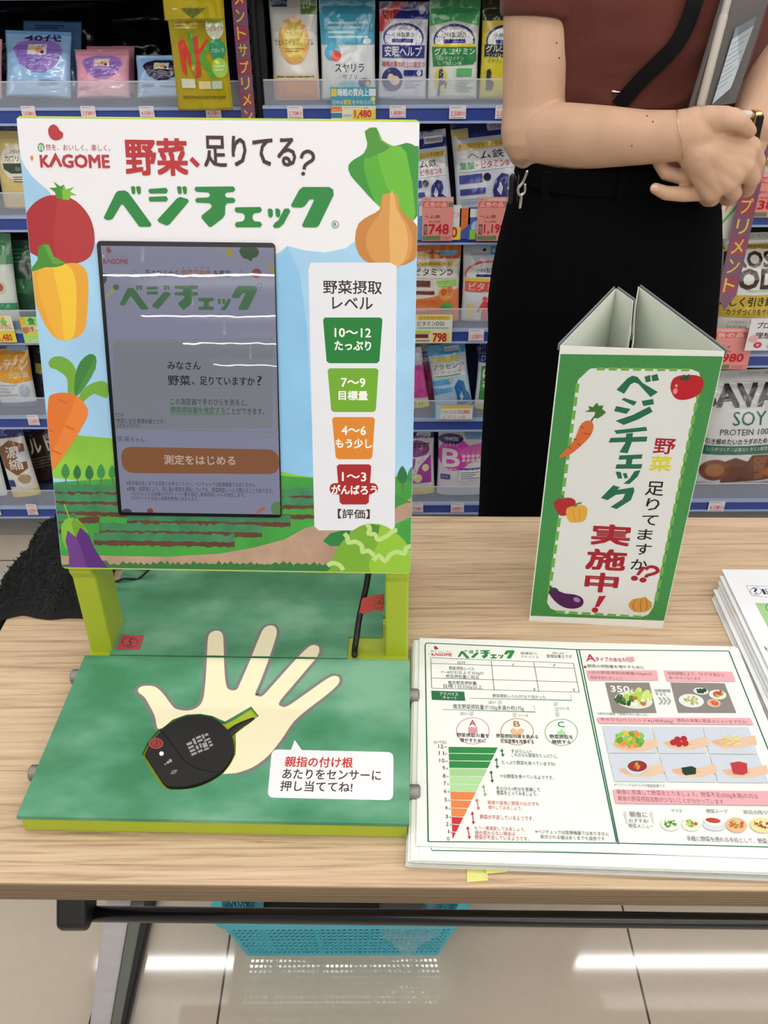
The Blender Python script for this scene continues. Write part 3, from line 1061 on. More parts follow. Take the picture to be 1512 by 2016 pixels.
# ---- the screen set into the board
bm = bmesh.new()
pr = Print(PB.P, PB.uv, 'panel', bm=bm, mats=[], lift=.0022)
sc_uv = [PB.uv(*p) for p in ((190, 475), (540, 477), (557, 1016), (236, 1015))]
su0, su1 = (sc_uv[0][0] + sc_uv[3][0]) / 2, (sc_uv[1][0] + sc_uv[2][0]) / 2
sv1, sv0 = (sc_uv[0][1] + sc_uv[1][1]) / 2, (sc_uv[2][1] + sc_uv[3][1]) / 2
prism(bm, [PB.P(u, v, .0024) for u, v in rrect_uv(su0, sv0, su1, sv1, .004)], -PB.N * .0022)
screen = link('screen', bm, mat('black_glass_edge', '#0b0b0e', .2), kiosk)
bm = bmesh.new()
pr = Print(PB.P, PB.uv, 'display', bm=bm, mats=[], lift=.0024, step=.000004)
bu = .0035
du0, du1, dv0, dv1 = su0 + .0038, su1 - .0012, sv0 + .0035, sv1 - .0045
pr.clip = (du0, dv0, du1, dv1)
BG = '#7b7d92'  # grey-lavender: reflected haze on the glass is put into this colour
pr.uvpoly([(du0, dv0), (du1, dv0), (du1, dv1), (du0, dv1)], BG)
maker_mark(pr, 198, 486, 254, 520, '#83404a', '#4f6a5a', '#7b7d92')
DK = '#262632'
pr.text('手のひらから', 287, 531, 354, 545, DK)
pr.text('野菜摂取量', 358, 531, 417, 545, '#80583c', .02)
pr.text('を推定', 421, 531, 455, 545, DK)
for k in range(5):
    pr.ell(362 + 12.2 * k, 527, 1.3, 1.3, '#4a3c3c', n=10)
for a, b in (((265, 532), (283, 550)), ((477, 532), (460, 551))):
    for k in range(8):
        t = k / 7
        pr.ell(a[0] + (b[0] - a[0]) * t, a[1] + (b[1] - a[1]) * t, 1, 1, '#4a4a52', n=8)
logo(pr, 237, 561, 507, 611, '#38623f')
pr.ring(512, 562, 4.6, 4.8, 1, '#38623f')
pr.line([(222, 670), (535, 667)], 2, '#707c6c')
pr.line([(222, 842), (545, 850)], 2, '#707c6c')
pr.line([(535, 667), (541, 690), (546, 835), (545, 850)], 2, '#707c6c')
pr.rect(224, 672, 538, 842, '#74787f', 8)
pr.text('みなさん', 331, 711, 396, 727, '#1c1c26', .02)
pr.text('野菜', 332, 738, 376, 758, '#1c1c26', .02)
pr.text('、足りていますか', 379, 741, 502, 758, '#1c1c26', .02)
pr.text('?', 507, 739, 517, 758, '#1c1c26', .006)
pr.text('この測定器で手のひらを測ると、', 337, 784, 488, 797, '#1c1c26', .01)
pr.text('野菜摂取量を推定する', 337, 800, 444, 813, '#38623f', .02)
pr.text('ことができます。', 447, 802, 521, 815, '#1c1c26', .01)
pr.line([(338, 815), (446, 815)], 1, '#38623f')
pr.text('カゴメ', 228, 811, 245, 819, DK, .005)
pr.text('「野菜と生活 管理栄養士ラボ」', 229, 823, 326, 833, DK, .005)
pr.text('公式キャラクター', 230, 833, 281, 842, DK, .005)
pr.text('笑美', 232, 857, 257, 869, '#365a40', .01)
pr.text('ちゃん', 259, 860, 286, 869, DK, .005)
pr.poly(round_poly([(238, 878), (549, 884), (552, 932), (243, 930)], 24), '#7d4f2c')
pr.text('測定をはじめる', 324, 895, 464, 914, '#b9a79a', .015)
for s, x0, y0, x1, y1 in (('※表示値はあくまでも目安とお考えください。ベジチェックは医療機器ではありません。', 250, 947, 505, 956),
                          ('※体格・体質等により、同じ量の野菜を摂取していても、野菜摂取レベルが異なることがあります。', 251, 958, 538, 968),
                          ('ベジチェックは皮膚のカロテノイド量を測定し野菜摂取レベルを推定します。', 259, 968, 483, 976),
                          ('カロテノイドは主に緑黄色野菜に含まれます。', 260, 976, 392, 984)):
    pr.text(s, x0, y0, x1, y1, '#2b2b38', .003)
# small vegetables in the corners of the page
pr.poly([(474, 500), (472, 492), (480, 484), (492, 482), (504, 486), (511, 496), (506, 506), (498, 508), (496, 514), (488, 510), (480, 508)], '#274a2c', 2)
pr.ell(453, 497, 7.5, 8.5, '#8d8344')
pr.poly([(528, 516), (541, 528), (541, 548), (532, 530)], '#948144')
pr.ell(506, 538, 10, 9.5, '#7c3a36')
pr.ell(204, 548, 8, 11, '#3b403e')
pr.poly([(207, 584), (224, 564), (230, 572), (212, 586)], '#8d8a66')
pr.ell(230, 565, 6, 6, '#41603f')
pr.ell(251, 1006, 10, 6, '#2e3f33')
pr.ell(297, 1005, 6, 6, '#7c3436')
pr.poly([(506, 1010), (508, 1003), (519, 996), (524, 999), (516, 1006)], '#95604c')
pr.ell(548, 1000, 14, 14, '#4f7a45')
link('display', bm, pr.mats, screen)

# ---- palm sensor lying in the recess
sens = thing('palm_sensor', 'black round palm sensor with lit dot lying in the painted hand', 'sensor', BF.P(cc.x, cc.y, -.0036))
SEN = g4((484, 492), (506, 450), (545, 404), (594, 369), (642, 351), (690, 348), (732, 356), (772, 380), (800, 410), (814, 440), (814, 482), (796, 520), (766, 556), (718, 586),
         (660, 606), (602, 611), (562, 604), (526, 556), (492, 502))
s_uv = [BF.uv(*p) for p in spline(SEN + SEN[:1], 3)[:-1]]
s_uv = [(cc.x + .004 + (p[0] - cc.x - .004) * .975, cc.y - .003 + (p[1] - cc.y + .003) * .975) for p in s_uv]
bm = bmesh.new()
prism(bm, [BF.P(u, v, .0010) for u, v in s_uv], (0, 0, -.0046))
body = link('sensor_body', bm, mat('soft_black_plastic', '#1c1b1d', .5), sens, bevel=.0012)
bm = bmesh.new()
pr = Print(BF.P, BF.uv, 'panel', bm=bm, mats=[], lift=.0011)
pr.line(spline(g4((545, 402), (570, 430), (600, 470), (640, 520), (700, 548), (768, 556)), 4), 2.2, '#0c0c0d')
gc = '#9a9a98'
ex, ey = (math.cos(-.42), math.sin(-.42)), (math.sin(.42) * .9, math.cos(.42) * .9)
def sm(i, j):
    x, y = g4((688, 456))[0]
    return (x + ex[0] * i + ey[0] * j, y + ex[1] * i + ey[1] * j)
for i0, j0, i1, j1 in ((-23, -14, -12, -8), (-23, -5, -12, 0), (-23, 3, -12, 8), (-23, 11, -12, 16), (-9, -18, -4, -4), (-9, -1, -4, 8), (-9, 11, 1, 16), (-1, -18, 9, -13), (-1, -10, 9, -5), (-1, -2, 3, 8),
                       (5, 0, 14, 11), (11, -18, 15, -8), (17, -16, 24, -11), (11, -5, 24, -1), (17, 2, 24, 6), (4, 13, 14, 17), (17, 9, 24, 14)):
    pr.poly([sm(i0, j0), sm(i1, j0), sm(i1, j1), sm(i0, j1)], gc)
for k, s in enumerate((3.4, 2.8, 1.8)):
    x, y = g4((582 - 9 * k, 515 + 6 * k))[0]
    pr.ell(x, y, s, s, gc, n=14)
for r in (3, 6, 9):
    x, y = g4((602, 562))[0]
    pr.ring(x, y, r, r * .8, 1.5, gc, n=8, a0=170, a1=290)
link('sensor_marks', bm, pr.mats, body)
bm = bmesh.new()
pr = Print(BF.P, BF.uv, 'film', bm=bm, mats=[], lift=.0012)
pr.ell(*g4((530, 452))[0], 14.5, 11, '#7e2d33')
pr.ring(*g4((530, 452))[0], 9, 7, 1.3, '#2c1216')
pr.text('3', 304, 1461, 311, 1469, '#2c1216', 0)
tag(link('red_sticker', bm, pr.mats, body), 'round red sticker marked with a circled 3')
bm = bmesh.new()
pr = Print(BF.P, BF.uv, 'film', bm=bm, mats=[mat('white_led', '#ffffff', emit=2.5)], lift=.0012)
pr.ell(*g4((550, 489))[0], 4, 4, pr.mats[0])
link('status_light', bm, pr.mats, body)
bm = bmesh.new()
c1 = [BF.P(*BF.uv(*p), -.0012 - .0003 * i) for i, p in enumerate(g4((796, 408), (820, 388), (845, 372), (880, 357)))]
tube(bm, c1, [.0046, .0040, .0030, .0026], n=16, flat=.45, flat_dir=(0, 0, 1))
link('cable_sleeve', bm, mat('soft_black_plastic', '#1c1b1d', .5), sens, smooth=True)

# ---- black lead behind the right-hand post, with its red flag
q = [at_y(727, 1115, .845), at_y(722, 1150, .835), at_y(712, 1195, .822), at_y(706, 1225, .812), at_y(702, 1255, .80), at_y(699, 1277, .7925) + Vector((0, 0, .002)), at_z(698, 1289, .7262)]
lead = thing('power_lead', 'black lead hanging behind the board with red flag', 'cable', q[-1])
bm = bmesh.new()
tube(bm, [tuple(v) for v in spline([tuple(p) for p in q], 5)], .0036, n=12)
link('lead', bm, mat('rubber_black', '#121212', .45), lead, smooth=True)
fp = Plane(at_y(704, 1200, .8165), Vector((1, .05, 0)), Vector((0, .12, 1)))
bm = bmesh.new()
pr = Print(fp.P, fp.uv, 'film', bm=bm, mats=[], lift=0)
pr.poly([(713, 1178), (738, 1171), (757, 1170), (755, 1203), (735, 1201), (720, 1208), (706, 1210)], '#a52b2b')
pr.ring(746, 1187, 10, 11, 1.6, '#45181a')
pr.text('4', 741, 1181, 751, 1193, '#45181a', 0)
fl = link('flag', bm, pr.mats, lead)
so = fl.modifiers.new('thick', 'SOLIDIFY')
so.thickness = .0004
tag(fl, 'red tape flag marked with a circled 4')
# coiled spare wire behind the left-hand post
bm = bmesh.new()
c = at_y(256, 1136, .935) + Vector((0, 0, .017))
pts = []
for k in range(70):
    a = k * .32
    pts.append(c + Vector((.030 * math.cos(a) * (1 + .08 * math.sin(k)), .02 * math.sin(a * .5), .011 * math.sin(a) + .003 * math.sin(k * 1.7))))
tube(bm, pts, .0016, n=8)
tag(link('spare_wire', bm, mat('rubber_black', '#121212', .45), loc=c - Vector((0, 0, .02)), smooth=True), 'coil of thin black wire behind the lime post', 'cable')

# ================================================================== THINGS ON THE TABLE
paper_w = mat('white_paper', '#e6e9e4', .65, spec=.2, noise_amt=.012, noise_scale=30)
paper_e = mat('paper_edge', '#c9ccc6', .8, noise_amt=.05, noise_scale=60)
clear_sheet = mat('clear_vinyl', '#ffffff', .08, trans=1.0, ior=1.12, spec=.6)

# ---------------- three-sided notice
SB0, SB1 = at_z(1042, 1222, TZ), at_z(1305, 1237, TZ)
SP = Plane(SB0, SB1 - SB0, Vector((0, 0, 1)))
SW = SP.uv(1305, 1237)[0]
ST = SP.uv(1108, 681)[1]
notice = thing('table_notice', 'three-sided green and white card notice standing upright on the table', 'sign', (SB0 + SB1) / 2)
bm = bmesh.new()
mats = [paper_w]
prism(bm, [SP.P(0, 0), SP.P(SW, 0), SP.P(SW, ST), SP.P(0, ST)], -SP.N * .0006)
pr = Print(SP.P, SP.uv, 'paper', bm=bm, mats=mats, lift=.0001)
def cloth_green():
    m = mat('woven_green_print', '#3d8a45', .6, noise_amt=.16, noise_scale=900)
    return m
pr.clip = (.0008, .004, SW - .0008, ST)
gm = cloth_green()
q = [SP.uv(*p) for p in ((1107, 697), (1432, 702), (1309, 1222), (1043, 1212))]
pr.uvpoly([(.0008, q[3][1]), (SW - .0008, q[2][1]), (SW - .0008, q[1][1]), (.0008, q[0][1])], gm)
pr.poly([(1160, 727), (1166, 725), (1362, 727), (1376, 733), (1380, 748), (1374, 775), (1300, 1130), (1286, 1195), (1276, 1210), (1262, 1215), (1110, 1208), (1084, 1198), (1077, 1186), (1080, 1165), (1132, 775), (1138, 748)], '#dcdedb', 0)
# stitched border: short green dashes along the white field
def dashes(a, b, n, col):
    for k in range(n):
        t0, t1 = (k + .12) / n, (k + .80) / n
        pr.line([(a[0] + (b[0] - a[0]) * t0, a[1] + (b[1] - a[1]) * t0), (a[0] + (b[0] - a[0]) * t1, a[1] + (b[1] - a[1]) * t1)], 7, col)
for a, b, n in (((1172, 726), (1362, 728), 8), ((1138, 752), (1080, 1175), 16), ((1377, 765), (1290, 1188), 17), ((1092, 1204), (1268, 1215), 7)):
    dashes(a, b, n, '#6faa4f')
def gs(*p): return [(1020 + x / 2.839, 540 + y / 2.839) for x, y in p]
TG = '#276b4d'
for s in (((550, 645), (612, 580), (640, 566), (668, 574), (695, 606), (782, 658), (740, 686), (672, 612), (650, 604), (628, 615), (592, 668)),
          ((706, 572), (738, 562), (742, 598), (714, 604)), ((744, 566), (778, 556), (788, 592), (750, 598)),
          ((578, 700), (592, 690), (664, 712), (646, 734)), ((536, 764), (548, 736), (628, 752), (606, 780)),
          ((690, 708), (754, 696), (760, 726), (700, 736)), ((544, 818), (640, 786), (735, 738), (752, 768), (672, 810), (590, 842)),
          ((536, 872), (716, 852), (722, 874), (550, 892)), ((506, 940), (516, 914), (722, 906), (718, 934)), ((604, 890), (642, 886), (636, 935), (612, 1000), (566, 994), (600, 940)),
          ((566, 1012), (696, 1006), (690, 1030), (562, 1036)), ((544, 1086), (550, 1062), (694, 1060), (688, 1086)), ((606, 1034), (640, 1032), (634, 1064), (600, 1064)),
          ((544, 1102), (574, 1104), (582, 1140), (558, 1142)), ((584, 1112), (606, 1110), (614, 1138), (596, 1142)), ((650, 1100), (684, 1094), (668, 1130), (622, 1172), (588, 1170), (624, 1140)),
          ((462, 1250), (532, 1178), (570, 1190), (554, 1204), (646, 1190), (650, 1210), (630, 1262), (550, 1312), (516, 1300), (584, 1256), (598, 1226), (546, 1232), (500, 1262))):
    pr.poly(gs(*s), TG)
RD = '#a32331'
def st(s, x0, y0, x1, y1, c, b=.03):
    (a, b_), (e, f) = gs((x0, y0))[0], gs((x1, y1))[0]
    pr.text(s, a, b_, e, f, c, b)
st('実', 408, 1398, 632, 1516, RD, .05)
st('施', 380, 1536, 606, 1654, RD, .05)
st('中', 372, 1668, 560, 1778, RD, .06)
pr.poly(gs((452, 1798), (492, 1796), (452, 1858), (428, 1860)), '#b02230')
pr.ell(*gs((430, 1876))[0], 6.5, 5.2, '#b02230')
st('野', 758, 918, 878, 1004, RD, .025)
st('菜', 736, 1016, 858, 1100, '#d8cf2e', .03)
for ch, a in zip('足りてますか', ((714, 1158, 816, 1236), (716, 1252, 790, 1320), (690, 1346, 780, 1402), (668, 1424, 752, 1484), (656, 1506, 744, 1568), (630, 1592, 722, 1650))):
    st(ch, *a, '#221f20', .012)
pr.poly(gs((690, 1632), (716, 1636), (676, 1682), (658, 1680)), RD)
pr.ell(*gs((650, 1698))[0], 7, 5, RD)
pr.line(spline(gs((712, 1650), (736, 1634), (770, 1640), (780, 1660), (752, 1674), (722, 1682), (714, 1694)), 4), 7.5, RD)
pr.ell(*gs((698, 1708))[0], 7, 5, RD)
# tomato, carrot, peppers, aubergine, onion
pr.poly(gs((852, 640), (862, 590), (895, 568), (950, 562), (1000, 565), (1032, 585), (1035, 625), (1015, 665), (970, 692), (915, 702), (875, 688)), '#b4242c', 3)
pr.poly(gs((892, 575), (920, 572), (925, 558), (938, 570), (958, 554), (955, 576), (975, 582), (950, 586), (945, 600), (928, 588), (910, 598), (908, 586)), '#2c4f33')
pr.ell(*gs((878, 652))[0], 4.5, 6, '#d98a8a', .3)
pr.ell(*gs((884, 622))[0], 3, 3, '#d98a8a')
pr.poly(gs((405, 815), (425, 790), (432, 768), (372, 768), (400, 755), (392, 735), (418, 742), (442, 716), (450, 735), (478, 732), (470, 752), (492, 770), (470, 790), (445, 805), (425, 802), (412, 825)), '#3f7038')
pr.poly(gs((365, 826), (395, 816), (418, 832), (420, 865), (402, 905), (360, 950), (300, 1000), (250, 1020), (228, 1022), (262, 980), (300, 945), (325, 900), (345, 850)), '#d06a38', 3)
for s in (((345, 850), (370, 860)), ((362, 888), (402, 892)), ((310, 918), (330, 926)), ((330, 944), (350, 958)), ((280, 962), (298, 975))):
    pr.line(gs(*s), 2, '#8f4426')
pr.poly(gs((200, 1282), (218, 1258), (252, 1250), (290, 1248), (318, 1262), (320, 1290), (300, 1330), (262, 1348), (232, 1345), (212, 1315)), '#ad2c33', 3)
pr.line(gs((258, 1258), (246, 1240), (240, 1236)), 4, '#4f7a3a')
pr.poly(gs((268, 1318), (285, 1300), (325, 1292), (365, 1290), (386, 1308), (384, 1345), (368, 1378), (330, 1386), (290, 1384), (272, 1355)), '#dda645', 3)
pr.line(gs((318, 1300), (330, 1282), (354, 1276)), 4, '#5f8a3a')
for s in (((305, 1310), (318, 1380)), ((345, 1308), (340, 1380))):
    pr.line(gs(*s), 1.4, '#c38a35')
pr.poly(gs((172, 1740), (178, 1762), (170, 1778), (215, 1776), (228, 1768), (212, 1752), (186, 1748)), '#31513c', 2)
pr.poly(gs((172, 1774), (200, 1762), (228, 1770), (262, 1782), (310, 1788), (350, 1802), (366, 1828), (352, 1856), (310, 1868), (262, 1862), (222, 1840), (190, 1808)), '#4e1f52', 3)
pr.ell(*gs((328, 1818))[0], 7, 4.5, '#a583a8', .4)
pr.poly(gs((622, 1862), (620, 1838), (645, 1815), (690, 1808), (712, 1802), (724, 1816), (745, 1832), (748, 1856), (728, 1878), (690, 1888), (650, 1884)), '#cf9440', 2)
for s in (((655, 1818), (640, 1850), (652, 1882)), ((690, 1812), (682, 1850), (688, 1886)), ((715, 1814), (722, 1850), (712, 1880))):
    pr.line(gs(*s), 1.3, '#8f6226')
front = link('front_card', bm, mats, notice)
# clear sleeve over the front
bm = bmesh.new()
prism(bm, [SP.P(.0, .0, .0016), SP.P(SW, 0, .0016), SP.P(SW, ST + .003, .0016), SP.P(0, ST + .003, .0016)], SP.N * .0006)
ztop = TZ + ST
A1, A2 = at_z(1213, 568, ztop), at_z(1257, 564, ztop)
F1, F2 = at_z(1246, 592, ztop), at_z(1240, 660, ztop)
FL, FR = SP.P(0, ST), SP.P(SW, ST)
def wing(name, pts, inner=True, edge=True):
    par = bmesh.new()
    for a, b in zip(pts, pts[1:]):
        d = Vector((b.x - a.x, b.y - a.y, 0)).normalized()
        n = Vector((-d.y, d.x, 0)) * .0006
        prism(par, [Vector((a.x, a.y, TZ)), Vector((b.x, b.y, TZ)), Vector((b.x, b.y, ztop)), Vector((a.x, a.y, ztop))], n)
    return link(name, par, mat('card_inside', '#d9dfd3', .6), notice)
wl = wing('left_wing', [FL, A1, F1, F2])
wr = wing('right_wing', [FR, A2, at_z(1250, 610, ztop), at_z(1246, 676, ztop)])
bm.free()
sleeve = mat('smoky_sleeve_edge', '#77797c', .15, spec=.7)
for par, pts, s in ((wl, [FL, A1, F1, F2], 1), (wr, [FR, A2], -1)):
    bm = bmesh.new()
    for a, b in zip(pts, pts[1:]):
        d = Vector((b.x - a.x, b.y - a.y, 0)).normalized()
        n = Vector((-d.y, d.x, 0)) * s
        a0, b0 = Vector((a.x, a.y, 0)) + n * .0016, Vector((b.x, b.y, 0)) + n * .0016
        prism(bm, [a0 + Vector((0, 0, ztop - .005)), b0 + Vector((0, 0, ztop - .005)), b0 + Vector((0, 0, ztop + .002)), a0 + Vector((0, 0, ztop + .002))], n * .0014)
    link('clear_sleeve', bm, sleeve, par)

# ---------------- pile of advice sheets
G1, G2 = '#2b6a4a', '#d09aa0'
PZ = TZ + .0145
GP = Plane(at_z(826, 1256, PZ), at_z(1448, 1273, PZ) - at_z(826, 1256, PZ), at_z(842, 1689, PZ) - at_z(826, 1256, PZ))
GR = Plane(GP.o, GP.U, -GP.V)      # the same face read upright
GW, GD = .374, GP.uv(842, 1689)[1]
rr = random.Random(11)
def sheet_bm(u0, v0, w, d, z, rot=0.0, th=.0004, curl=0.0, nu=12, nv=8):
    bm = bmesh.new()
    c, s = math.cos(rot), math.sin(rot)
    grid = []
    for lv in (0, 1):
        g = []
        for j in range(nv + 1):
            r = []
            for i in range(nu + 1):
                x, y = w * i / nu - w / 2, d * j / nv - d / 2
                X, Y = x * c - y * s + u0 + w / 2, x * s + y * c + v0 + d / 2
                zz = z - (0 if lv else th) + curl * (max(0, i / nu - .45) ** 2) * (max(0, j / nv - .55)) * 6
                p = GP.P(X, Y)
                r.append(bm.verts.new((p.x, p.y, zz)))
            g.append(r)
        grid.append(g)
    for lv, g in enumerate(grid):
        for j in range(nv):
            for i in range(nu):
                f = [g[j][i], g[j][i + 1], g[j + 1][i + 1], g[j + 1][i]]
                bm.faces.new(f if lv else list(reversed(f)))
    for j in range(nv):
        for i in (0, nu):
            bm.faces.new([grid[0][j][i], grid[0][j + 1][i], grid[1][j + 1][i], grid[1][j][i]])
    for i in range(nu):
        for j in (0, nv):
            bm.faces.new([grid[0][j][i], grid[0][j][i + 1], grid[1][j][i + 1], grid[1][j][i]])
    return bm
NS = 20
for k in range(NS):
    z = TZ + .0006 + k * (.0142 - .0012) / NS
    f = k / (NS - 1)
    u0 = -.0065 + rr.uniform(-.004, .003) * (1 - .3 * f)
    v0 = .0012 + rr.uniform(-.0022, .0016)
    bmS = sheet_bm(u0 + .001, v0, GW, GD, z, rr.uniform(-.004, .004), th=.00056)
    so = link('advice_sheet', bmS, paper_w if k % 3 else paper_e, loc=GP.P(GW / 2, GD / 2) * 1 - Vector((0, 0, PZ - z)))
    tag(so, 'white advice sheet buried in the pile, only its edge showing under the printed top sheet', 'paper sheet', 'advice sheets in the pile')
# second printed sheet just under the top, its green rule showing at the front
bmS = sheet_bm(.003, .0015, GW, GD, PZ - .0010, -.002, th=.0003)
pr = Print(lambda u, v, l: GR.P(u, v) + Vector((0, 0, -.0010 + l)), GR.uv, 'paper', bm=bmS, mats=[paper_w], lift=.0001)
pr.line([(849, 1668), (850, 1673), (1100, 1677), (1512, 1686)], 2.2, G1)
tag(link('advice_sheet', bmS, pr.mats, loc=GP.P(GW / 2, GD / 2)), 'advice sheet second from the top of the pile, green rule peeping out at the front', 'paper sheet')

bmS = sheet_bm(0, 0, GW, GP.uv(842, 1666)[1], PZ, 0, th=.0003)
pr = Print(GR.P, GR.uv, 'paper', bm=bmS, mats=[paper_w], lift=.0001)
W3 = 2.4
pr.line([(840, 1266), (837, 1270), (843, 1656)], W3, G1)
pr.line([(840, 1266), (1135, 1279)], W3, G1)
pr.line([(1135, 1279), (1435, 1282)], W3, G1)
pr.line([(1135, 1279), (1214, 1658)], W3, G1)
pr.line([(1140, 1279), (1218, 1662)], W3, G1)
pr.line([(842, 1657), (1214, 1660), (1525, 1668)], W3, G1)
pr.line([(1435, 1282), (1546, 1560)], W3, G1)
maker_mark(pr, 844, 1272, 890, 1292, '#b8323f', '#3f8f4e', '#7a9a4a')
logo(pr, 901, 1280, 1013, 1297, '#2f8442')
B = '#2e2e30'
for t in (('結果記入', 1025, 1284, 1058, 1289), ('アドバイス', 1026, 1291, 1060, 1296), ('管理栄養士ラボ', 1076, 1289, 1126, 1296)):
    pr.text(*t, '#2f5a46', 0)
pr.text('野菜と生活', 1088, 1284, 1110, 1288, '#9a5a50', 0)
for a in (((848, 1295), (1129, 1306)), ((848, 1306), (1131, 1316)), ((849, 1335), (1137, 1343)), ((850, 1355), (1140, 1363)), ((848, 1295), (850, 1355)), ((967, 1301), (973, 1360)), ((1051, 1304), (1061, 1362)), ((1129, 1306), (1140, 1363))):
    pr.line(a, 1.0, '#3a3a3c')
for t in (('日付', 901, 1302, 916, 1308, B), ('野菜摂取レベル', 884, 1313, 934, 1320, B), ('7〜8がおおよそ350gの', 868, 1321, 952, 1329, '#555558'), ('野菜摂取量に相当', 878, 1329, 942, 1336, '#555558'),
          ('推定野菜摂取量', 882, 1341, 938, 1348, B), ('目標:1日350g以上', 873, 1348, 950, 1357, '#555558'), ('/', 1007, 1306, 1013, 1312, '#555558'), ('/', 1088, 1307, 1094, 1313, '#555558'),
          ('g', 1050, 1355, 1054, 1360, '#555558'), ('g', 1128, 1356, 1132, 1361, '#555558')):
    pr.text(*t, .006)
pr.poly([(849, 1360), (914, 1362), (916, 1380), (850, 1378)], '#2b6b46')
pr.text('アドバイス', 866, 1363, 902, 1370, '#e8efe8', .01)
pr.text('チャート', 872, 1371, 899, 1377, '#e8efe8', .01)
pr.line([(924, 1375), (1126, 1379), (1123, 1368)], 1.2, '#6f9a6a')
pr.line([(872, 1397), (1054, 1402), (1051, 1390)], 1.2, '#6f9a6a')
for t in (('野菜摂取レベルが7より低かった', 970, 1368, 1074, 1375), ('推定野菜摂取量が150g未満か約175g', 892, 1388, 1031, 1399), ('はい', 962, 1380, 976, 1386), ('はい', 906, 1402, 921, 1408), ('いいえ', 1021, 1406, 1040, 1411), ('いいえ', 1102, 1392, 1121, 1398)):
    pr.text(*t, '#3f3f42', .004)
for x, y, n in ((984, 1379, 3), (928, 1401, 3), (1013, 1404, 3), (1094, 1382, 3), (1096, 1393, 3), (1097, 1403, 3)):
    for k in range(n):
        pr.line([(x - 4, y + 3 * k), (x, y + 2 + 3 * k), (x + 4, y + 3 * k)], 1.1, '#8f9492')
for cx, cy, c, L, a, b, wa in ((931, 1439, '#d390a0', 'A', '野菜摂取の量を', '増やすために', 32), (1018, 1441, '#c98a62', 'B', '野菜摂取の質を高める', '生活習慣を改善する', 41), (1105, 1442, '#8fb98a', 'C', '野菜摂取を', '継続する', 23)):
    pr.ring(cx, cy, 32, 26, 1.6, c)
    pr.text(L, cx - 7, cy - 21, cx + 6, cy - 10, {'A': '#b8323f', 'B': '#b5683c', 'C': '#3f8a56'}[L], .02)
    if L == 'A':
        pr.rect(cx - 9, cy - 4, cx + 9, cy + 6, c, 3)
        for k in range(4):
            pr.ell(cx - 7 + 4.6 * k, cy - 5, 2, 3, c, n=12)
    elif L == 'B':
        pr.poly([(cx - 14, cy - 2), (cx - 8, cy - 7), (cx, cy - 3), (cx + 8, cy - 7), (cx + 14, cy - 2), (cx + 8, cy + 6), (cx, cy + 12), (cx - 8, cy + 6)], '#dcb08a', 2)
    else:
        pr.poly([(cx - 10, cy + 6), (cx - 6, cy), (cx - 10, cy - 3), (cx - 3, cy - 2), (cx, cy - 8), (cx + 3, cy - 2), (cx + 10, cy - 3), (cx + 6, cy), (cx + 10, cy + 6)], '#a8d09c')
    pr.text(a, cx - wa, cy + 5, cx + wa, cy + 13, B, .012)
    pr.text(b, cx - wa * .8, cy + 15, cx + wa * .8, cy + 23, B, .012)
pr.text('(レベル)', 854, 1458, 879, 1466, '#3f3f42', .004)
ys = [1470, 1483.5, 1498, 1512.5, 1528, 1543, 1558, 1575, 1591, 1608, 1623, 1638, 1652]
cols = ['#2f8443'] * 3 + ['#9cc98a', '#a8d296', '#a8d296'] + ['#dc8048'] * 3 + ['#c23238'] * 3
for i in range(12):
    ya, yb = ys[i] + .9, ys[i + 1] - .7
    fx = lambda y: (883 + (y - 1470) * .044, 980 + (y - 1471) * (891 - 980) / 181.0)
    pr.poly([(fx(ya)[0], ya), (fx(ya)[1], ya + 1.2), (max(fx(yb)[1], fx(yb)[0] + .5), yb + .8), (fx(yb)[0], yb)], cols[i])
for i in range(13):
    x = 863 + i * 1.0
    pr.text('%d' % (12 - i), x + (8.2 if i == 11 else 5 if i > 2 else 0), ys[i] - 4, x + 10, ys[i] + 3.5, '#3f3f42', .006)
    if i < 12:
        pr.text('.0', x + 11, ys[i] - .5, x + 16, ys[i] + 3, '#3f3f42', 0)
for x0, y0, x1, y1, c in ((988, 1474, 990, 1491, '#2f6f4a'), (977, 1492, 979, 1514, '#2f6f4a'), (967, 1517, 969, 1542, '#33574a'), (952, 1545, 955, 1569, '#7fb27a'), (939, 1572, 942, 1596, '#cc6d52'), (930, 1598, 932, 1624, '#b02c36'), (921, 1627, 924, 1653, '#b02c36')):
    pr.line([(x0, y0 + 5), (x1, y1 - 5)], 1.8, c)
    pr.poly([(x0, y0), (x0 - 3.6, y0 + 6), (x0 + 3.6, y0 + 6)], c)
    pr.poly([(x1, y1), (x1 - 3.6, y1 - 6), (x1 + 3.6, y1 - 6)], c)
GT = '#2f6f4a'
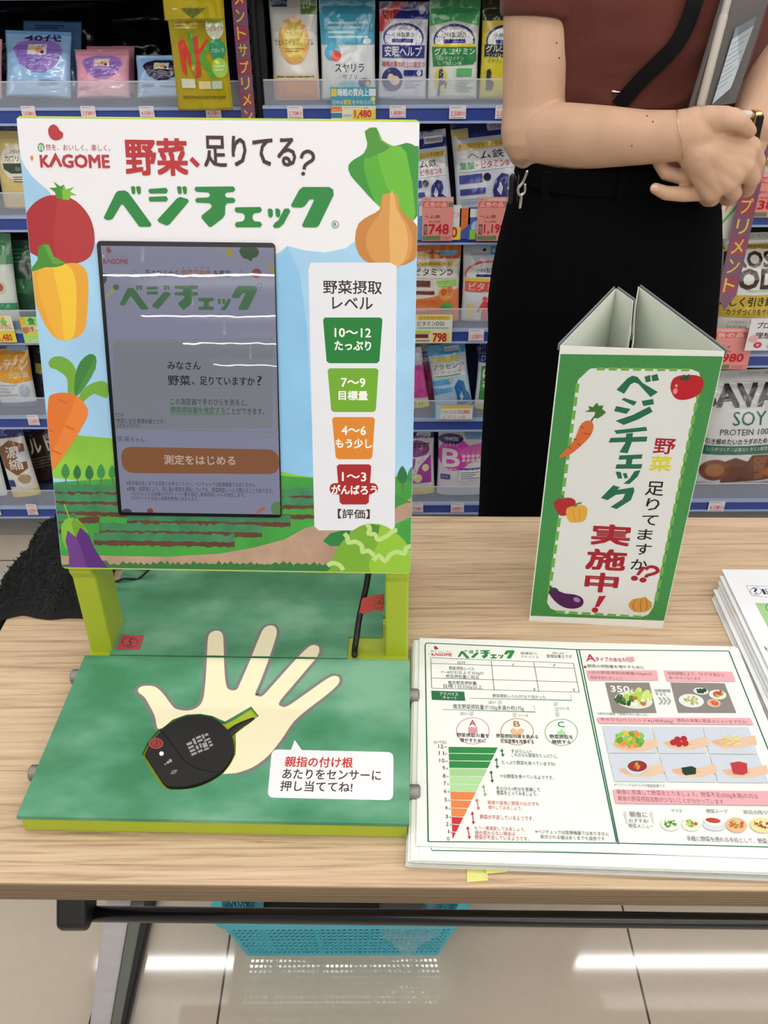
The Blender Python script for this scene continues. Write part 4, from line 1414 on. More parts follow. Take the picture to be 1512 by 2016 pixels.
for t in (('すばらしい!', 1006, 1476, 1046, 1483, GT), ('これからも野菜をたっぷりと。', 1007, 1484, 1098, 1492, GT), ('たっぷり野菜を食べていますね!', 988, 1499, 1093, 1507, GT), ('十分野菜を食べているようです。', 984, 1526, 1090, 1534, '#33473e'),
          ('手のひら1杯分を意識して', 977, 1550, 1063, 1558, '#33473e'), ('野菜をとってみましょう。', 978, 1558, 1058, 1567, '#33473e'), ('朝食や昼食に野菜のおかずを', 960, 1578, 1061, 1586, '#cc5f42'), ('増やしてみましょう。', 961, 1587, 1028, 1595, '#cc5f42'),
          ('野菜が不足しているようです。', 945, 1606, 1051, 1615, '#b02c36'), ('もう一度測定してみましょう。', 934, 1628, 1034, 1636, '#b02c36'), ('値が変わらない場合は', 935, 1637, 1014, 1645, '#b02c36'), ('野菜が不足しているようです。', 935, 1646, 1041, 1655, '#b02c36'),
          ('※ベジチェックは医療機器ではありません', 1054, 1636, 1198, 1644, '#555558'), ('表示される値はあくまでも目安です', 1064, 1646, 1190, 1654, '#555558')):
    pr.text(*t, .008)
# right-hand page
def g6(*p): return [(1130 + x / 3.2, 1110 + y / 3.2) for x, y in p]
def t6(s, x0, y0, x1, y1, c, b=.006):
    (a, b_), (e, f) = g6((x0, y0), (x1, y1))
    pr.text(s, a, b_, e, f, c, b)
def p6(c, *p): pr.poly(g6(*p), c)
t6('A', 75, 572, 132, 616, '#b8323f', .02)
t6('タイプのあなたへ', 136, 592, 356, 618, '#b8323f', .012)
p6('#dba0a8', (325, 590), (375, 588), (382, 615), (360, 622), (330, 612))
pr.ell(*g6((70, 652))[0], 3, 2.4, '#b02c36', n=14)
t6('野菜の摂取量を増やすために', 86, 640, 440, 660, '#4a4a4c')
pk = '#e0a5ac'
p6(pk, (76, 674), (520, 673), (532, 738), (92, 738))
p6(pk, (566, 674), (995, 682), (1018, 745), (584, 743))
t6('1日の野菜摂取目標量350g※の', 98, 682, 490, 703, '#4a4042')
t6('目安を知りましょう', 106, 711, 300, 731, '#4a4042')
t6('加熱調理により、"かさ"が減ると', 590, 686, 940, 708, '#4a4042')
t6('食べやすくなります', 598, 714, 796, 732, '#4a4042')
tp = '#87807c'
p6(tp, (196, 750), (474, 751), (520, 941), (242, 941))
p6(tp, (608, 750), (948, 755), (1022, 941), (656, 940))
def dish(x, y, rx, ry, c): pr.ell(*g6((x, y))[0], rx / 3.2, ry / 3.2, c, .12)
def bits(x, y, rx, ry, cs, n, s=9, seed=1):
    r = random.Random(seed)
    for k in range(n):
        a, q = r.uniform(0, 6.28), r.uniform(0, 1) ** .5
        cx, cy = g6((x + rx * q * math.cos(a), y + ry * q * math.sin(a)))[0]
        pr.ell(cx, cy, r.uniform(.5, 1) * s / 3.2, r.uniform(.35, .8) * s / 3.2, cs[k % len(cs)], r.uniform(0, 3), n=9)
dish(375, 862, 120, 52, '#d4d8d0')
bits(405, 838, 78, 42, ['#b8cc62', '#a7c14c', '#c4d678'], 26, 26, 2)
bits(310, 862, 70, 26, ['#3f5f34', '#4f7a3f', '#2f4f2a'], 30, 18, 3)
bits(400, 872, 40, 22, ['#d8dcc0', '#e2e4d0', '#7a9a4f'], 8, 16, 4)
for x, y in ((384, 850), (438, 886)):
    pr.ell(*g6((x, y))[0], 4.6, 3.8, '#c2622f')
t6('350', 230, 772, 348, 812, '#eceae6', .03)
t6('g', 356, 794, 374, 818, '#eceae6', .01)
t6('加熱調理', 506, 792, 606, 812, '#4a4a4c')
t6('すると…', 512, 816, 608, 834, '#4a4a4c')
for k in range(3):
    pr.line(g6((534 + 26 * k, 842), (556 + 26 * k, 866), (540 + 26 * k, 888)), 3, '#a6a8a8')
for x, y, rx, ry, c, bx in ((738, 866, 80, 42, '#d6dedc', ['#a8b866', '#8f9a4a', '#c9b070']), (798, 806, 48, 22, '#d2d8d8', ['#2f4a34', '#26402c']), (904, 828, 56, 30, '#d8dcd0', ['#c2573c', '#9fb24a', '#b8443a']), (880, 882, 44, 26, '#cbb49a', ['#c2573c', '#d0663f'])):
    dish(x, y, rx, ry, c)
    bits(x, y - 2, rx * .6, ry * .55, bx, 22, 12, int(x))
t6('※厚生労働省「健康日本21(第二次)」', 148, 944, 468, 960, '#6a6a6c', 0)
p6(pk, (142, 972), (1110, 976), (1130, 1018), (156, 1010))
t6('手のひら(ベジハンド※)1杯約60g!', 168, 980, 622, 1004, '#4a4042')
t6('普段の食事に野菜メニューをプラス!', 650, 985, 1084, 1006, '#4a4042')
lb = '#c3cbd6'
for q in (((180, 1026), (478, 1032), (524, 1196), (214, 1196)), ((490, 1032), (800, 1032), (838, 1198), (534, 1198)), ((812, 1032), (1098, 1034), (1156, 1204), (850, 1200)),
          ((216, 1204), (530, 1206), (578, 1378), (256, 1374)), ((538, 1206), (842, 1208), (898, 1380), (590, 1378)), ((854, 1208), (1160, 1212), (1225, 1384), (908, 1382))):
    p6(lb, *q)
sk, sk2 = '#d2aa90', '#d9bba0'
for x, y in ((370, 1150), (690, 1140), (990, 1130), (410, 1310), (740, 1312), (1060, 1316)):
    p6(sk2, (x - 20, y - 10), (x + 110, y - 40), (x + 150, y - 44), (x + 162, y + 8), (x + 60, y + 38), (x - 60, y + 36), (x - 122, y + 8), (x - 130, y - 10), (x - 60, y - 12))
    p6(sk, (x - 128, y - 12), (x - 40, y - 26), (x + 60, y), (x + 10, y + 22), (x - 60, y + 20), (x - 100, y + 12))
bits(350, 1112, 92, 46, ['#5f9a3c', '#6fae48', '#86bc50', '#d0b84a', '#d8893c'], 46, 26, 21)
for x, y in ((625, 1130), (650, 1112), (690, 1108), (660, 1140), (700, 1136)):
    pr.ell(*g6((x, y))[0], 6.6, 6, '#aa2630')
r_ = random.Random(8)
for k in range(26):
    x, y, a = r_.uniform(935, 1040), r_.uniform(1090, 1145), r_.uniform(-.8, .8)
    pr.line(g6((x - 22, y - 22 * a), (x + 22, y + 22 * a)), 1.5, ('#e0cf86', '#d8c268', '#e6dca0')[k % 3])
pr.ell(*g6((392, 1285))[0], 21, 15, '#b9cfdf')
pr.ell(*g6((398, 1280))[0], 19, 11, '#8f2f26')
bits(396, 1278, 36, 16, ['#b3543c', '#9fae5a', '#c98a4a'], 9, 14, 31)
p6('#1f3a26', (676, 1290), (740, 1280), (768, 1292), (766, 1330), (700, 1338), (682, 1322))
p6('#b53a40', (982, 1260), (1036, 1250), (1088, 1262), (1092, 1322), (1060, 1336), (1002, 1328))
p6('#c9ced8', (966, 1240), (1010, 1224), (1080, 1236), (1088, 1262), (1036, 1250), (982, 1260))
t6('※ベジハンドはカゴメの登録商標です。', 254, 1390, 578, 1410, '#6a6a6c', 0)
p6(pk, (244, 1428), (1240, 1438), (1270, 1528), (262, 1514))
t6('朝食に意識して野菜をとりましょう。野菜不足(350g未満)の方は', 272, 1440, 1152, 1476, '#5a4a4e', .008)
t6('朝食の野菜摂取皿数が少ないことが分かっています', 278, 1478, 936, 1510, '#5a4a4e', .008)
for t in (('朝食に', 350, 1566, 460, 1602), ('おすすめ!', 346, 1612, 468, 1636), ('野菜メニュー', 344, 1644, 496, 1670), ('サラダ', 612, 1550, 680, 1572), ('野菜スープ', 834, 1552, 966, 1576), ('前日の残り物', 1068, 1558, 1245, 1584), ('手軽に野菜を摂れる手段として、野菜ジ', 712, 1728, 1240, 1760)):
    t6(*t, '#4f4f52', .006)
for x in (322, 488):
    pr.line(g6((x, 1575), (x + 12, 1640)), 2.5, '#c6c8c8')
    pr.ell(*g6((x, 1580))[0], 2.6, 5, '#c6c8c8')
for x, y, rx, ry, c, bx in ((604, 1648, 58, 38, '#dde2dc', ['#3f7a3c', '#7fae5a', '#cfdcb0']), (735, 1650, 58, 38, '#d9e4cc', ['#8fbc56', '#b04a3c', '#a7cc74']), (880, 1656, 68, 30, '#ced2d6', ['#d0d4d8']), (1022, 1652, 66, 46, '#d9b286', ['#b8643c', '#9fae56', '#c4502f']), (1180, 1654, 72, 46, '#dfd596', ['#8a4a2e', '#c9784a', '#d8cfa6'])):
    dish(x, y, rx, ry, c)
    bits(x, y - 6, rx * .68, ry * .55, bx, 26, 13, int(x))
dish(876, 1630, 58, 28, '#e3e4e6')
dish(874, 1624, 48, 16, '#b2452f')
top_sheet = link('advice_sheet', bmS, pr.mats, loc=GP.P(GW / 2, GD / 2))
tag(top_sheet, 'printed advice sheet with a level chart and food photos on top of the pile', 'paper sheet')

# two yellow sticky tabs hanging out of the pile
ym = mat('yellow_note_paper', '#dcd884', .7, noise_amt=.03)
for q, z, lab in (((919, 1704, 960, 1736), TZ + .0012, 'yellow sticky tab nearer the table edge, sticking out below the paper pile'),
                  ((956, 1702, 998, 1719), TZ + .0030, 'yellow sticky tab tucked slightly higher in the paper pile')):
    a, b, c, d = at_z(q[0], q[1], z), at_z(q[2], q[1] - 1, z), at_z(q[2] + 1, q[3] - 3, z), at_z(q[0] + .5, q[3], z)
    bm = bmesh.new()
    back = Vector((0, .02, 0))
    prism(bm, [a + back, b + back, b, c + Vector((0, 0, -.0004)), d + Vector((0, 0, -.0006)), a], (0, 0, -.0003))
    tag(link('sticky_tab', bm, ym, loc=(a + c) / 2), lab, 'sticky note', None)

# ---------------- stack of clear sleeves at the edge
LZ = TZ + .026
LP = Plane(at_z(1400, 1136, LZ), Vector((1, -.014, 0)), Vector((.014, 1, 0)))
sl_m = mat('clear_sleeve_film', '#f0f2f4', .12, spec=.6, coat=.6, noise_amt=.02)
rr = random.Random(5)
for k in range(9):
    z = TZ + .002 + k * .0026
    o = LP.P(rr.uniform(-.001, .003) + .0012 * k, 0)
    o = Vector((o.x, o.y - .0011 * (8 - k) - rr.uniform(0, .004), z))
    o += Vector((.0006 * k, .001 * k, 0))
    bm = bmesh.new()
    d = Vector((-LP.V.x, -LP.V.y, 0))
    prism(bm, [o, o + Vector((.215, -.003, 0)), o + Vector((.215, -.003, 0)) + d * .295, o + d * .295], (0, 0, -.0019))
    s = link('sleeved_leaflet', bm, [sl_m], loc=o, bevel=.0008)
    tag(s, 'white leaflet in a clear sleeve, under the question-mark leaflet, only its edge showing', 'leaflet', 'sleeved leaflets in the stack')
o = at_z(1421, 1121, LZ)
QP = Plane(at_z(1421, 1121, LZ), Vector((1, -.014, 0)), LP.V)
bm = bmesh.new()
d = -LP.V
prism(bm, [QP.P(0, 0), QP.P(.21, 0), QP.P(.21, -.295), QP.P(0, -.295)], (0, 0, -.0008))
pr = Print(QP.P, QP.uv, 'paper', bm=bm, mats=[mat('white_paper', '#e4e6ea', .6)], lift=.0001)
pr.line([(1469, 1153), (1560, 1156)], .9, '#3a4a44')
pr.line([(1469, 1153), (1480, 1173), (1560, 1180)], .9, '#3a6a44')
pr.ring(1488, 1164, 11, 7.5, 1, '#2f3f6a')
pr.text('?', 1483, 1158, 1493, 1169, '#26345f', .004)
pr.text('1', 1501, 1160, 1506, 1170, '#2f2f33', 0)
pr.text('日', 1508, 1160, 1520, 1170, '#2f2f33', 0)
pr.poly([(1486, 1187), (1600, 1190), (1600, 1300), (1546, 1300)], '#9cc78e')
pr.ring(1516, 1196, 8, 8, 1.2, '#2f3a33')
pr.text('ビ', 1506, 1272, 1524, 1282, '#4a4a4c', 0)
tag(link('leaflet', bm, pr.mats, loc=o), 'white leaflet with a question mark and green panel on top of the sleeve stack', 'leaflet')

# ---------------- black towel left of the stand
bm = bmesh.new()
tw = random.Random(2)
N = 90
cx0, cx1, cy0, cy1 = -.62, -.357, .874, 1.075
ridge = at_y(112, 1018, .985)
vg = []
for j in range(N + 1):
    r = []
    for i in range(N + 1):
        s, t = i / N, j / N
        x = cx0 + (cx1 - cx0) * s
        q_ = min(1, max(0, (x + .505) / .105))
        y = cy0 + (.942 + .115 * q_ * q_ * (3 - 2 * q_) - cy0) * t
        edge = min(1, min(s, 1 - s) * 7) ** .5 * min(1, min(t, 1 - t) * 5) ** .55
        hill = .016 + .062 * math.exp(-(min(0, x - ridge.x) / .036) ** 2) * math.exp(-((t - .58) / .36) ** 2) + .006 * math.exp(-((x + .47) / .04) ** 2 - ((t - .6) / .4) ** 2)
        fold = .006 * noise.noise(Vector((x * 18, y * 22, 1))) + .006 * noise.noise(Vector((x * 50, y * 50, 4)))
        fuzz = .0035 * noise.noise(Vector((x * 330, y * 330, 9))) + .003 * noise.noise(Vector((x * 700, y * 700, 2)))
        z = TZ + .0015 + max(0, edge * (hill + fold) + edge * fuzz * 1.6)
        EX = -.4835
        if x < EX:                                     # hangs down over the end of the table
            z -= (EX - x) * 1.1 + .004
            x = EX - .010 * (1 - math.exp((x - EX) / .012))
        r.append(bm.verts.new((x + .003 * noise.noise(Vector((t * 9, 3, s * 2))) - .003 , y + .010 * noise.noise(Vector((s * 7, 8, t))), z)))
    vg.append(r)
for j in range(N):
    for i in range(N):
        bm.faces.new([vg[j][i], vg[j][i + 1], vg[j + 1][i + 1], vg[j + 1][i]])
rim = [vg[0][i] for i in range(N + 1)] + [vg[j][N] for j in range(1, N + 1)] + [vg[N][i] for i in range(N - 1, -1, -1)] + [vg[j][0] for j in range(N - 1, 0, -1)]
low = [bm.verts.new((v.co.x, v.co.y, TZ + .0006 if v.co.x > -.480 else v.co.z - .006)) for v in rim]
for k in range(len(rim)):
    m = (k + 1) % len(rim)
    bm.faces.new([rim[k], rim[m], low[m], low[k]])
# terry loops standing off the pile
for k in range(5200):
    v = vg[tw.randrange(2, N - 1)][tw.randrange(2, N - 1)].co
    p = v + Vector((tw.uniform(-.002, .002), tw.uniform(-.001, .001), -.0005))
    a = tw.uniform(0, 6.28)
    d = Vector((math.cos(a) * .8, math.sin(a) * .8 - .4, tw.uniform(.5, 1.2))).normalized() * tw.uniform(.0018, .0036)
    w = d.cross(Vector((0, 0, 1))).normalized() * .0011
    q = [bm.verts.new(p - w), bm.verts.new(p + w), bm.verts.new(p + d + w * .6), bm.verts.new(p + d - w * .6)]
    bm.faces.new(q)
tag(link('towel', bm, mat('black_terry', '#17181a', .95, sheen=.12, noise_amt=.3, noise_scale=300), loc=(-.44, .96, TZ)), 'rumpled black terry towel on the table beside the lime post', 'towel')

# ================================================================== BASKET UNDER THE TABLE
teal = mat('teal_plastic', '#4ab4c6', .35, noise_amt=.03)
bA, bB = at_z(487, 1881, .002), at_z(862, 1875, .002)
bx0, bx1, by0 = bA.x, bB.x, (bA.y + bB.y) / 2
by1, bh, fl = by0 + .20, .142, .030
basket = thing('plastic_basket', 'teal mesh plastic basket on the floor under the table', 'basket', ((bx0 + bx1) / 2, (by0 + by1) / 2, 0))
def wall(a, b, A, B_, n, m, name):
    """A slightly flared lattice wall between foot line a-b and rim line A-B_."""
    bm = bmesh.new()
    a, b, A, B_ = Vector(a), Vector(b), Vector(A), Vector(B_)
    nn = (b - a).cross(A - a).normalized() * .0016
    def pt(s, t): return (a.lerp(b, s)).lerp(A.lerp(B_, s), t)
    holes = []
    S0, S1, T0_, T1 = .015, .985, .06, .86
    def quad(s0, t0, s1, t1):
        v = [pt(s0, t0), pt(s1, t0), pt(s1, t1), pt(s0, t1)]
        prism(bm, v, nn)
    quad(0, 0, 1, T0_)
    quad(0, T1, 1, 1)
    quad(0, T0_, S0, T1)
    quad(S1, T0_, 1, T1)
    for j in range(m):
        t0 = T0_ + (T1 - T0_) * j / m
        t1 = T0_ + (T1 - T0_) * (j + 1) / m
        quad(S0, t0 + (t1 - t0) * .6, S1, t1)
    for i in range(n):
        s0 = S0 + (S1 - S0) * i / n
        s1 = S0 + (S1 - S0) * (i + 1) / n
        quad(s0, T0_, s0 + (s1 - s0) * .42, T1)
    for s in (.15, .39, .63, .86):
        c = pt(s, 0)
        v = [pt(s - .008, 0) - nn * 3, pt(s + .008, 0) - nn * 3, pt(s + .008, .9) - nn * 3, pt(s - .008, .9) - nn * 3]
        prism(bm, v, nn * 2.9)
    return link(name, bm, teal, basket)
wall((bx0, by0, .001), (bx1, by0, .001), (bx0 - fl, by0 - fl * .8, bh), (bx1 + fl, by0 - fl * .8, bh), 40, 9, 'side_wall')
wall((bx1, by1, .001), (bx0, by1, .001), (bx1 + fl, by1 + fl, bh), (bx0 - fl, by1 + fl, bh), 40, 9, 'side_wall')
wall((bx0, by1, .001), (bx0, by0, .001), (bx0 - fl, by1 + fl, bh), (bx0 - fl, by0 - fl * .8, bh), 22, 9, 'end_wall')
wall((bx1, by0, .001), (bx1, by1, .001), (bx1 + fl, by0 - fl * .8, bh), (bx1 + fl, by1 + fl, bh), 22, 9, 'end_wall')
bm = bmesh.new()
box(bm, (bx0, by0, .001), (bx1, by1, .003))
link('bottom', bm, teal, basket)
bm = bmesh.new()
ro = [(bx0 - fl - .014, by0 - fl * .8 - .012), (bx1 + fl + .014, by0 - fl * .8 - .012), (bx1 + fl + .014, by1 + fl + .012), (bx0 - fl - .014, by1 + fl + .012)]
ri = [(bx0 - fl + .002, by0 - fl * .8 + .002), (bx1 + fl - .002, by0 - fl * .8 + .002), (bx1 + fl - .002, by1 + fl - .002), (bx0 - fl + .002, by1 + fl - .002)]
ro, ri = round_poly(ro, .035), round_poly(ri, .03)
loft(bm, [[Vector((p[0], p[1], z)) for p in l] for l, z in ((ri, bh - .004), (ri, bh + .008), (ro, bh + .004), (ro, bh - .010))], close=False)
link('rim', bm, teal, basket, bevel=.002)
# crumpled clear bags in the basket
film = mat('clear_bag_film', '#eef3f5', .12, trans=.9, ior=1.08, spec=.6, alpha=.4)
def bag(name, c, sx, sy, sz, seed, label):
    bm = bmesh.new()
    bmesh.ops.create_icosphere(bm, subdivisions=5, radius=1)
    for v in bm.verts:
        p = v.co.copy()
        k = 1 + .30 * noise.noise(p * 2.2 + Vector((seed, 0, 0))) + .16 * noise.noise(p * 6 + Vector((0, seed, 0))) + .08 * abs(noise.noise(p * 14 + Vector((0, 0, seed))))
        v.co = Vector(c) + Vector((p.x * sx, p.y * sy, p.z * sz)) * k
    return tag(link(name, bm, film, loc=c), label, 'plastic bag')
bag('plastic_bag', (bx0 + .070, by0 + .085, .130), .058, .060, .030, 1.3, 'crumpled clear plastic bag lying in the teal basket beside the dark item')
bag('plastic_bag', (bx1 - .085, by0 + .095, .132), .068, .062, .032, 4.1, 'large crumpled clear bag at the end of the teal basket')
# the flap of film over the rim
bm = bmesh.new()
fa, fb = at_y(748, 1822, by0 - .052), at_y(868, 1815, by0 - .052)
n = 26
vg = []
for j in range(n + 1):
    r = []
    for i in range(n + 1):
        s, t = i / n, j / n
        p = fa.lerp(fb, s)
        L = .072 * (1 - abs(s - .47) * 1.5) + .008
        w = .006 * noise.noise(Vector((s * 6, t * 5, 2))) + .003 * noise.noise(Vector((s * 20, t * 16, 5)))
        if t < .3:
            q = Vector((p.x, by0 + .03 - .09 * (t / .3), bh + .015 + .004 * math.sin(s * 9)))
        else:
            q = Vector((p.x + (.47 - s) * .05 * (t - .3), by0 - .060 + abs(w) + .012 * (t - .3), bh + .012 - L * (t - .3) / .7))
        r.append(bm.verts.new(q + Vector((w * .5, 0, w))))
    vg.append(r)
for j in range(n):
    for i in range(n):
        bm.faces.new([vg[j][i], vg[j][i + 1], vg[j + 1][i + 1], vg[j + 1][i]])
fo = link('plastic_sheet', bm, film, loc=(fa + fb) / 2)
so = fo.modifiers.new('thick', 'SOLIDIFY')
so.thickness = .0003
tag(fo, 'flap of clear plastic film hanging over the front of the teal basket', 'plastic sheet')
bm = bmesh.new()
bmesh.ops.create_icosphere(bm, subdivisions=4, radius=1)
for v in bm.verts:
    p = v.co.copy()
    v.co = Vector(((bx0 + bx1) / 2, by0 + .075, .046)) + Vector((math.copysign(abs(p.x) ** .5, p.x) * .135, math.copysign(abs(p.y) ** .6, p.y) * .056, p.z * .036)) * (1 + .12 * noise.noise(p * 3))  # dark item widened across the basket to block lamp light through the holes
tag(link('dark_pouch', bm, mat('dark_nylon', '#1c1c1f', .7), loc=((bx0 + bx1) / 2, by0 + .09, .003), smooth=True), 'dark soft pouch lying at the bottom of the teal basket under the clear bags', 'pouch')

# ================================================================== THE STANDING PERSON
A = at_y
skin = mat('skin', '#c8a288', .5, spec=.35, sss=.05, noise_amt=.06, noise_scale=22, bump=.0002, bump_scale=260)
who = thing('person', 'person in a rust brown T-shirt and black trousers, hands clasped, behind the table', 'person', (.37, 1.43, 0))
FD = (0, 1, 0)
XC, YC = .385, 1.455                                  # trunk axis at the chest
TORSO = [  # z, centre x, half width, half depth
    (1.095, .362, .150, .098), (1.13, .365, .148, .098), (1.18, .372, .150, .102), (1.23, .380, .157, .108), (1.28, .386, .165, .110), (1.33, .390, .172, .104), (1.38, .393, .165, .090), (1.415, .395, .120, .070), (1.44, .395, .065, .055)]
def ell_ring(z, cx, cy, a, b, n=40, p=2.3):
    return [Vector((cx + a * math.copysign(abs(math.cos(t)) ** (2 / p), math.cos(t)), cy + b * math.copysign(abs(math.sin(t)) ** (2 / p), math.sin(t)), z)) for t in (2 * PI * k / n for k in range(n))]
bm = bmesh.new()
# core of the trunk and neck (under the clothes), head
loft(bm, [ell_ring(z, cx, YC, a * .90, b * .86) for z, cx, a, b in TORSO])
tube(bm, [(.395, YC + .005, 1.40), (.395, YC - .002, 1.50)], [.056, .050], n=24)
for c, r in (((.395, YC - .012, 1.60), (.074, .092, .108)), ((.395, YC - .040, 1.555), (.058, .062, .062))):
    m = bmesh.ops.create_icosphere(bm, subdivisions=4, radius=1)
    for v in m['verts']:
        v.co = Vector(c) + Vector((v.co.x * r[0], v.co.y * r[1], v.co.z * r[2]))
tube(bm, [(.395, YC - .098, 1.607), (.395, YC - .113, 1.574)], [.008, .012], n=12)              # nose
tube(bm, [(.377, YC - .100, 1.537), (.395, YC - .105, 1.537), (.413, YC - .100, 1.537)], [.005, .007, .005], n=10)   # lips
for s in (-1, 1):
    tube(bm, [(.395 + s * .075, YC - .006, 1.612), (.395 + s * .078, YC - .004, 1.575)], [.014, .009], n=12, flat=.5, flat_dir=(1, 0, 0))
# hips and legs under the trousers
loft(bm, [ell_ring(z, cx, 1.425, a, b) for z, cx, a, b in ((.80, .35, .13, .085), (.90, .35, .145, .09), (1.0, .355, .135, .085), (1.10, .362, .13, .085))])
for x0, x1 in ((.285, .265), (.425, .455)):
    tube(bm, [(x0, 1.425, .86), (x0 * .6 + x1 * .4, 1.425, .48), (x1, 1.435, .09)], [.075, .052, .036], n=20)
    tube(bm, [(x1, 1.45, .045), (x1, 1.31, .035)], [.032, .030], n=16)
# right arm (towards the shelf), elbow bent, forearm across the waist
tube(bm, [A(1092, -80, 1.455), A(1066, 40, 1.435), A(1062, 130, 1.42), A(1055, 215, 1.41), A(1052, 262, 1.40)], [.046, .0535, .0515, .0480, .0485], n=28, flat=.92, flat_dir=FD)
tube(bm, [A(1050, 262, 1.40), A(1085, 268, 1.375), A(1135, 270, 1.345), A(1200, 270, 1.315), A(1270, 271, 1.287), A(1330, 268, 1.268), A(1372, 264, 1.262)],
     [.0465, .0455, .0440, .0395, .0345, .0320, .0335], n=28, flat=.86, flat_dir=FD)
tube(bm, [A(1028, 302, 1.405), A(1062, 312, 1.385), A(1110, 306, 1.36)], [.020, .022, .026], n=20)      # point of the elbow
# back of the right hand: four long bones fanning to the knuckles
W = A(1352, 266, 1.264)
for k, r0, r1 in ((A(1474, 292, 1.258), .027, .0165), (A(1462, 326, 1.247), .027, .0165), (A(1432, 358, 1.243), .026, .0155), (A(1400, 378, 1.250), .025, .0140)):
    tube(bm, [W, W.lerp(k, .55) + Vector((0, -.002, 0)), k], [r0, (r0 + r1) / 2, r1], n=18)
tube(bm, [A(1365, 245, 1.262), A(1440, 240, 1.258)], [.022, .018], n=18)
tube(bm, [A(1380, 300, 1.258), A(1430, 318, 1.255)], [.030, .026], n=18)
for k, r1 in ((A(1462, 306, 1.253), .018), (A(1442, 340, 1.246), .0185), (A(1412, 364, 1.248), .0165)):
    tube(bm, [W, W.lerp(k, .5) + Vector((0, -.004, 0)), k], [.026, .024, r1], n=18)
# fingers curling away around the other wrist
for pts, rr_ in (([A(1474, 292, 1.258), A(1489, 318, 1.270), A(1484, 350, 1.296), A(1462, 360, 1.315)], [.0150, .0125, .0112, .0090]),
                 ([A(1462, 326, 1.247), A(1479, 350, 1.262), A(1470, 374, 1.290), A(1447, 374, 1.310)], [.0150, .0125, .0112, .0090]),
                 ([A(1432, 358, 1.243), A(1444, 380, 1.258), A(1434, 392, 1.286), A(1416, 385, 1.306)], [.0140, .0118, .0105, .0085]),
                 ([A(1400, 378, 1.250), A(1402, 392, 1.264), A(1392, 394, 1.284), A(1380, 386, 1.300)], [.0130, .0105, .0092, .0078])):
    tube(bm, pts, rr_, n=16)
tube(bm, [A(1392, 238, 1.255), A(1432, 233, 1.240), A(1458, 241, 1.236), A(1476, 258, 1.243)], [.0190, .0150, .0122, .0090], n=16)    # thumb
# left arm and hand
tube(bm, [A(1632, -140, 1.475), A(1600, -40, 1.46), A(1562, 80, 1.43)], [.044, .052, .046], n=26)
tube(bm, [A(1562, 80, 1.43), A(1532, 140, 1.395), A(1505, 195, 1.355), A(1484, 243, 1.333)], [.046, .0435, .0370, .0310], n=26)
tube(bm, [A(1484, 243, 1.333), A(1462, 285, 1.326), A(1430, 345, 1.312)], [.030, .033, .030], n=20, flat=.7, flat_dir=FD)
for pts, rr_ in (([A(1432, 349, 1.300), A(1390, 349, 1.284), A(1345, 348, 1.274), A(1311, 340, 1.277), A(1297, 320, 1.288)], [.0120, .0118, .0113, .0106, .0088]),
                 ([A(1435, 374, 1.296), A(1392, 379, 1.274), A(1345, 382.5, 1.262), A(1310, 380, 1.260), A(1290, 371, 1.263)], [.0115, .0110, .0104, .0096, .0078]),
                 ([A(1425, 328, 1.318), A(1372, 327, 1.305), A(1332, 322, 1.304), A(1314, 306, 1.312)], [.0125, .0120, .0112, .0092]),
                 ([A(1418, 306, 1.326), A(1366, 300, 1.322), A(1330, 288, 1.326), A(1322, 270, 1.332)], [.0125, .0120, .0110, .0090])):
    tube(bm, pts, rr_, n=16)
bm = remesh(bm, .0019, 9, .5)
link('body', bm, skin, who, smooth=True)

mole = mat('mole', '#6a4a3a', .6)
for x, y, Y in ((1274, 227, 1.252), (1285, 238, 1.245), (1243, 288, 1.268), (1097, 84, 1.372), (1102, 114, 1.372)):
    p = A(x, y, Y)
    bm = bmesh.new()
    m = bmesh.ops.create_icosphere(bm, subdivisions=2, radius=1)
    hit_ = None
    for k in range(60):                                 # rest the spot on the skin
        q = A(x, y, Y - .03 + k * .002)
        ok, loc_, nr, ix = who.children[0].closest_point_on_mesh(q - ORG[who.name])
        if ok and (loc_ + ORG[who.name] - q).length < .0022:
            hit_ = loc_ + ORG[who.name]
            break
    if hit_ is None:
        bm.free()
        continue
    for v in m['verts']:
        v.co = hit_ + v.co * .0012
    link('mole', bm, mole, who, smooth=True)

# ---- shirt
shirt_m = mat('rust_jersey', '#5c3129', .88, spec=.15, sheen=.15, noise_amt=.06, noise_scale=600, bump=.0003, bump_scale=700)
bm = bmesh.new()
loft(bm, [ell_ring(z, cx, YC, a, b) for z, cx, a, b in TORSO[1:]])
tube(bm, [(.30, YC, 1.385), A(1094, -88, 1.455), A(1092, -80, 1.455)], [.055, .064, .064], n=30)
tube(bm, [(.49, YC, 1.385), A(1630, -140, 1.475), A(1632, -130, 1.475)], [.055, .064, .064], n=30)
tube(bm, [(.30, YC, 1.385), A(1090, -95, 1.455), A(1072, -20, 1.442), A(1064, 40, 1.435)], [.062, .066, .062, .0575], n=30, cap=False)
tube(bm, [(.49, YC, 1.385), A(1632, -150, 1.475), A(1608, -50, 1.462)], [.062, .064, .060], n=30, cap=False)
bm = remesh(bm, .0045, 8, .5)
for v in bm.verts:
    p = v.co
    f = max(0, min(1, (1.30 - p.z) / .2))
    fold_ = 1 - abs(noise.noise(Vector((p.x * 9 + p.z * 9, 3, p.z * 15 - p.x * 6)))) * 2.2
    w = .0045 * max(0, fold_) + .004 * noise.noise(Vector((p.x * 16 + p.z * 10, p.y * 10, p.z * 26))) + .0030 * noise.noise(Vector((p.x * 30 - p.z * 24, 5, p.z * 18)))
    side = 1 if p.y < YC else .4
    v.co.y -= w * side * (.5 + f)
link('shirt', bm, shirt_m, who, smooth=True)
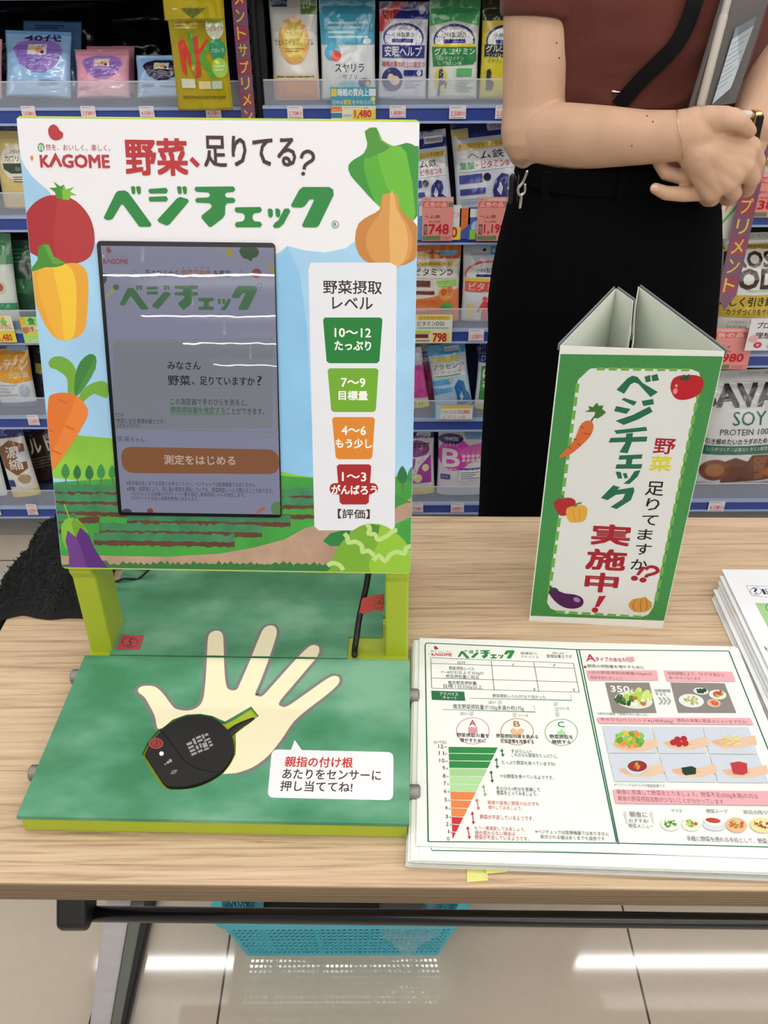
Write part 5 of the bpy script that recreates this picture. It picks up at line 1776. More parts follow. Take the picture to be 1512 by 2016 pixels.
def torso_front(x, z):
    for (z0, c0, a0, b0), (z1, c1, a1, b1) in zip(TORSO, TORSO[1:]):
        if z0 <= z <= z1:
            t = (z - z0) / (z1 - z0)
            c, a, b = c0 + (c1 - c0) * t, a0 + (a1 - a0) * t, b0 + (b1 - b0) * t
            k = min(.97, abs(x - c) / a)
            return YC - b * (1 - k ** 2.3) ** (1 / 2.3)
    return YC - .1

# ---- trousers
tr = mat('black_twill', '#08090b', .92, spec=.06, bump=.0002, bump_scale=900)
bm = bmesh.new()
YT = 1.425
def xz(x, y, Y=YT):
    p = A(x, y, Y)
    return p.x, p.z
rings = []
for y, L, R, b in ((290, 1038, 1392, .108), (318, 1030, 1398, .112), (345, 1022, 1402, .115), (400, 1003, 1412, .122), (468, 985, 1413, .128), (540, 969, 1409, .130), (604, 961, 1404, .128), (690, 962, 1398, .120)):
    (xl, z), (xr, _) = xz(L, y), xz(R, y)
    rings.append(ell_ring(z, (xl + xr) / 2, YT, (xr - xl) / 2, b, 48, 2.5))
loft(bm, rings)
def leg(outs, side):
    rg = []
    for z, xo, w, d in outs:
        rg.append(ell_ring(z, xo + side * w, YT + .004, w, d, 36, 2.3))
    loft(bm, rg)
xl = [xz(963, 660), xz(958, 720), xz(954, 800), xz(948, 910), xz(944, 1014)]
outs = [(xl[0][1] + .04, xl[0][0] + .004, .098, .120)] + [(z, x, .100 - .006 * i, .118 - .004 * i) for i, (x, z) in enumerate(xl)]
x_, z_ = xl[-1]
outs += [(.30, x_ - .004, .076, .098), (.055, x_ - .006, .074, .095)]
leg(outs, 1)
XR = xz(1404, 604)[0]
outs = [(xl[0][1] + .04, XR - .004, .098, .120), (.80, XR + .002, .100, .118), (.62, XR - .006, .090, .110), (.45, XR - .012, .082, .104), (.30, XR - .014, .078, .098), (.055, XR - .014, .076, .095)]
leg(outs, -1)
bm = remesh(bm, .006, 6, .5)
for v in bm.verts:
    p = v.co
    if p.y < YT:
        g = max(0, min(1, (1.03 - p.z) / .12))
        pl_ = 0
        for cx in (.285, .335, .405, .452):
            pl_ += math.exp(-((p.x - cx - .03 * (.95 - p.z) * (1 if cx > .36 else -1)) / .008) ** 2)
        v.co.y -= .004 * pl_ * g - .004 * noise.noise(Vector((p.x * 13, 2, p.z * 3.5)))
trou = link('trousers', bm, tr, who, smooth=True)
bm = bmesh.new()
for (z, h) in ((xz(1200, 322)[1], .034),):
    (xl_, _), (xr_, _) = xz(1020, 345), xz(1404, 345)
    c, a = (xl_ + xr_) / 2, (xr_ - xl_) / 2 + .0025
    loft(bm, [ell_ring(z - h / 2, c, YT, a + .002, .1185, 48, 2.5), ell_ring(z + h / 2, c, YT, a - .002, .1155, 48, 2.5)], close=False)
link('waistband', bm, tr, trou, smooth=True)
for x in (1075, 1225):
    bm = bmesh.new()
    p = A(x, 372, YT - .125)
    box(bm, (p.x - .005, YT - .1225, p.z - .018), (p.x + .005, YT - .118, p.z + .022))
    link('belt_loop', bm, tr, trou)
for x0, nm in ((.265, 1), (.455, 2)):
    bm = bmesh.new()
    m = bmesh.ops.create_icosphere(bm, subdivisions=3, radius=1)
    for v in m['verts']:
        q = v.co
        v.co = Vector((x0 + q.x * .046, 1.375 + q.y * .125, max(.002, .035 + q.z * .045)))
    link('shoe', bm, mat('black_shoe', '#17171a', .5), who, smooth=True)
# hair, eyes
bm = bmesh.new()
m = bmesh.ops.create_icosphere(bm, subdivisions=4, radius=1)
for v in m['verts']:
    q = v.co
    r = Vector((.086, .104, .120))
    v.co = Vector((.395, YC + .004, 1.612)) + Vector((q.x * r.x, q.y * r.y, q.z * r.z))
for f in [f for f in bm.faces if f.calc_center_median().y < YC - .045 and f.calc_center_median().z < 1.665]:
    bm.faces.remove(f)
hair = link('hair', bm, mat('dark_brown_hair', '#2a1d18', .45, noise_amt=.3, noise_scale=160, stretch=(1, 1, .1)), who, smooth=True)
bm = bmesh.new()
tube(bm, [(.395, YC + .095, 1.60), (.395, YC + .115, 1.50), (.395, YC + .100, 1.40)], [.03, .028, .014], n=16)
link('ponytail', bm, mat('dark_brown_hair', '#2a1d18'), hair, smooth=True)
for s in (-1, 1):
    bm = bmesh.new()
    m = bmesh.ops.create_icosphere(bm, subdivisions=3, radius=.0105)
    bmesh.ops.translate(bm, vec=(.395 + s * .030, YC - .0905, 1.608), verts=bm.verts)
    link('eye', bm, mat('eye_white', '#cfcac6', .2), who, smooth=True)

# ---- ring, bracelet, watch, nail
gold = mat('pale_gold', '#d9b98c', .22, metal=1.0)
def hoop(name, c, axis, r, th, m, sq=1.0, sdir=None):
    bm = bmesh.new()
    axis = Vector(axis).normalized()
    a = axis.orthogonal() if sdir is None else (Vector(sdir) - axis * axis.dot(Vector(sdir))).normalized()
    b = axis.cross(a)
    n, k = 40, 8
    vr = []
    for i in range(n):
        t = 2 * PI * i / n
        d = a * math.cos(t) * sq + b * math.sin(t)
        o = Vector(c) + d * r
        vr.append([bm.verts.new(o + (d * math.cos(u) + axis * math.sin(u)) * th) for u in (2 * PI * j / k for j in range(k))])
    for i in range(n):
        for j in range(k):
            bm.faces.new([vr[i][j], vr[(i + 1) % n][j], vr[(i + 1) % n][(j + 1) % k], vr[i][(j + 1) % k]])
    return link(name, bm, m, who, smooth=True)
hoop('ring', A(1362, 348.5, 1.2775), A(1345, 348, 1.274) - A(1390, 349, 1.284), .0121, .0009, gold)
hoop('bracelet', A(1340, 268, 1.266), A(1382, 258, 1.262) - A(1318, 274, 1.272), .0345, .0006, gold, .88, FD)
wa, wb = A(1491, 219, 1.300), A(1492, 287, 1.300)
bm = bmesh.new()
box(bm, (wa.x - .004, 1.296, wb.z), (wa.x + .009, 1.322, wa.z))
wt = link('watch', bm, gold, who, bevel=.004, segs=3)
bm = bmesh.new()
box(bm, (wa.x - .0015, 1.2945, wb.z + .0035), (wa.x + .0098, 1.320, wa.z - .0035))
link('watch_glass', bm, mat('dark_glass', '#140d0b', .08), wt, bevel=.003)
bm = bmesh.new()
box(bm, (wa.x - .020, 1.302, wa.z - .010), (wa.x - .003, 1.316, wa.z - .001))
link('watch_strap', bm, mat('cream_strap', '#d8d2ca', .6), wt, bevel=.003)
bm = bmesh.new()
nc = A(1289, 370.5, 1.2565)
m = bmesh.ops.create_icosphere(bm, subdivisions=3, radius=1)
for v in m['verts']:
    q = v.co
    v.co = nc + Vector((q.x * .0058, q.y * .0022, q.z * .0048))
link('fingernail', bm, mat('nail', '#dcb5a6', .3), who, smooth=True)

# ---- black bag strap over the chest
strap_m = mat('black_webbing', '#08080a', .75, spec=.2, bump=.0002, bump_scale=900)
path = spline([(1385, -60, 0), (1369, 0, 0), (1354, 45, 0), (1330, 89, 0), (1297, 124, 0), (1260, 160, 0), (1226, 198, 0), (1216, 210, 0)], 5)
bm = bmesh.new()
prev = None
for i, (x, y, _) in enumerate(path):
    Y = 1.36
    for _k in range(8):
        p = A(x, y, Y)
        Y = torso_front(p.x, p.z) - .009
    p = A(x, y, Y)
    nx, ny, _ = path[min(i + 1, len(path) - 1)]
    ox, oy, _ = path[max(i - 1, 0)]
    d = (A(nx, ny, Y) - A(ox, oy, Y)).normalized()
    w = d.cross(Vector((0, -1, 0))).normalized() * .0105
    q = [p - w + Vector((0, -.0012, 0)), p + w + Vector((0, -.0012, 0)), p + w + Vector((0, .0012, 0)), p - w + Vector((0, .0012, 0))]
    ring = [bm.verts.new(v) for v in q]
    if prev:
        for k in range(4):
            bm.faces.new([prev[k], prev[(k + 1) % 4], ring[(k + 1) % 4], ring[k]])
    prev = ring
link('bag_strap', bm, strap_m, who)
bm = bmesh.new()
e0, e1 = A(1224, 180, 1.352), A(1238, 207, 1.350)
tube(bm, [e0 + Vector((-.012, 0, 0)), e0 + Vector((.010, 0, -.004))], .0022, n=10)
tube(bm, [e1 + Vector((-.010, 0, -.008)), e1 + Vector((.010, 0, .012))], .0022, n=10)
link('strap_buckle', bm, mat('polished_nickel', '#c9c9c6', .2, metal=1.0), who, smooth=True)

# ---- clip with keys and pen at the hip
clip = thing('belt_clip', 'small silver snap hook hanging at the hip of the black trousers', 'clip', A(1026, 405, 1.33))
ni = mat('polished_nickel', '#c9c9c6', .2, metal=1.0)
bm = bmesh.new()
tube(bm, [tuple(v) for v in spline([tuple(A(x, y, 1.335)) for x, y in ((1038, 338), (1030, 358), (1020, 372), (1024, 384), (1033, 378), (1034, 364))], 5)], .0022, n=10)
link('snap_hook', bm, ni, clip, smooth=True)
bm = bmesh.new()
tube(bm, [A(1027, 384, 1.335), A(1024, 408, 1.335)], .0025, n=10)
link('swivel_pin', bm, ni, clip, smooth=True)
pen = thing('pen', 'black pen in a clear holder hanging beside the snap hook', 'pen', A(1008, 402, 1.36))
bm = bmesh.new()
tube(bm, [A(1009, 348, 1.36), A(1006, 396, 1.36)], .0042, n=14)
link('pen_barrel', bm, blk, pen, smooth=True)
bm = bmesh.new()
a, b = A(1001, 342, 1.357), A(1018, 402, 1.357)
box(bm, (a.x, 1.353, b.z), (b.x, 1.367, a.z))
link('holder', bm, mat('clear_holder', '#f2f5f7', .1, trans=1.0, ior=1.05, alpha=.15), pen, bevel=.002)

# ---- clear document case held under the arm
case = thing('document_case', 'grey clear document case with a white rod held upright between arm and shirt', 'document case', A(1405, 210, 1.31))
q = [A(1360, 217, 1.300), A(1448, 203, 1.316), A(1530, -50, 1.345), A(1440, -50, 1.335)]
nrm = (q[1] - q[0]).cross(q[3] - q[0]).normalized()
if nrm.y > 0:
    nrm = -nrm
bm = bmesh.new()
prism(bm, q, -nrm * .009)
link('case_body', bm, mat('grey_board', '#6b6663', .5, noise_amt=.05), case, bevel=.001)
bm = bmesh.new()
prism(bm, [p + nrm * .002 for p in q], nrm * .001)
link('clear_cover', bm, mat('clear_cover_film', '#ffffff', .05, trans=1.0, ior=1.2, spec=.5), case)
bm = bmesh.new()
r0, r1 = A(1379, 205, 1.298) + nrm * .001, A(1440, -30, 1.332) + nrm * .001
rm = r0.lerp(r1, .74)
tube(bm, [r0, rm], .0056, n=16)
tube(bm, [rm, r1], .0048, n=16)
link('white_rod', bm, mat('white_plastic', '#b5ada4', .35), case, smooth=True)
CP = Plane(q[0] + nrm * .0032, q[1] - q[0], q[3] - q[0])
bm = bmesh.new()
pr = Print(CP.P, CP.uv, 'paper', bm=bm, mats=[], lift=.0001)
pr.poly([(1441, 78), (1448, 55), (1489, 32), (1484, 50)], '#7f8790')
pr.poly([(1441, 78), (1484, 50), (1442, 165), (1438, 174), (1402, 205)], '#b3bdc4')
for k in range(9):
    t = k / 9
    x0, y0 = 1440 - 33 * t, 88 + 100 * t
    x1, y1 = 1474 - 34 * t, 66 + 98 * t
    pr.line([(x0, y0), ((x0 + x1) / 2, (y0 + y1) / 2 + .6), (x1 - 6 * (k % 3), y1 + 4 * (k % 3))], 1.1, '#77818a')
link('label_card', bm, pr.mats, case)

# ================================================================== GOODS ON THE SHELVES
def pouch_mesh(name, w, h, T, seed, prints, base, finish='film', neck=.0, amp=.0013, gusset=.72):
    """A filled stand-up bag: bulging front and back, flat welded edges and top, printed front."""
    NU, NV = 22, 30
    def prof(v):
        a = gusset + (1 - gusset) * min(1, v / .28)
        b = 1.0 if v < .55 else max(0.0, 1 - ((v - .55) / .36) ** 1.6)
        return a * b
    def front(u, v, l=0.0):
        u = min(1, max(0, u))
        v = min(1, max(0, v))
        e = max(0.0, 1 - abs(2 * u - 1) ** 2.6)
        x = (u - .5) * w * (1 - neck * v - .03 * math.sin(PI * min(1, v / .9)))
        cr = noise.noise(Vector((u * 5 + seed * 3.1, v * 7, seed))) + .6 * noise.noise(Vector((u * 13 - v * 6, v * 15 + seed, 7)))
        k = 1.0 if v < .86 else .35
        y = -(T * e ** .6 * prof(v) + .0006) - amp * cr * (.35 + e) * k
        z = v * h
        return Vector((x, y - l, z))
    def back(u, v):
        p = front(u, v)
        e = max(0.0, 1 - abs(2 * u - 1) ** 2.6)
        return Vector((p.x, .7 * T * e ** .6 * prof(v) + .0006 + .5 * amp * noise.noise(Vector((u * 4, v * 5, seed + 9))), p.z))
    bm = bmesh.new()
    F = [[bm.verts.new(front(i / NU, j / NV)) for i in range(NU + 1)] for j in range(NV + 1)]
    Bk = [[bm.verts.new(back(i / NU, j / NV)) for i in range(NU + 1)] for j in range(NV + 1)]
    for j in range(NV):
        for i in range(NU):
            bm.faces.new([F[j][i], F[j][i + 1], F[j + 1][i + 1], F[j + 1][i]])
            bm.faces.new([Bk[j][i + 1], Bk[j][i], Bk[j + 1][i], Bk[j + 1][i + 1]])
        bm.faces.new([Bk[j][0], F[j][0], F[j + 1][0], Bk[j + 1][0]])
        bm.faces.new([F[j][NU], Bk[j][NU], Bk[j + 1][NU], F[j + 1][NU]])
    for i in range(NU):
        bm.faces.new([Bk[0][i], Bk[0][i + 1], F[0][i + 1], F[0][i]])
        bm.faces.new([F[NV][i], F[NV][i + 1], Bk[NV][i + 1], Bk[NV][i]])
    for f in bm.faces:
        f.smooth = True
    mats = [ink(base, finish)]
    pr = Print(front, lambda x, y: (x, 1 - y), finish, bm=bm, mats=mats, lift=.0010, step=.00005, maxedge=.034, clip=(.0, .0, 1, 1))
    draw(pr, prints)
    for f in bm.faces:
        f.smooth = True
    me = bpy.data.meshes.new(name)
    bm.to_mesh(me)
    bm.free()
    for m in mats:
        me.materials.append(m)
    return me

def draw(pr, prints):
    for p in prints:
        k, a = p[0], p[1:]
        if k == 'r':
            pr.rect(*a[:5], a[5] if len(a) > 5 else 0)
        elif k == 'e':
            pr.ell(*a[:5])
        elif k == 't':
            pr.text(a[0], a[1], a[2], a[3], a[4], a[5], a[6] if len(a) > 6 else .0)
        elif k == 'p':
            pr.poly(a[0], a[1])
        elif k == 'v':
            pr.vtext(*a)
        elif k == 'g':                     # rules standing for print too fine to read
            x0, y0, x1, y1, n, c = a
            for i in range(n):
                y = y0 + (y1 - y0) * (i + .3) / n
                pr.rect(x0, y, x1 - (x1 - x0) * (.18 * (i % 3)), y + (y1 - y0) / n * .42, c)

def place_pack(spot, xl, xr, yt, lean, roll, base, prints, label, Y=2.045, T=.017, yb=None, finish='film', cat='supplement pouch', group=None, name='supplement_pouch', yaw=0.0, neck=0.0, gusset=.72, amp=.0019):
    bay, row = spot if spot else (None, None)
    xm = (xl + xr) / 2
    if yb is None:
        z = SHELF_TOPS[bay][row] + .0006
        d = ray(xm, 500)
        # foot of the pack: on the board, below the middle of its photograph column
        lo, hi = yt, 2400
        for _ in range(50):
            mid = (lo + hi) / 2
            if at_y(xm, mid, Y).z > z:
                lo = mid
            else:
                hi = mid
        foot = at_y(xm, lo, Y)
    else:
        foot = at_y(xm, yb, Y)
    L = math.radians(lean)
    up = Vector((0, math.sin(L), math.cos(L)))
    n = Vector((0, -math.cos(L), math.sin(L)))
    def hit(x, y):
        d = ray(x, y)
        return EYE + d * ((foot - EYE).dot(n) / d.dot(n))
    h = (hit(xm, yt) - foot).dot(up)
    ym = yt + 60
    w = abs(hit(xr, ym).x - hit(xl, ym).x)
    me = pouch_mesh(name, w, h, T, random.random() * 50, prints, base, finish, neck, amp, gusset)
    o = bpy.data.objects.new(name, me)
    COL.objects.link(o)
    o.rotation_euler = (-L, math.radians(roll), math.radians(yaw))
    r = abs(math.radians(roll))
    o.location = foot + Vector((0, 0, (math.sin(r) * w * .5 + .75 * T * max(0, math.sin(L)) + .0006) if yb is None else 0))
    ORG[o.name] = o.location.copy()
    return tag(o, label, cat, group)

NV_, WH, SI = '#23276b', '#d9dbdd', '#b4b7bb'
def fan(c1): return [('p', [(.14, .30), (.20, .20), (.40, .14), (.66, .14), (.84, .20), (.90, .32), (.80, .55), (.62, .66), (.44, .66), (.25, .54)], c1), ('r', .37, .22, .66, .40, '#c9c4b6'), ('e', .45, .30, .06, .04, '#b7a86a'), ('e', .55, .33, .06, .04, '#c07a4a'), ('e', .60, .36, .03, .03, '#3a2a4a'),
        ('g', .20, .30, .36, .44, 4, '#5a4a86'), ('g', .68, .30, .86, .44, 4, '#5a4a86'), ('g', .36, .46, .68, .62, 5, '#5a4a86')]
PK = place_pack
# upper board, bay behind the stand
PK((0, 0), 14, 142, 72, 30, 2, '#7d9fc2', [('r', .0, .0, 1, .05, '#5d84b0')] + fan('#7a5fa6') + [('t', '40代', .30, .05, .86, .17, '#23254c', .03), ('t', '40代', .9, .9, .91, .91, '#7d9fc2'), ('g', .55, .76, .9, .86, 3, '#5d7fa6')], 'pale blue pouch marked 40 with a purple fan panel on the upper shelf')
PK((0, 0), 50, 164, 50, 30, 1, '#46688f', [('g', .2, .05, .7, .12, 2, '#1f2c4a')], 'darker blue pouch standing behind the pale blue one marked 40', Y=2.10)
PK((0, 0), 152, 258, 106, 30, 0, '#bd8494', fan('#8460a0') + [('r', 0, 0, 1, .04, '#a8707f'), ('g', .05, .80, .3, .88, 2, '#9a6472')], 'pink pouch with a purple fan panel on the upper shelf')
PK((0, 0), 174, 268, 98, 30, 0, '#a8707f', [], 'pink pouch hidden behind the pink one with the purple fan', Y=2.10)
PK((0, 0), 271, 372, 116, 30, 0, '#7d9fc2', fan('#1b1d22') + [('t', '', 0, 0, 1, 1, NV_), ('r', .12, .74, .36, .80, '#3a5580'), ('g', .5, .76, .9, .82, 1, '#3a5580')], 'pale blue pouch with a black fan panel beside the yellow packets')
PK((0, 0), -80, 6, 84, 28, 3, '#bd8494', fan('#5f8f5a'), 'pink pouch half out of view at the end of the upper shelf')
for xl, xr, yt, lab in ((-20, 88, 22, 'glossy black bag at the back of the upper shelf, nearest the end'), (104, 218, 14, 'glossy black bag in the middle of the row at the back of the upper shelf'), (238, 345, 40, 'glossy black bag at the back of the upper shelf, behind the yellow packets')):
    PK((0, 0), xl, xr, yt, 12, random.uniform(-4, 4), '#0b0c10', [('g', .2, .2, .6, .3, 2, '#15171d')], lab, Y=2.20, T=.03, name='black_bag', cat='bag', amp=.004, finish='foil')
# the yellow hanging packets
GO = '#96870f'
nk = [('r', 0, 0, 1, .12, '#a8940f'), ('t', 'スピルリナ', .18, .02, .86, .085, '#3f6a2a', .02), ('e', .22, .115, .08, .022, '#a8362a'), ('t', 'クロレラ・ユーグレナ', .32, .095, .84, .135, '#4a4212', .004), ('t', 'NK粒', .62, .145, .84, .19, '#a8362a', .012), ('g', .12, .2, .52, .31, 4, '#e0d67a'),
      ('p', [(.14, .42), (.24, .38), (.42, .62), (.42, .38), (.50, .36), (.50, .70), (.40, .72), (.24, .52), (.24, .70), (.16, .66)], '#b5362a'), ('p', [(.34, .34), (.42, .32), (.42, .70), (.36, .66)], '#4f8a2c'),
      ('p', [(.50, .52), (.70, .40), (.76, .44), (.60, .54), (.78, .68), (.72, .74), (.50, .58)], '#4f8a2c'), ('p', [(.50, .48), (.66, .39), (.70, .40), (.50, .53)], '#b5362a'),
      ('e', .82, .29, .155, .105, '#d9dfc9'), ('t', 'スピルリナ', .68, .285, .97, .325, '#b5362a', .012), ('r', .70, .235, .95, .262, '#6f9a4a'), ('e', .84, .475, .145, .085, '#2f7f5c'), ('t', 'クロレラ', .73, .465, .95, .50, '#e6ece6', .01), ('e', .85, .63, .135, .085, '#8db24a'), ('g', .76, .60, .94, .66, 2, '#e2ead2'),
      ('r', .13, .72, .38, .80, '#d5d8c2'), ('r', .44, .74, .66, .81, '#cfc68a'), ('r', .68, .74, .86, .81, '#9db0a0'), ('g', .13, .86, .9, .90, 1, '#6a5f10')]
PK(None, 348, 462, -20, 0, 0, GO, nk, 'yellow foil packet with red and green capital letters hanging lowest from the strip', Y=1.93, T=.008, yb=216, finish='foil', name='foil_packet', cat='packet')
PK(None, 322, 444, -150, -3, 0, GO, [('p', [(.30, .86), (.72, .86), (.58, .93), (.48, .97), (.40, .93)], '#4c5a1c'), ('g', .2, .975, .8, .99, 1, '#6a5f10'), ('r', .16, .86, .24, .875, '#d5d8c2')], 'yellow foil packet hanging in front of and above the lettered one', Y=1.90, T=.008, yb=40, finish='foil', name='foil_packet', cat='packet')

# printed hanging strips
def strip(x0, x1, yt, yb, Y, label, tipped=True):
    a, b, c, d = at_y(x0, yt, Y), at_y(x1, yt, Y), at_y(x1, yb, Y), at_y(x0, yb, Y)
    w, top, bot = abs(c.x - d.x), a.z, d.z
    xc = (c.x + d.x) / 2
    pl = Plane((xc, Y, bot), (1, 0, 0), (0, 0, 1))
    bm = bmesh.new()
    H = top - bot
    prism(bm, [pl.P(-w / 2, w * .9), pl.P(0, 0), pl.P(w / 2, w * .9), pl.P(w / 2, H), pl.P(-w / 2, H)], (0, .0012, 0))
    pr = Print(pl.P, None, 'film', bm=bm, mats=[mat('strip_plastic', '#79506c', .2, coat=.5)], lift=.0003)
    pr.clip = (-w / 2, 0, w / 2, H)
    n = int(H / (w * .95))
    txt = 'トンメリプサ'
    for k in range(n):
        z = w * 1.0 + k * w * 1.05
        if k % 2 == 0:
            pr.rect(-w * .42, z, w * .42, z + w * .9, '#7a2a42')
        pr.text(txt[k % 6], -w * .30, z + w * .06, w * .30, z + w * .84, '#b39c3c', .012)
    return tag(link('hanging_strip', bm, pr.mats, loc=(xc, Y, bot)), label, 'shelf strip')
strip(481, 508, -40, 300, 1.975, 'purple plastic strip with yellow characters hanging beside the yellow packets')

# upper board, middle bay
PK((1, 0), 538, 632, -6, 6, 0, '#bdbbb6', [('r', .05, .0, .38, .10, '#2c3a6a'), ('t', 'FANCL', .08, .02, .35, .06, '#c2c6d2', .0), ('r', .66, .0, .98, .17, '#4f7a3a'), ('t', '20', .68, .02, .86, .12, '#cfd8c2', .02), ('e', .50, .42, .33, .225, '#d3a25c'), ('e', .50, .42, .25, .17, '#d3b84e'), ('e', .5, .42, .17, .11, '#cdbf6a'),
   ('t', 'ファンケル', .36, .335, .62, .375, '#5a4a2a', .0), ('t', 'ウェルエイジ プレミアム', .09, .40, .92, .46, '#3a2c22', .006), ('g', .3, .485, .72, .53, 2, '#8a6a2c'), ('r', .03, .74, .97, .79, '#cfc2a0'), ('g', .08, .75, .9, .785, 1, '#5a4a2a'), ('r', .03, .79, .97, 1, '#a8682a')],
   'grey and orange pouch with a sun disc beside the black upright')
PK((1, 0), 632, 742, -4, 6, 0, WH, [('r', .0, .0, 1, .45, '#3d8ca6'), ('g', .15, .22, .88, .40, 4, '#b9d4dc'), ('e', .86, .42, .07, .03, '#d9dbdd'), ('e', .46, .70, .37, .25, '#c2cace'), ('e', .46, .70, .35, .235, WH), ('e', .22, .53, .15, .085, '#4a9ab8'), ('e', .28, .56, .10, .055, '#c24a3a'), ('t', 'スヤリラ', .26, .635, .80, .72, '#2c2c30', .02), ('t', 'サプリ', .40, .74, .66, .79, '#3a3a40', .005),
   ('e', .52, .84, .20, .03, '#7ab4c6'), ('e', .80, .83, .12, .05, '#23306a'), ('e', .86, .84, .05, .03, '#cfb43c')], 'teal and white pouch with a pale clock circle, above the teal price card')
PK((1, 0), 743, 840, 6, 6, 1, '#c9ccd4', [('r', 0, 0, 1, .17, NV_), ('p', [(.0, .08), (.34, .0), (.58, .0), (.06, .30), (.0, .30)], '#a82c3a'), ('t', '50', .1, .06, .28, .2, '#d8b04a', .01), ('e', .86, .08, .06, .045, '#c2c6d8'), ('r', .72, .19, .98, .25, '#dfe0e6', .02), ('t', '30日分', .75, .195, .95, .245, NV_, .0), ('e', .50, .36, .42, .15, NV_), ('e', .50, .375, .39, .14, '#d5d8dd'),
   ('t', '小林製薬の', .26, .305, .72, .355, '#2c2c34', .012), ('r', .26, .37, .70, .41, NV_, .01), ('r', .06, .435, .95, .565, NV_), ('t', '安眠ヘルプ', .11, .445, .89, .555, '#e6e6ee', .03), ('t', '睡眠の質の向上に役立つ', .06, .60, .96, .66, '#9a2c3a', .015), ('e', .28, .79, .22, .125, '#2c2c62'), ('e', .25, .77, .07, .04, '#d8d29a'), ('e', .34, .80, .10, .05, '#c2b0a0'),
   ('r', .52, .69, .92, .75, NV_, .01), ('e', .84, .72, .05, .03, '#cfd0d6'), ('g', .54, .78, .92, .88, 3, '#9a9cae')], 'navy and silver sleep pouch with a red corner ribbon')
PK((1, 0), 840, 940, 0, 6, 0, '#c6ccc4', [('r', 0, 0, 1, .20, '#3f8f56'), ('p', [(0, .20), (1, .20), (1, .26), (.5, .205), (0, .26)], '#3f8f56'), ('e', .5, .40, .42, .16, NV_), ('e', .5, .41, .39, .145, '#d5d8d5'), ('t', '小林製薬の', .24, .32, .74, .375, '#2c2c34', .012), ('r', .28, .39, .72, .43, NV_, .01), ('r', .08, .435, .93, .465, '#c9b83a'), ('p', [(.05, .465), (.95, .465), (.97, .60), (.9, .64), (.08, .66)], '#256f3a'),
   ('t', 'グルコサミン', .10, .475, .93, .545, '#e8ece6', .025), ('t', 'コンドロイチン', .16, .56, .70, .60, '#cfe0c9', .008), ('t', 'ヒアルロン酸', .18, .61, .66, .645, '#cfe0c9', .008), ('e', .24, .80, .13, .13, '#d3bf3a'), ('p', [(.20, .70), (.26, .68), (.30, .72), (.28, .80), (.38, .82), (.34, .90), (.32, .84), (.24, .86), (.24, .96), (.18, .96), (.20, .84)], '#26306a'),
   ('r', .56, .68, .88, .76, '#4f9a62', .01), ('g', .56, .78, .92, .92, 5, '#8a9488')], 'green and silver pouch with a kneeling figure in a yellow disc')
PK((1, 0), 941, 1036, 2, 6, 0, '#b3a62c', [('r', 0, 0, 1, .20, '#2c2f1c'), ('e', .5, .40, .42, .16, NV_), ('e', .5, .41, .39, .145, '#d5d8d5'), ('t', '小林製薬の', .24, .32, .74, .375, '#2c2c34', .012), ('r', .28, .39, .72, .43, NV_, .01), ('r', .05, .435, .95, .56, '#1f2420'), ('t', 'グルコサミン', .08, .445, .93, .515, '#e8ece6', .025), ('t', 'コンドロイチン', .1, .525, .64, .565, '#cfe0c9', .008), ('t', 'ボスウェリア', .12, .58, .6, .62, '#2f6a3a', .01),
   ('r', .56, .68, .88, .74, '#2f7a42', .01), ('p', [(.12, .70), (.18, .68), (.22, .72), (.2, .8), (.28, .82), (.26, .9), (.12, .9)], '#1f2420')], 'yellow and black pouch half covered by the bent elbow')

# second board
PK((0, 1), -60, 6, 300, 10, 0, '#1f5c42', [('g', .2, .5, .8, .7, 4, '#3f8a62'), ('p', [(0, .7), (1, .55), (1, .62), (0, .8)], '#2c3f7a')], 'dark green pouch at the end of the second shelf')
PK((0, 1), 8, 96, 246, 8, 0, '#b5a26c', [('r', .0, .0, .8, .08, '#20284f'), ('t', 'FANCL', .1, .015, .62, .06, '#4f5a86', .0), ('e', .55, .45, .40, .22, '#bdb9ac'), ('t', 'PREMIUM', .40, .30, .9, .335, '#5a5244', .0), ('t', 'カロリミット', .26, .36, .95, .43, '#2a2620', .02), ('p', [(.2, .45), (.9, .45), (.9, .57), (.36, .57), (.2, .52)], '#2f3f2c'), ('g', .4, .6, .9, .68, 3, '#5a5244')], 'gold pouch with a white oval partly behind the picture board')
hm = lambda: [('r', 0, 0, 1, .20, '#272d66'), ('t', '60', .62, .08, .8, .14, '#a83a62', .02), ('r', .55, .065, .93, .15, '#c9ccd4', .03), ('t', '約60日', .6, .085, .88, .135, '#8a3a62', .006), ('r', .0, .10, .26, .20, '#c2b47a'), ('r', .04, .245, .96, .31, '#c9a836', .01), ('t', '鉄は赤血球をつくる栄養素', .08, .255, .92, .30, '#4a3a1c', .0),
      ('r', .06, .315, .94, .53, '#d5d7d9', .02), ('t', 'ヘム鉄', .22, .335, .78, .42, '#26262c', .02), ('t', '葉酸', .08, .435, .32, .51, '#2f7f52', .025), ('t', '・ビタミンB', .34, .44, .86, .51, '#a82c46', .02), ('r', .06, .56, .42, .645, '#363c80'), ('e', .50, .60, .06, .04, '#22222a'), ('r', .06, .70, .46, .76, '#363c80'), ('g', .06, .79, .46, .86, 3, '#9a9cb2'),
      ('p', [(.60, .92), (.58, .74), (.62, .64), (.74, .575), (.84, .60), (.86, .68), (.80, .74), (.92, .80), (.98, .92)], '#272b62'), ('p', [(.64, .74), (.70, .66), (.74, .72), (.70, .80)], '#c2c6d0'), ('r', 0, .92, 1, .985, '#cfc03a')]
PK((1, 1), 795, 893, 268, 14, -7, '#b9bdc6', hm(), 'smaller silver and navy iron pouch half behind the onion corner of the picture board', yb=None, Y=2.05)
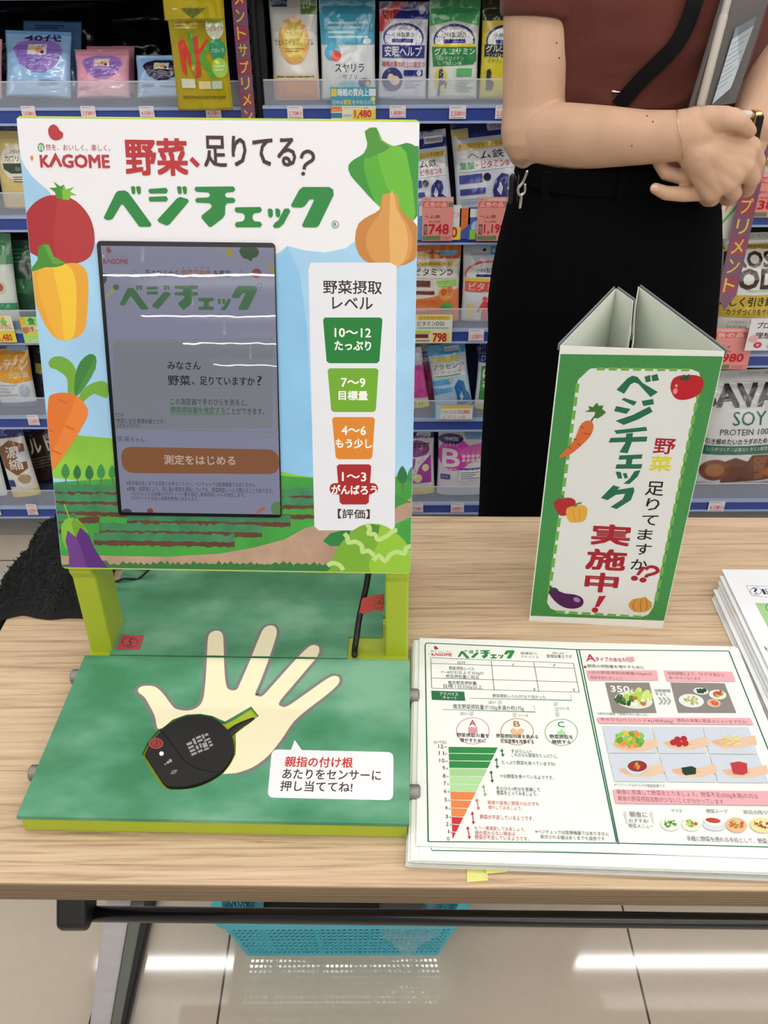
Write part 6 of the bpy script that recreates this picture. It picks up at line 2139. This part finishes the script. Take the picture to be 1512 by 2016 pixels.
PK((1, 1), 898, 1026, 238, 14, -6, '#b9bdc6', hm(), 'larger silver and navy iron pouch next to the bent elbow', Y=2.05)

# third board
PK((0, 2), -40, 42, 462, 12, 2, '#c2cbc2', [('r', 0, 0, 1, .34, '#3f7f58'), ('e', .35, .40, .4, .2, '#d8dcd2'), ('r', .1, .25, .7, .29, '#b85a3a'), ('e', .62, .60, .20, .08, '#b7a58a'), ('e', .64, .60, .12, .05, '#7a4a2c'), ('g', .1, .5, .5, .58, 3, '#4f7f5c'), ('r', 0, .78, 1, .86, '#2f7a50')], 'green and white pouch with a seed picture on the third shelf')
PK((0, 2), 28, 96, 474, 10, 0, '#22402e', [('g', .1, .1, .8, .3, 4, '#3a6a4a'), ('r', .1, .5, .9, .7, '#2f5a3c')], 'dark green pouch behind the picture board on the third shelf', Y=2.09)
PK((1, 2), 798, 904, 482, 7, 0, '#c9c2b4', [('r', 0, 0, 1, .18, '#b5602a'), ('e', .46, .09, .035, .02, '#4a2412'), ('r', .06, .105, .40, .175, '#b7b06a'), ('r', .62, .08, .92, .14, '#6f9ab8'), ('t', '約90日', .65, .14, .92, .18, '#7a3a2c', .0), ('r', .06, .215, .92, .265, '#c9a83c', .01), ('t', '日光不足の時代に', .14, .22, .84, .26, '#5a4a1c', .0), ('r', .05, .27, .95, .42, '#d8d6cf', .02), ('t', 'ビタミンD', .14, .295, .86, .385, '#4a2c34', .03),
   ('r', .08, .45, .44, .53, '#5a2c2c'), ('r', .08, .585, .52, .63, '#5a2c2c'), ('p', [(.56, .45), (.94, .44), (.94, .52), (.6, .53)], '#7fae5a'), ('p', [(.0, .72), (.5, .66), (1, .56), (1, 1), (0, 1)], '#c26a36'), ('e', .74, .62, .14, .09, '#d8a05a'), ('e', .70, .60, .06, .05, '#b8542c'), ('e', .82, .57, .05, .05, '#c2683a'), ('e', .76, .80, .12, .065, '#4f8a42'), ('g', .2, .78, .55, .92, 3, '#d08a5a')], 'orange vitamin pouch with a bowl picture above the 798 card')
PK((1, 2), 906, 1004, 484, 7, 0, '#c6c9ce', [('r', 0, 0, 1, .13, '#9fa6ae'), ('e', .42, .06, .035, .02, '#22252c'), ('r', .54, .01, 1, .12, '#3f7fae'), ('t', '60日分', .57, .03, .95, .10, '#dfe6ee', .012), ('e', .5, .37, .47, .18, '#b8423a'), ('e', .5, .38, .44, .165, '#d0d3d6'), ('t', '小林製薬の', .24, .285, .76, .345, '#2c3456', .012), ('r', .26, .36, .74, .395, NV_, .01), ('r', .04, .41, .96, .455, '#c9b43a'), ('r', .04, .455, .98, .59, '#b8463c'), ('t', 'ビタミンE', .12, .47, .92, .575, '#e6dcd8', .02),
   ('p', [(.42, .72), (.50, .72), (.62, .86), (.60, .88), (.52, .80), (.52, .98), (.40, .98), (.40, .80), (.32, .88), (.30, .86)], '#b8363c'), ('e', .46, .685, .05, .03, '#b8363c'), ('r', .10, .76, .24, .95, '#c9b87a'), ('r', .62, .63, .96, .69, '#a8424a'), ('g', .62, .72, .94, .84, 4, '#9a9ca4')], 'silver pouch with a red standing figure beside the black trousers')

# fourth board
PK((0, 3), 2, 76, 682, 14, -2, SI, [('r', 0, 0, 1, .10, '#3a4a7a'), ('p', [(0, .08), (1, .04), (1, .58), (.6, .62), (.2, .58), (0, .5)], '#c98f2c'), ('r', .45, .02, .95, .12, '#7a94b0'), ('t', 'ルテイン', .10, .22, .96, .40, '#e0dccf', .03), ('t', '光対策', .44, .42, .95, .53, '#e6d8b0', .015), ('g', .1, .62, .6, .88, 5, '#8f949c'), ('e', .78, .74, .14, .10, '#8f98a4'), ('r', 0, .93, 1, 1, '#2c3a7a')], 'gold and silver pouch with slanted white lettering on the fourth shelf')
PK((0, 3), -76, -2, 690, 12, 0, '#3a3f4a', [], 'grey pouch at the end of the fourth shelf')
PK((0, 3), 70, 130, 690, 10, 6, '#22242c', [('r', .1, .3, .8, .5, '#8a7a3a')], 'black pouch tucked behind the carrot end of the picture board on the fourth shelf', Y=2.09)
mg = [('r', 0, 0, 1, .22, '#b9b4bc'), ('p', [(.0, .22), (1, .30), (1, .84), (0, .78)], '#a83a7c'), ('g', .1, .4, .6, .62, 4, '#d5a8c4'), ('e', .3, .6, .14, .06, '#c2a0b4'), ('r', 0, .86, 1, 1, '#cfc23a'), ('t', '10', .5, .88, .8, .95, '#3a3a1c', .01)]
PK((1, 3), 790, 846, 690, 8, -9, '#b0a4ae', mg, 'magenta and yellow pouch leaning against the picture board edge', T=.013)
PK((1, 3), 822, 868, 678, 8, -5, '#8f3a5c', [('r', 0, 0, 1, .3, '#b4a8b2'), ('g', .2, .12, .8, .25, 2, '#6a6a9a'), ('e', .4, .5, .3, .14, '#a82c5c')], 'dark pink pouch standing behind the magenta one', Y=2.09, T=.012)
PK((1, 3), 856, 930, 682, 10, -9, '#9fb8c9', [('r', 0, 0, 1, .16, '#3f86b4'), ('r', .45, .05, .85, .12, '#c9cfd4', .03), ('t', '約20日', .5, .06, .8, .11, '#a84a3a', .0), ('r', .1, .20, .8, .26, '#c9b23a', .01), ('r', .04, .27, .96, .50, '#cfd6d8', .02), ('t', 'プラセンタ', .06, .29, .92, .37, '#3a3440', .015), ('t', 'ビタミンB', .1, .395, .85, .44, '#a84a4a', .004), ('g', .1, .45, .8, .495, 1, '#4f8a5a'), ('p', [(0, .54), (.5, .52), (.5, .6), (0, .62)], '#3f86b4'),
   ('p', [(0, .66), (.55, .66), (.5, .72), (0, .76)], '#3f86b4'), ('p', [(.60, .96), (.62, .80), (.58, .66), (.72, .56), (.86, .60), (.88, .74), (.96, .82), (1, .96)], '#23598a'), ('p', [(.70, .80), (.76, .74), (.80, .84), (.72, .92)], '#b9c9d6'), ('e', .52, .55, .06, .03, '#c9a08a')], 'blue and white beauty pouch with a seated silhouette on the fourth shelf')
dh = lambda mid, pr_: [('r', 0, 0, 1, .16, '#1f2560'), ('t', 'DHC', .08, .04, .44, .13, '#9aa0c2', .0)] + pr_
PK((1, 3), 932, 1006, 700, 8, 3, '#b4b8ba', dh('', [('p', [(.08, .22), (.3, .19), (.9, .19), (.96, .26), (.92, .80), (.08, .82)], '#2f7a36'), ('t', 'は', .12, .26, .5, .42, '#d5e0d0', .02), ('t', 'と', .54, .24, .9, .40, '#d5e0d0', .02), ('t', 'む', .14, .46, .5, .62, '#d5e0d0', .02), ('t', 'ぎ', .54, .44, .9, .60, '#d5e0d0', .02), ('r', .05, .90, .95, 1, '#c2b83a')]), 'navy and green pouch squeezed beside the trouser leg on the fourth shelf')
PK((1, 3), 928, 1002, 676, 8, 3, '#1f2560', dh('', []), 'navy pouch top showing behind the navy and green one', Y=2.10)

# lowest board
PK((0, 4), -58, 18, 838, 12, -3, '#c6ccc4', [('e', .6, .45, .45, .18, '#5a8f3a'), ('e', .7, .38, .2, .08, '#7fae4a'), ('e', .5, .55, .2, .08, '#3f7a2c'), ('e', .75, .62, .12, .05, '#a83a2c'), ('r', 0, .86, 1, 1, '#b4b8bc')], 'clear pouch with leafy salad picture at the end of the lowest shelf')
PK((0, 4), 26, 84, 842, 10, -7, '#c9c4bc', dh('', [('p', [(.06, .28), (.5, .19), (.94, .26), (.9, .6), (.5, .68), (.1, .56)], '#6a4428'), ('t', '濃', .3, .27, .78, .43, '#e0d8cc', .025), ('t', '縮', .3, .44, .78, .60, '#e0d8cc', .025), ('r', .66, .36, .95, .5, '#b4bcc9'), ('e', .68, .74, .22, .07, '#8a7a5a'), ('r', .06, .74, .3, .84, '#26306a'), ('r', 0, .90, 1, 1, '#cfc03c')]), 'brown and white pouch with a navy top on the lowest shelf')
PK((0, 4), 66, 150, 840, 10, -14, '#2a2019', dh('', [('t', 'ルト', .3, .24, .9, .50, '#c9c2b4', .03), ('g', .2, .56, .9, .76, 4, '#5a4a38')]), 'dark brown pouch leaning behind the carrot tip of the picture board', Y=2.115)
PK((1, 4), 798, 856, 850, 6, -2, '#c9c6cc', [('r', 0, 0, 1, .11, '#1f2560'), ('r', .42, .02, .9, .10, '#c9ccd8', .04), ('t', '60日分', .48, .03, .85, .09, '#22253a', .01), ('e', .4, .26, .45, .12, '#7a3a72'), ('g', .2, .17, .85, .25, 2, '#3a2c3a'), ('p', [(.1, .42), (.9, .36), (.9, .80), (.1, .80)], '#8a2c86'), ('p', [(.36, .38), (.9, .34), (.5, .52), (.2, .84), (.06, .84), (.34, .5)], '#d5d0d8'), ('e', .70, .55, .12, .06, '#c9c28a'), ('e', .42, .72, .16, .07, '#c9c28a'), ('r', 0, .86, 1, 1, '#c9bc56')],
   'purple and white pouch with yellow foot at the stand edge on the lowest shelf')
PK((1, 4), 796, 850, 830, 6, 0, '#232a5a', [('r', .5, .02, .95, .10, '#9aa0b4', .04)], 'dark navy pouch behind the purple and white one', Y=2.09)
bmx = lambda: [('r', 0, 0, 1, .145, '#1f1f66'), ('t', 'DHC', .05, .05, .40, .13, '#b4b8d2', .0), ('e', .50, .04, .03, .015, '#0f1230'), ('r', .66, .055, .96, .13, '#cfd2de', .04), ('t', '60日分', .70, .065, .92, .12, '#22253a', .012), ('p', [(.52, .17), (.96, .15), (.96, .26), (.6, .25)], '#6a8fb0'), ('e', .35, .45, .36, .20, '#b52f92'), ('p', [(.4, .36), (.96, .30), (.9, .5), (.6, .58)], '#c0589e'), ('e', .26, .25, .26, .065, '#26225c'), ('t', '持続型', .12, .22, .42, .27, '#e0dfe8', .015),
       ('t', 'ビタミン', .14, .30, .42, .345, '#e8d8e6', .008), ('t', 'B', .08, .365, .46, .61, '#e2e0e6', .04), ('t', 'ミックス', .08, .62, .40, .68, '#e8d8e6', .015), ('r', .06, .71, .26, .78, '#23256a'), ('t', 'DHC', .08, .725, .24, .765, '#c2c6dc', .0), ('r', .46, .625, .92, .79, '#d8d8da'), ('r', .46, .625, .92, .65, '#3a3a8a'), ('g', .49, .67, .9, .78, 4, '#6a6a72')] + \
      [('e', .54 + .1 * i, .46 + .055 * j, .042, .024, '#c9b4c4') for i in range(4) for j in range(2)] + [('r', 0, .90, 1, 1, '#a8acb2')]
PK((1, 4), 858, 952, 824, 5, 0, '#b7b2b8', bmx(), 'magenta vitamin pouch with a big white letter B on the lowest shelf')
PK((1, 4), 953, 1010, 848, 6, 0, '#cfd0cc', [('p', [(.0, .55), (.2, .6), (.0, .7)], '#c2a84a')], 'white pouch edge between the vitamin pouch and the trousers')

# protein bags at the far end
PK((2, 1), 1438, 1590, 242, 8, 0, '#c4c6bc', [('r', 0, .32, 1, .56, '#b39a3a'), ('t', '引き締めた', .10, .34, .95, .45, '#22201a', .03), ('t', 'カラダづくり', .10, .47, .9, .54, '#22201a', .01), ('t', 'スタイル', .35, .29, .52, .315, '#4a4a4a', 0), ('t', '100', .30, .64, .52, .69, '#a83a3a', .01), ('t', '80', .30, .72, .48, .77, '#a83a3a', .01)], 'white and gold protein bag behind the wrist', T=.03, Y=2.075, name='protein_bag', cat='protein bag')
PK((2, 2), 1392, 1540, 462, 8, -1, '#c9cabf', [('r', 0, 0, 1, .07, '#9fa29c'), ('t', 'SOY PROTEIN', .34, .015, .62, .055, '#5a5a52', .004), ('r', .0, .105, 1, .145, '#8a7228'), ('t', 'ボディラインづくりに', .3, .11, .8, .14, '#2a2412', 0), ('t', 'PROSTY', .03, .16, .97, .30, '#2c201c', .05), ('t', 'BODY', .03, .31, .97, .50, '#2c201c', .06), ('t', 'プロスティ ボディ', .35, .50, .66, .525, '#4a4a44', 0), ('r', 0, .55, 1, .76, '#a88f34'), ('t', '美しく引き締めた', .0, .565, .98, .66, '#1f1c14', .03), ('t', 'カラダづくりをサポートする', .12, .68, .98, .74, '#1f1c14', .012),
   ('t', 'ソイプロテイン', .16, .79, .42, .825, '#3a3a3a', .004), ('t', '100%', .46, .79, .60, .825, '#b8363c', .01), ('t', 'たんぱく質含有', .16, .84, .42, .875, '#3a3a3a', .004), ('t', '80%', .48, .845, .60, .875, '#b8363c', .01), ('e', .78, .87, .14, .10, '#7a7a76'), ('e', .78, .87, .125, .09, '#cfd0c8'), ('t', '大豆由来', .70, .83, .86, .86, '#3a3a3a', .004), ('t', 'たんぱく質', .69, .87, .87, .90, '#3a3a3a', .004)],
   'white and gold protein bag with large brown capitals beside the notice', T=.035, Y=2.075, name='protein_bag', cat='protein bag')
PK((2, 2), 1396, 1570, 424, 6, 0, '#16201a', [('p', [(0, 0), (1, 0), (1, .10), (0, .16)], '#1f2a1c'), ('g', .3, .05, .6, .10, 1, '#a89a3a')], 'black and green bag standing behind the gold protein bag', Y=2.17, T=.03, name='protein_bag', cat='protein bag')
PK((2, 3), 1352, 1536, 734, 10, -2, '#c2c4c2', [('r', 0, 0, 1, .06, '#a4a8a6'), ('t', 'ソイプロテイン100', .4, .015, .72, .045, '#4a4a4a', 0), ('t', 'SAVAS', .02, .11, .98, .30, '#17171a', .07), ('t', 'SOY', .34, .33, .70, .45, '#1f5a4a', .006), ('t', 'PROTEIN 100', .22, .48, .74, .535, '#26443c', .004), ('t', '引き締めたいカラダのために', .08, .565, .80, .62, '#1f1f22', .012), ('r', .05, .63, .82, .71, '#2c5a48'), ('t', 'カラダづくりに必要なビタミン配合', .1, .645, .76, .68, '#cfd8d2', 0),
   ('p', [(.30, .78), (.42, .74), (.56, .78), (.60, .72), (.86, .72), (.94, .80), (.9, .96), (.30, .98)], '#5a3424'), ('p', [(.62, .74), (.78, .72), (.76, .94), (.66, .96)], '#7a4a34'), ('e', .22, .86, .16, .10, '#6a3a24'), ('e', .22, .86, .10, .06, '#8a5a3a'), ('p', [(.74, .90), (.94, .70), (1, .72), (.82, .94)], '#8a5436')],
   'silver protein bag with black capitals and a cocoa picture beside the notice', T=.04, Y=2.078, name='protein_bag', cat='protein bag')
PK((2, 3), 1360, 1560, 716, 6, 0, '#17352a', [('g', .4, .03, .7, .08, 1, '#8a9a8a')], 'dark green bag top showing behind the silver protein bag', Y=2.17, T=.03, name='protein_bag', cat='protein bag')
PK((2, 3), 1556, 1660, 750, 8, 3, '#101214', [('g', .1, .1, .4, .3, 3, '#5a5a5a')], 'black bag at the very edge next to the silver protein bag', T=.03, Y=2.075, name='protein_bag', cat='protein bag')
strip(1407, 1443, 200, 612, 1.955, 'purple plastic strip with yellow characters hanging beside the clasped hands')

# ---------------- price cards
def card(x0, y0, x1, y1, base, prints, label, Y=1.9935, tilt=0.0, cat='price tag', name='price_tag', group=None):
    a, b = at_y(x0, y0, Y), at_y(x1, y1, Y)
    xc, zc = (a.x + b.x) / 2, (a.z + b.z) / 2
    w, h = abs(b.x - a.x), abs(a.z - b.z)
    pl = Plane((xc - w / 2, Y, zc + h / 2), (1, 0, 0), (0, 0, 1))
    bm = bmesh.new()
    prism(bm, [pl.P(0, 0), pl.P(w, 0), pl.P(w, -h), pl.P(0, -h)], (0, .0008, 0))
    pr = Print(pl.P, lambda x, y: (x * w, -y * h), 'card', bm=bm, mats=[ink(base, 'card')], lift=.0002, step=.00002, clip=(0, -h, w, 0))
    draw(pr, prints)
    return tag(link(name, bm, pr.mats, loc=(xc, Y, zc - h / 2)), label, cat, group)
def small(x0, x1, y0, y1, price, label, c='#d5cdd0'):
    card(x0, y0, x1, y1, c, [('g', .1, .06, .7, .18, 1, '#8a8288'), ('r', .52, .45, .95, .72, '#d9a8b2'), ('t', price, .10, .42, .68, .82, '#a83046', .01), ('g', .1, .86, .9, .97, 1, '#6a666a')], label)
small(40, 72, 209, 233, '3,924', 'small white price tag reading 3,924 below the pale blue 40 pouch')
small(157, 190, 209, 232, '3,924', 'small white price tag reading 3,924 below the pink pouch')
small(273, 305, 209, 232, '4,333', 'small white price tag reading 4,333 below the black fan pouch')
small(404, 436, 209, 232, '4,333', 'small white price tag reading 4,333 below the yellow packets')
small(565, 597, 209, 233, '3,704', 'small white price tag reading 3,704 below the grey and orange pouch')
small(767, 799, 208, 232, '1,800', 'small white price tag reading 1,800 below the sleep pouch')
small(885, 917, 208, 234, '2,500', 'small white price tag reading 2,500 below the green pouch')
small(976, 1008, 208, 234, '2,500', 'small white price tag half hidden by the elbow')
small(923, 952, 648, 672, '1,020', 'small white price tag reading 1,020 next to the trousers')
small(52, 79, 817, 837, '2,221', 'small white price tag reading 2,221 below the gold and silver pouch')
small(50, 76, 993, 1014, '630', 'small white price tag reading 630 below the brown and white pouch')
small(-24, 3, 993, 1014, '630', 'small white price tag at the end of the lowest rail')
small(811, 833, 990, 1009, '594', 'small white price tag beside the stand on the lowest rail')
small(888, 913, 990, 1009, '680', 'small white price tag reading 680 below the vitamin pouch')
small(1397, 1424, 987, 1007, '4,158', 'small white price tag reading 4,158 below the silver protein bag')
card(650, 172, 740, 234, '#3f7f92', [('r', .0, .0, 1, .30, '#3d8296'), ('r', .02, .04, .14, .28, '#d8b84a'), ('t', '睡眠の質向上', .16, .04, .84, .28, '#e6ecee', .02), ('r', .85, .05, 1, .27, '#c2ccd0'), ('e', .94, .36, .05, .07, '#d8c84a'), ('t', '日中の', .05, .40, .27, .54, '#e6ecee', .01), ('t', '眠気', .29, .38, .46, .55, '#d8c84a', .015), ('t', 'をやわらげる', .48, .40, .98, .54, '#e6ecee', .01), ('r', 0, .58, 1, 1, '#cfcdb8'), ('r', .0, .60, .25, .77, '#b86a3a'), ('t', 'ストレス', .03, .67, .22, .75, '#e6dcd2', 0), ('r', .0, .80, .25, .97, '#2f6a8a'),
   ('t', 'スヤリラサプリ 60粒', .28, .61, .84, .67, '#33333a', 0), ('t', '30日分', .27, .84, .46, .94, '#33333a', .0), ('r', .48, .70, 1, 1, '#d8c24a'), ('t', '1,480', .52, .71, .90, .99, '#a82c36', .03)], 'teal and yellow price card reading 1,480 below the clock pouch', Y=1.989, name='price_card', cat='price card')
def pinkcard(x0, y0, x1, y1, nm, price, label):
    card(x0, y0, x1, y1, '#d98e88', [('r', .04, .02, .96, .09, '#c9a09a'), ('t', '税込', .06, .03, .3, .08, '#7a3a36', 0), ('r', .02, .10, .82, .23, '#c9584f'), ('t', '広告の品', .06, .11, .78, .22, '#e8d2cc', .03), ('r', .84, .12, .98, .22, '#5f6a4a'), ('t', nm, .08, .40, .58, .48, '#4a2c2c', .008), ('t', '税込価格', .22, .53, .6, .58, '#a8403c', 0), ('r', .06, .62, .17, .85, '#4a2426'), ('t', '特価', .075, .64, .155, .83, '#d8b8b0', 0), ('t', price, .22, .61, .88, .85, '#a3222c', .04), ('r', .02, .88, .62, .98, '#5f6a4a'), ('g', .66, .89, .96, .98, 2, '#9a5a56')],
         label, Y=1.988, name='price_card', cat='price card')
card(820, 404, 906, 472, '#d0d4d6', [('r', 0, 0, .24, 1, '#4f7fae'), ('r', .06, .02, .28, .3, '#b9bcb4'), ('r', .76, .0, .96, .5, '#d5d8d4'), ('t', 'ビタミンB', .7, .18, .95, .36, '#a83a5a', 0), ('r', .72, .62, 1, 1, '#d3c24a'), ('t', '0', .78, .62, .93, .94, '#a82c36', .03)], 'white and blue shelf card sticking out behind the 748 price card', Y=1.991, name='shelf_card', cat='shelf card')
card(906, 410, 924, 470, '#b5602f', [('p', [(.0, .8), (1, .5), (1, 1), (0, 1)], '#3a4a8a')], 'narrow orange shelf card between the pink price cards', Y=1.991, name='shelf_card', cat='shelf card')
card(923, 408, 984, 472, '#3a5a9a', [('r', .05, .05, .28, .3, '#c2c6bc'), ('e', .3, .6, .2, .2, '#9fb4cf'), ('r', .06, .68, .24, .98, '#6fa83a')], 'blue shelf card behind the 1,199 price card', Y=1.991, name='shelf_card', cat='shelf card')
pinkcard(832, 388, 890, 474, 'ヘム鉄', '748', 'pink price card reading 748 on the second rail')
pinkcard(942, 388, 1000, 474, 'ヘム鉄', '1,199', 'pink price card reading 1,199 beside the black trousers')
pinkcard(1462, 340, 1548, 428, 'スタイルボディ', '1,380', 'pink price card with large red price beside the clasped hands')
pinkcard(1392, 646, 1470, 727, 'ボディ', '2,980', 'pink price card behind the top corner of the notice')
card(-14, 622, 34, 674, '#d5d2b4', [('e', .5, .12, .12, .1, '#c9a83a'), ('p', [(.3, .2), (.5, .1), (.7, .2), (.6, .36), (.4, .36)], '#6fa04a'), ('t', 'ない方に', .1, .30, .9, .50, '#a83a46', .02), ('r', 0, .56, 1, .66, '#c9bc3a'), ('r', 0, .66, 1, 1, '#d3c83f'), ('t', '1,480', .04, .68, .78, .98, '#a8222e', .04)], 'yellow price card reading 1,480 on the third rail', Y=1.989, name='price_card', cat='price card')
card(37, 624, 96, 676, '#8fb86a', [('r', 0, 0, .22, .3, '#c9a83a'), ('t', '食', .30, .02, .64, .30, '#2f7a36', .04), ('r', .1, .34, 1, .56, '#d8d8b4'), ('t', '我慢しない', .2, .35, 1, .55, '#a83a36', .02), ('r', .18, .62, .9, .70, '#c9c23a'), ('e', .14, .5, .13, .13, '#a8683a'), ('g', .3, .84, .8, .98, 2, '#d5dcc9')], 'green shelf card next to the yellow price card on the third rail', Y=1.990, name='shelf_card', cat='shelf card')
card(818, 620, 889, 675, '#c6c4a6', [('r', .06, .04, .94, .18, '#d3b83f'), ('t', '日光不足の時代に', .12, .05, .88, .16, '#6a5a1c', 0), ('r', .0, .18, 1, .50, '#d5d6d0'), ('t', 'ビタミンD25', .06, .22, .78, .38, '#33333a', .015), ('g', .06, .42, .9, .5, 1, '#4f8a7a'), ('r', 0, .56, .42, .66, '#9ab23f'), ('r', .0, .68, .36, .82, '#6a2a2e'), ('r', .46, .62, .94, 1, '#d6c878'), ('t', '798', .48, .64, .86, .96, '#9a1f2e', .04), ('g', .02, .86, .4, .97, 1, '#6a6a62')], 'yellow price card reading 798 below the orange vitamin pouch', Y=1.989, name='price_card', cat='price card')
card(858, 798, 930, 826, '#8fb0c2', [('r', .14, .0, .96, .22, '#c9a83f'), ('r', .14, .22, .98, .95, '#d3d6d2'), ('t', 'プラセンタエキス', .16, .34, .62, .60, '#3a343c', .0), ('t', '12,000', .63, .32, .92, .62, '#b03a4a', .015), ('t', 'ビタミンB', .2, .68, .8, .92, '#b04a5a', 0)], 'blue and white shelf card reading 12,000 below the beauty pouch', Y=1.989, name='shelf_card', cat='shelf card')
card(1411, 372, 1460, 470, '#cfd0c6', [('p', [(.08, .0), (.36, .0), (.22, .45)], '#b8463a'), ('p', [(.4, 0), (.62, 0), (.36, .5)], '#c97a4a'), ('p', [(.95, .0), (1, .05), (.06, 1), (0, .98)], '#5f9a52')], 'white triangular shelf card with red rays below the clasped hands', Y=1.975, name='shelf_card', cat='shelf card')
card(1480, 628, 1534, 690, '#d5d6d6', [('t', 'プロスタ', .2, .1, .9, .3, '#2c2c30', .02), ('t', '理想の', .2, .42, .9, .62, '#2c2c30', .02), ('e', .18, .62, .14, .12, '#d3a0a4'), ('e', .34, .82, .12, .10, '#a8365c'), ('e', .34, .82, .04, .035, '#d8c24a'), ('e', .7, .86, .1, .09, '#7fa8c2')], 'white handwritten card with small flowers on the protein bag', Y=1.972, name='shelf_card', cat='shelf card')
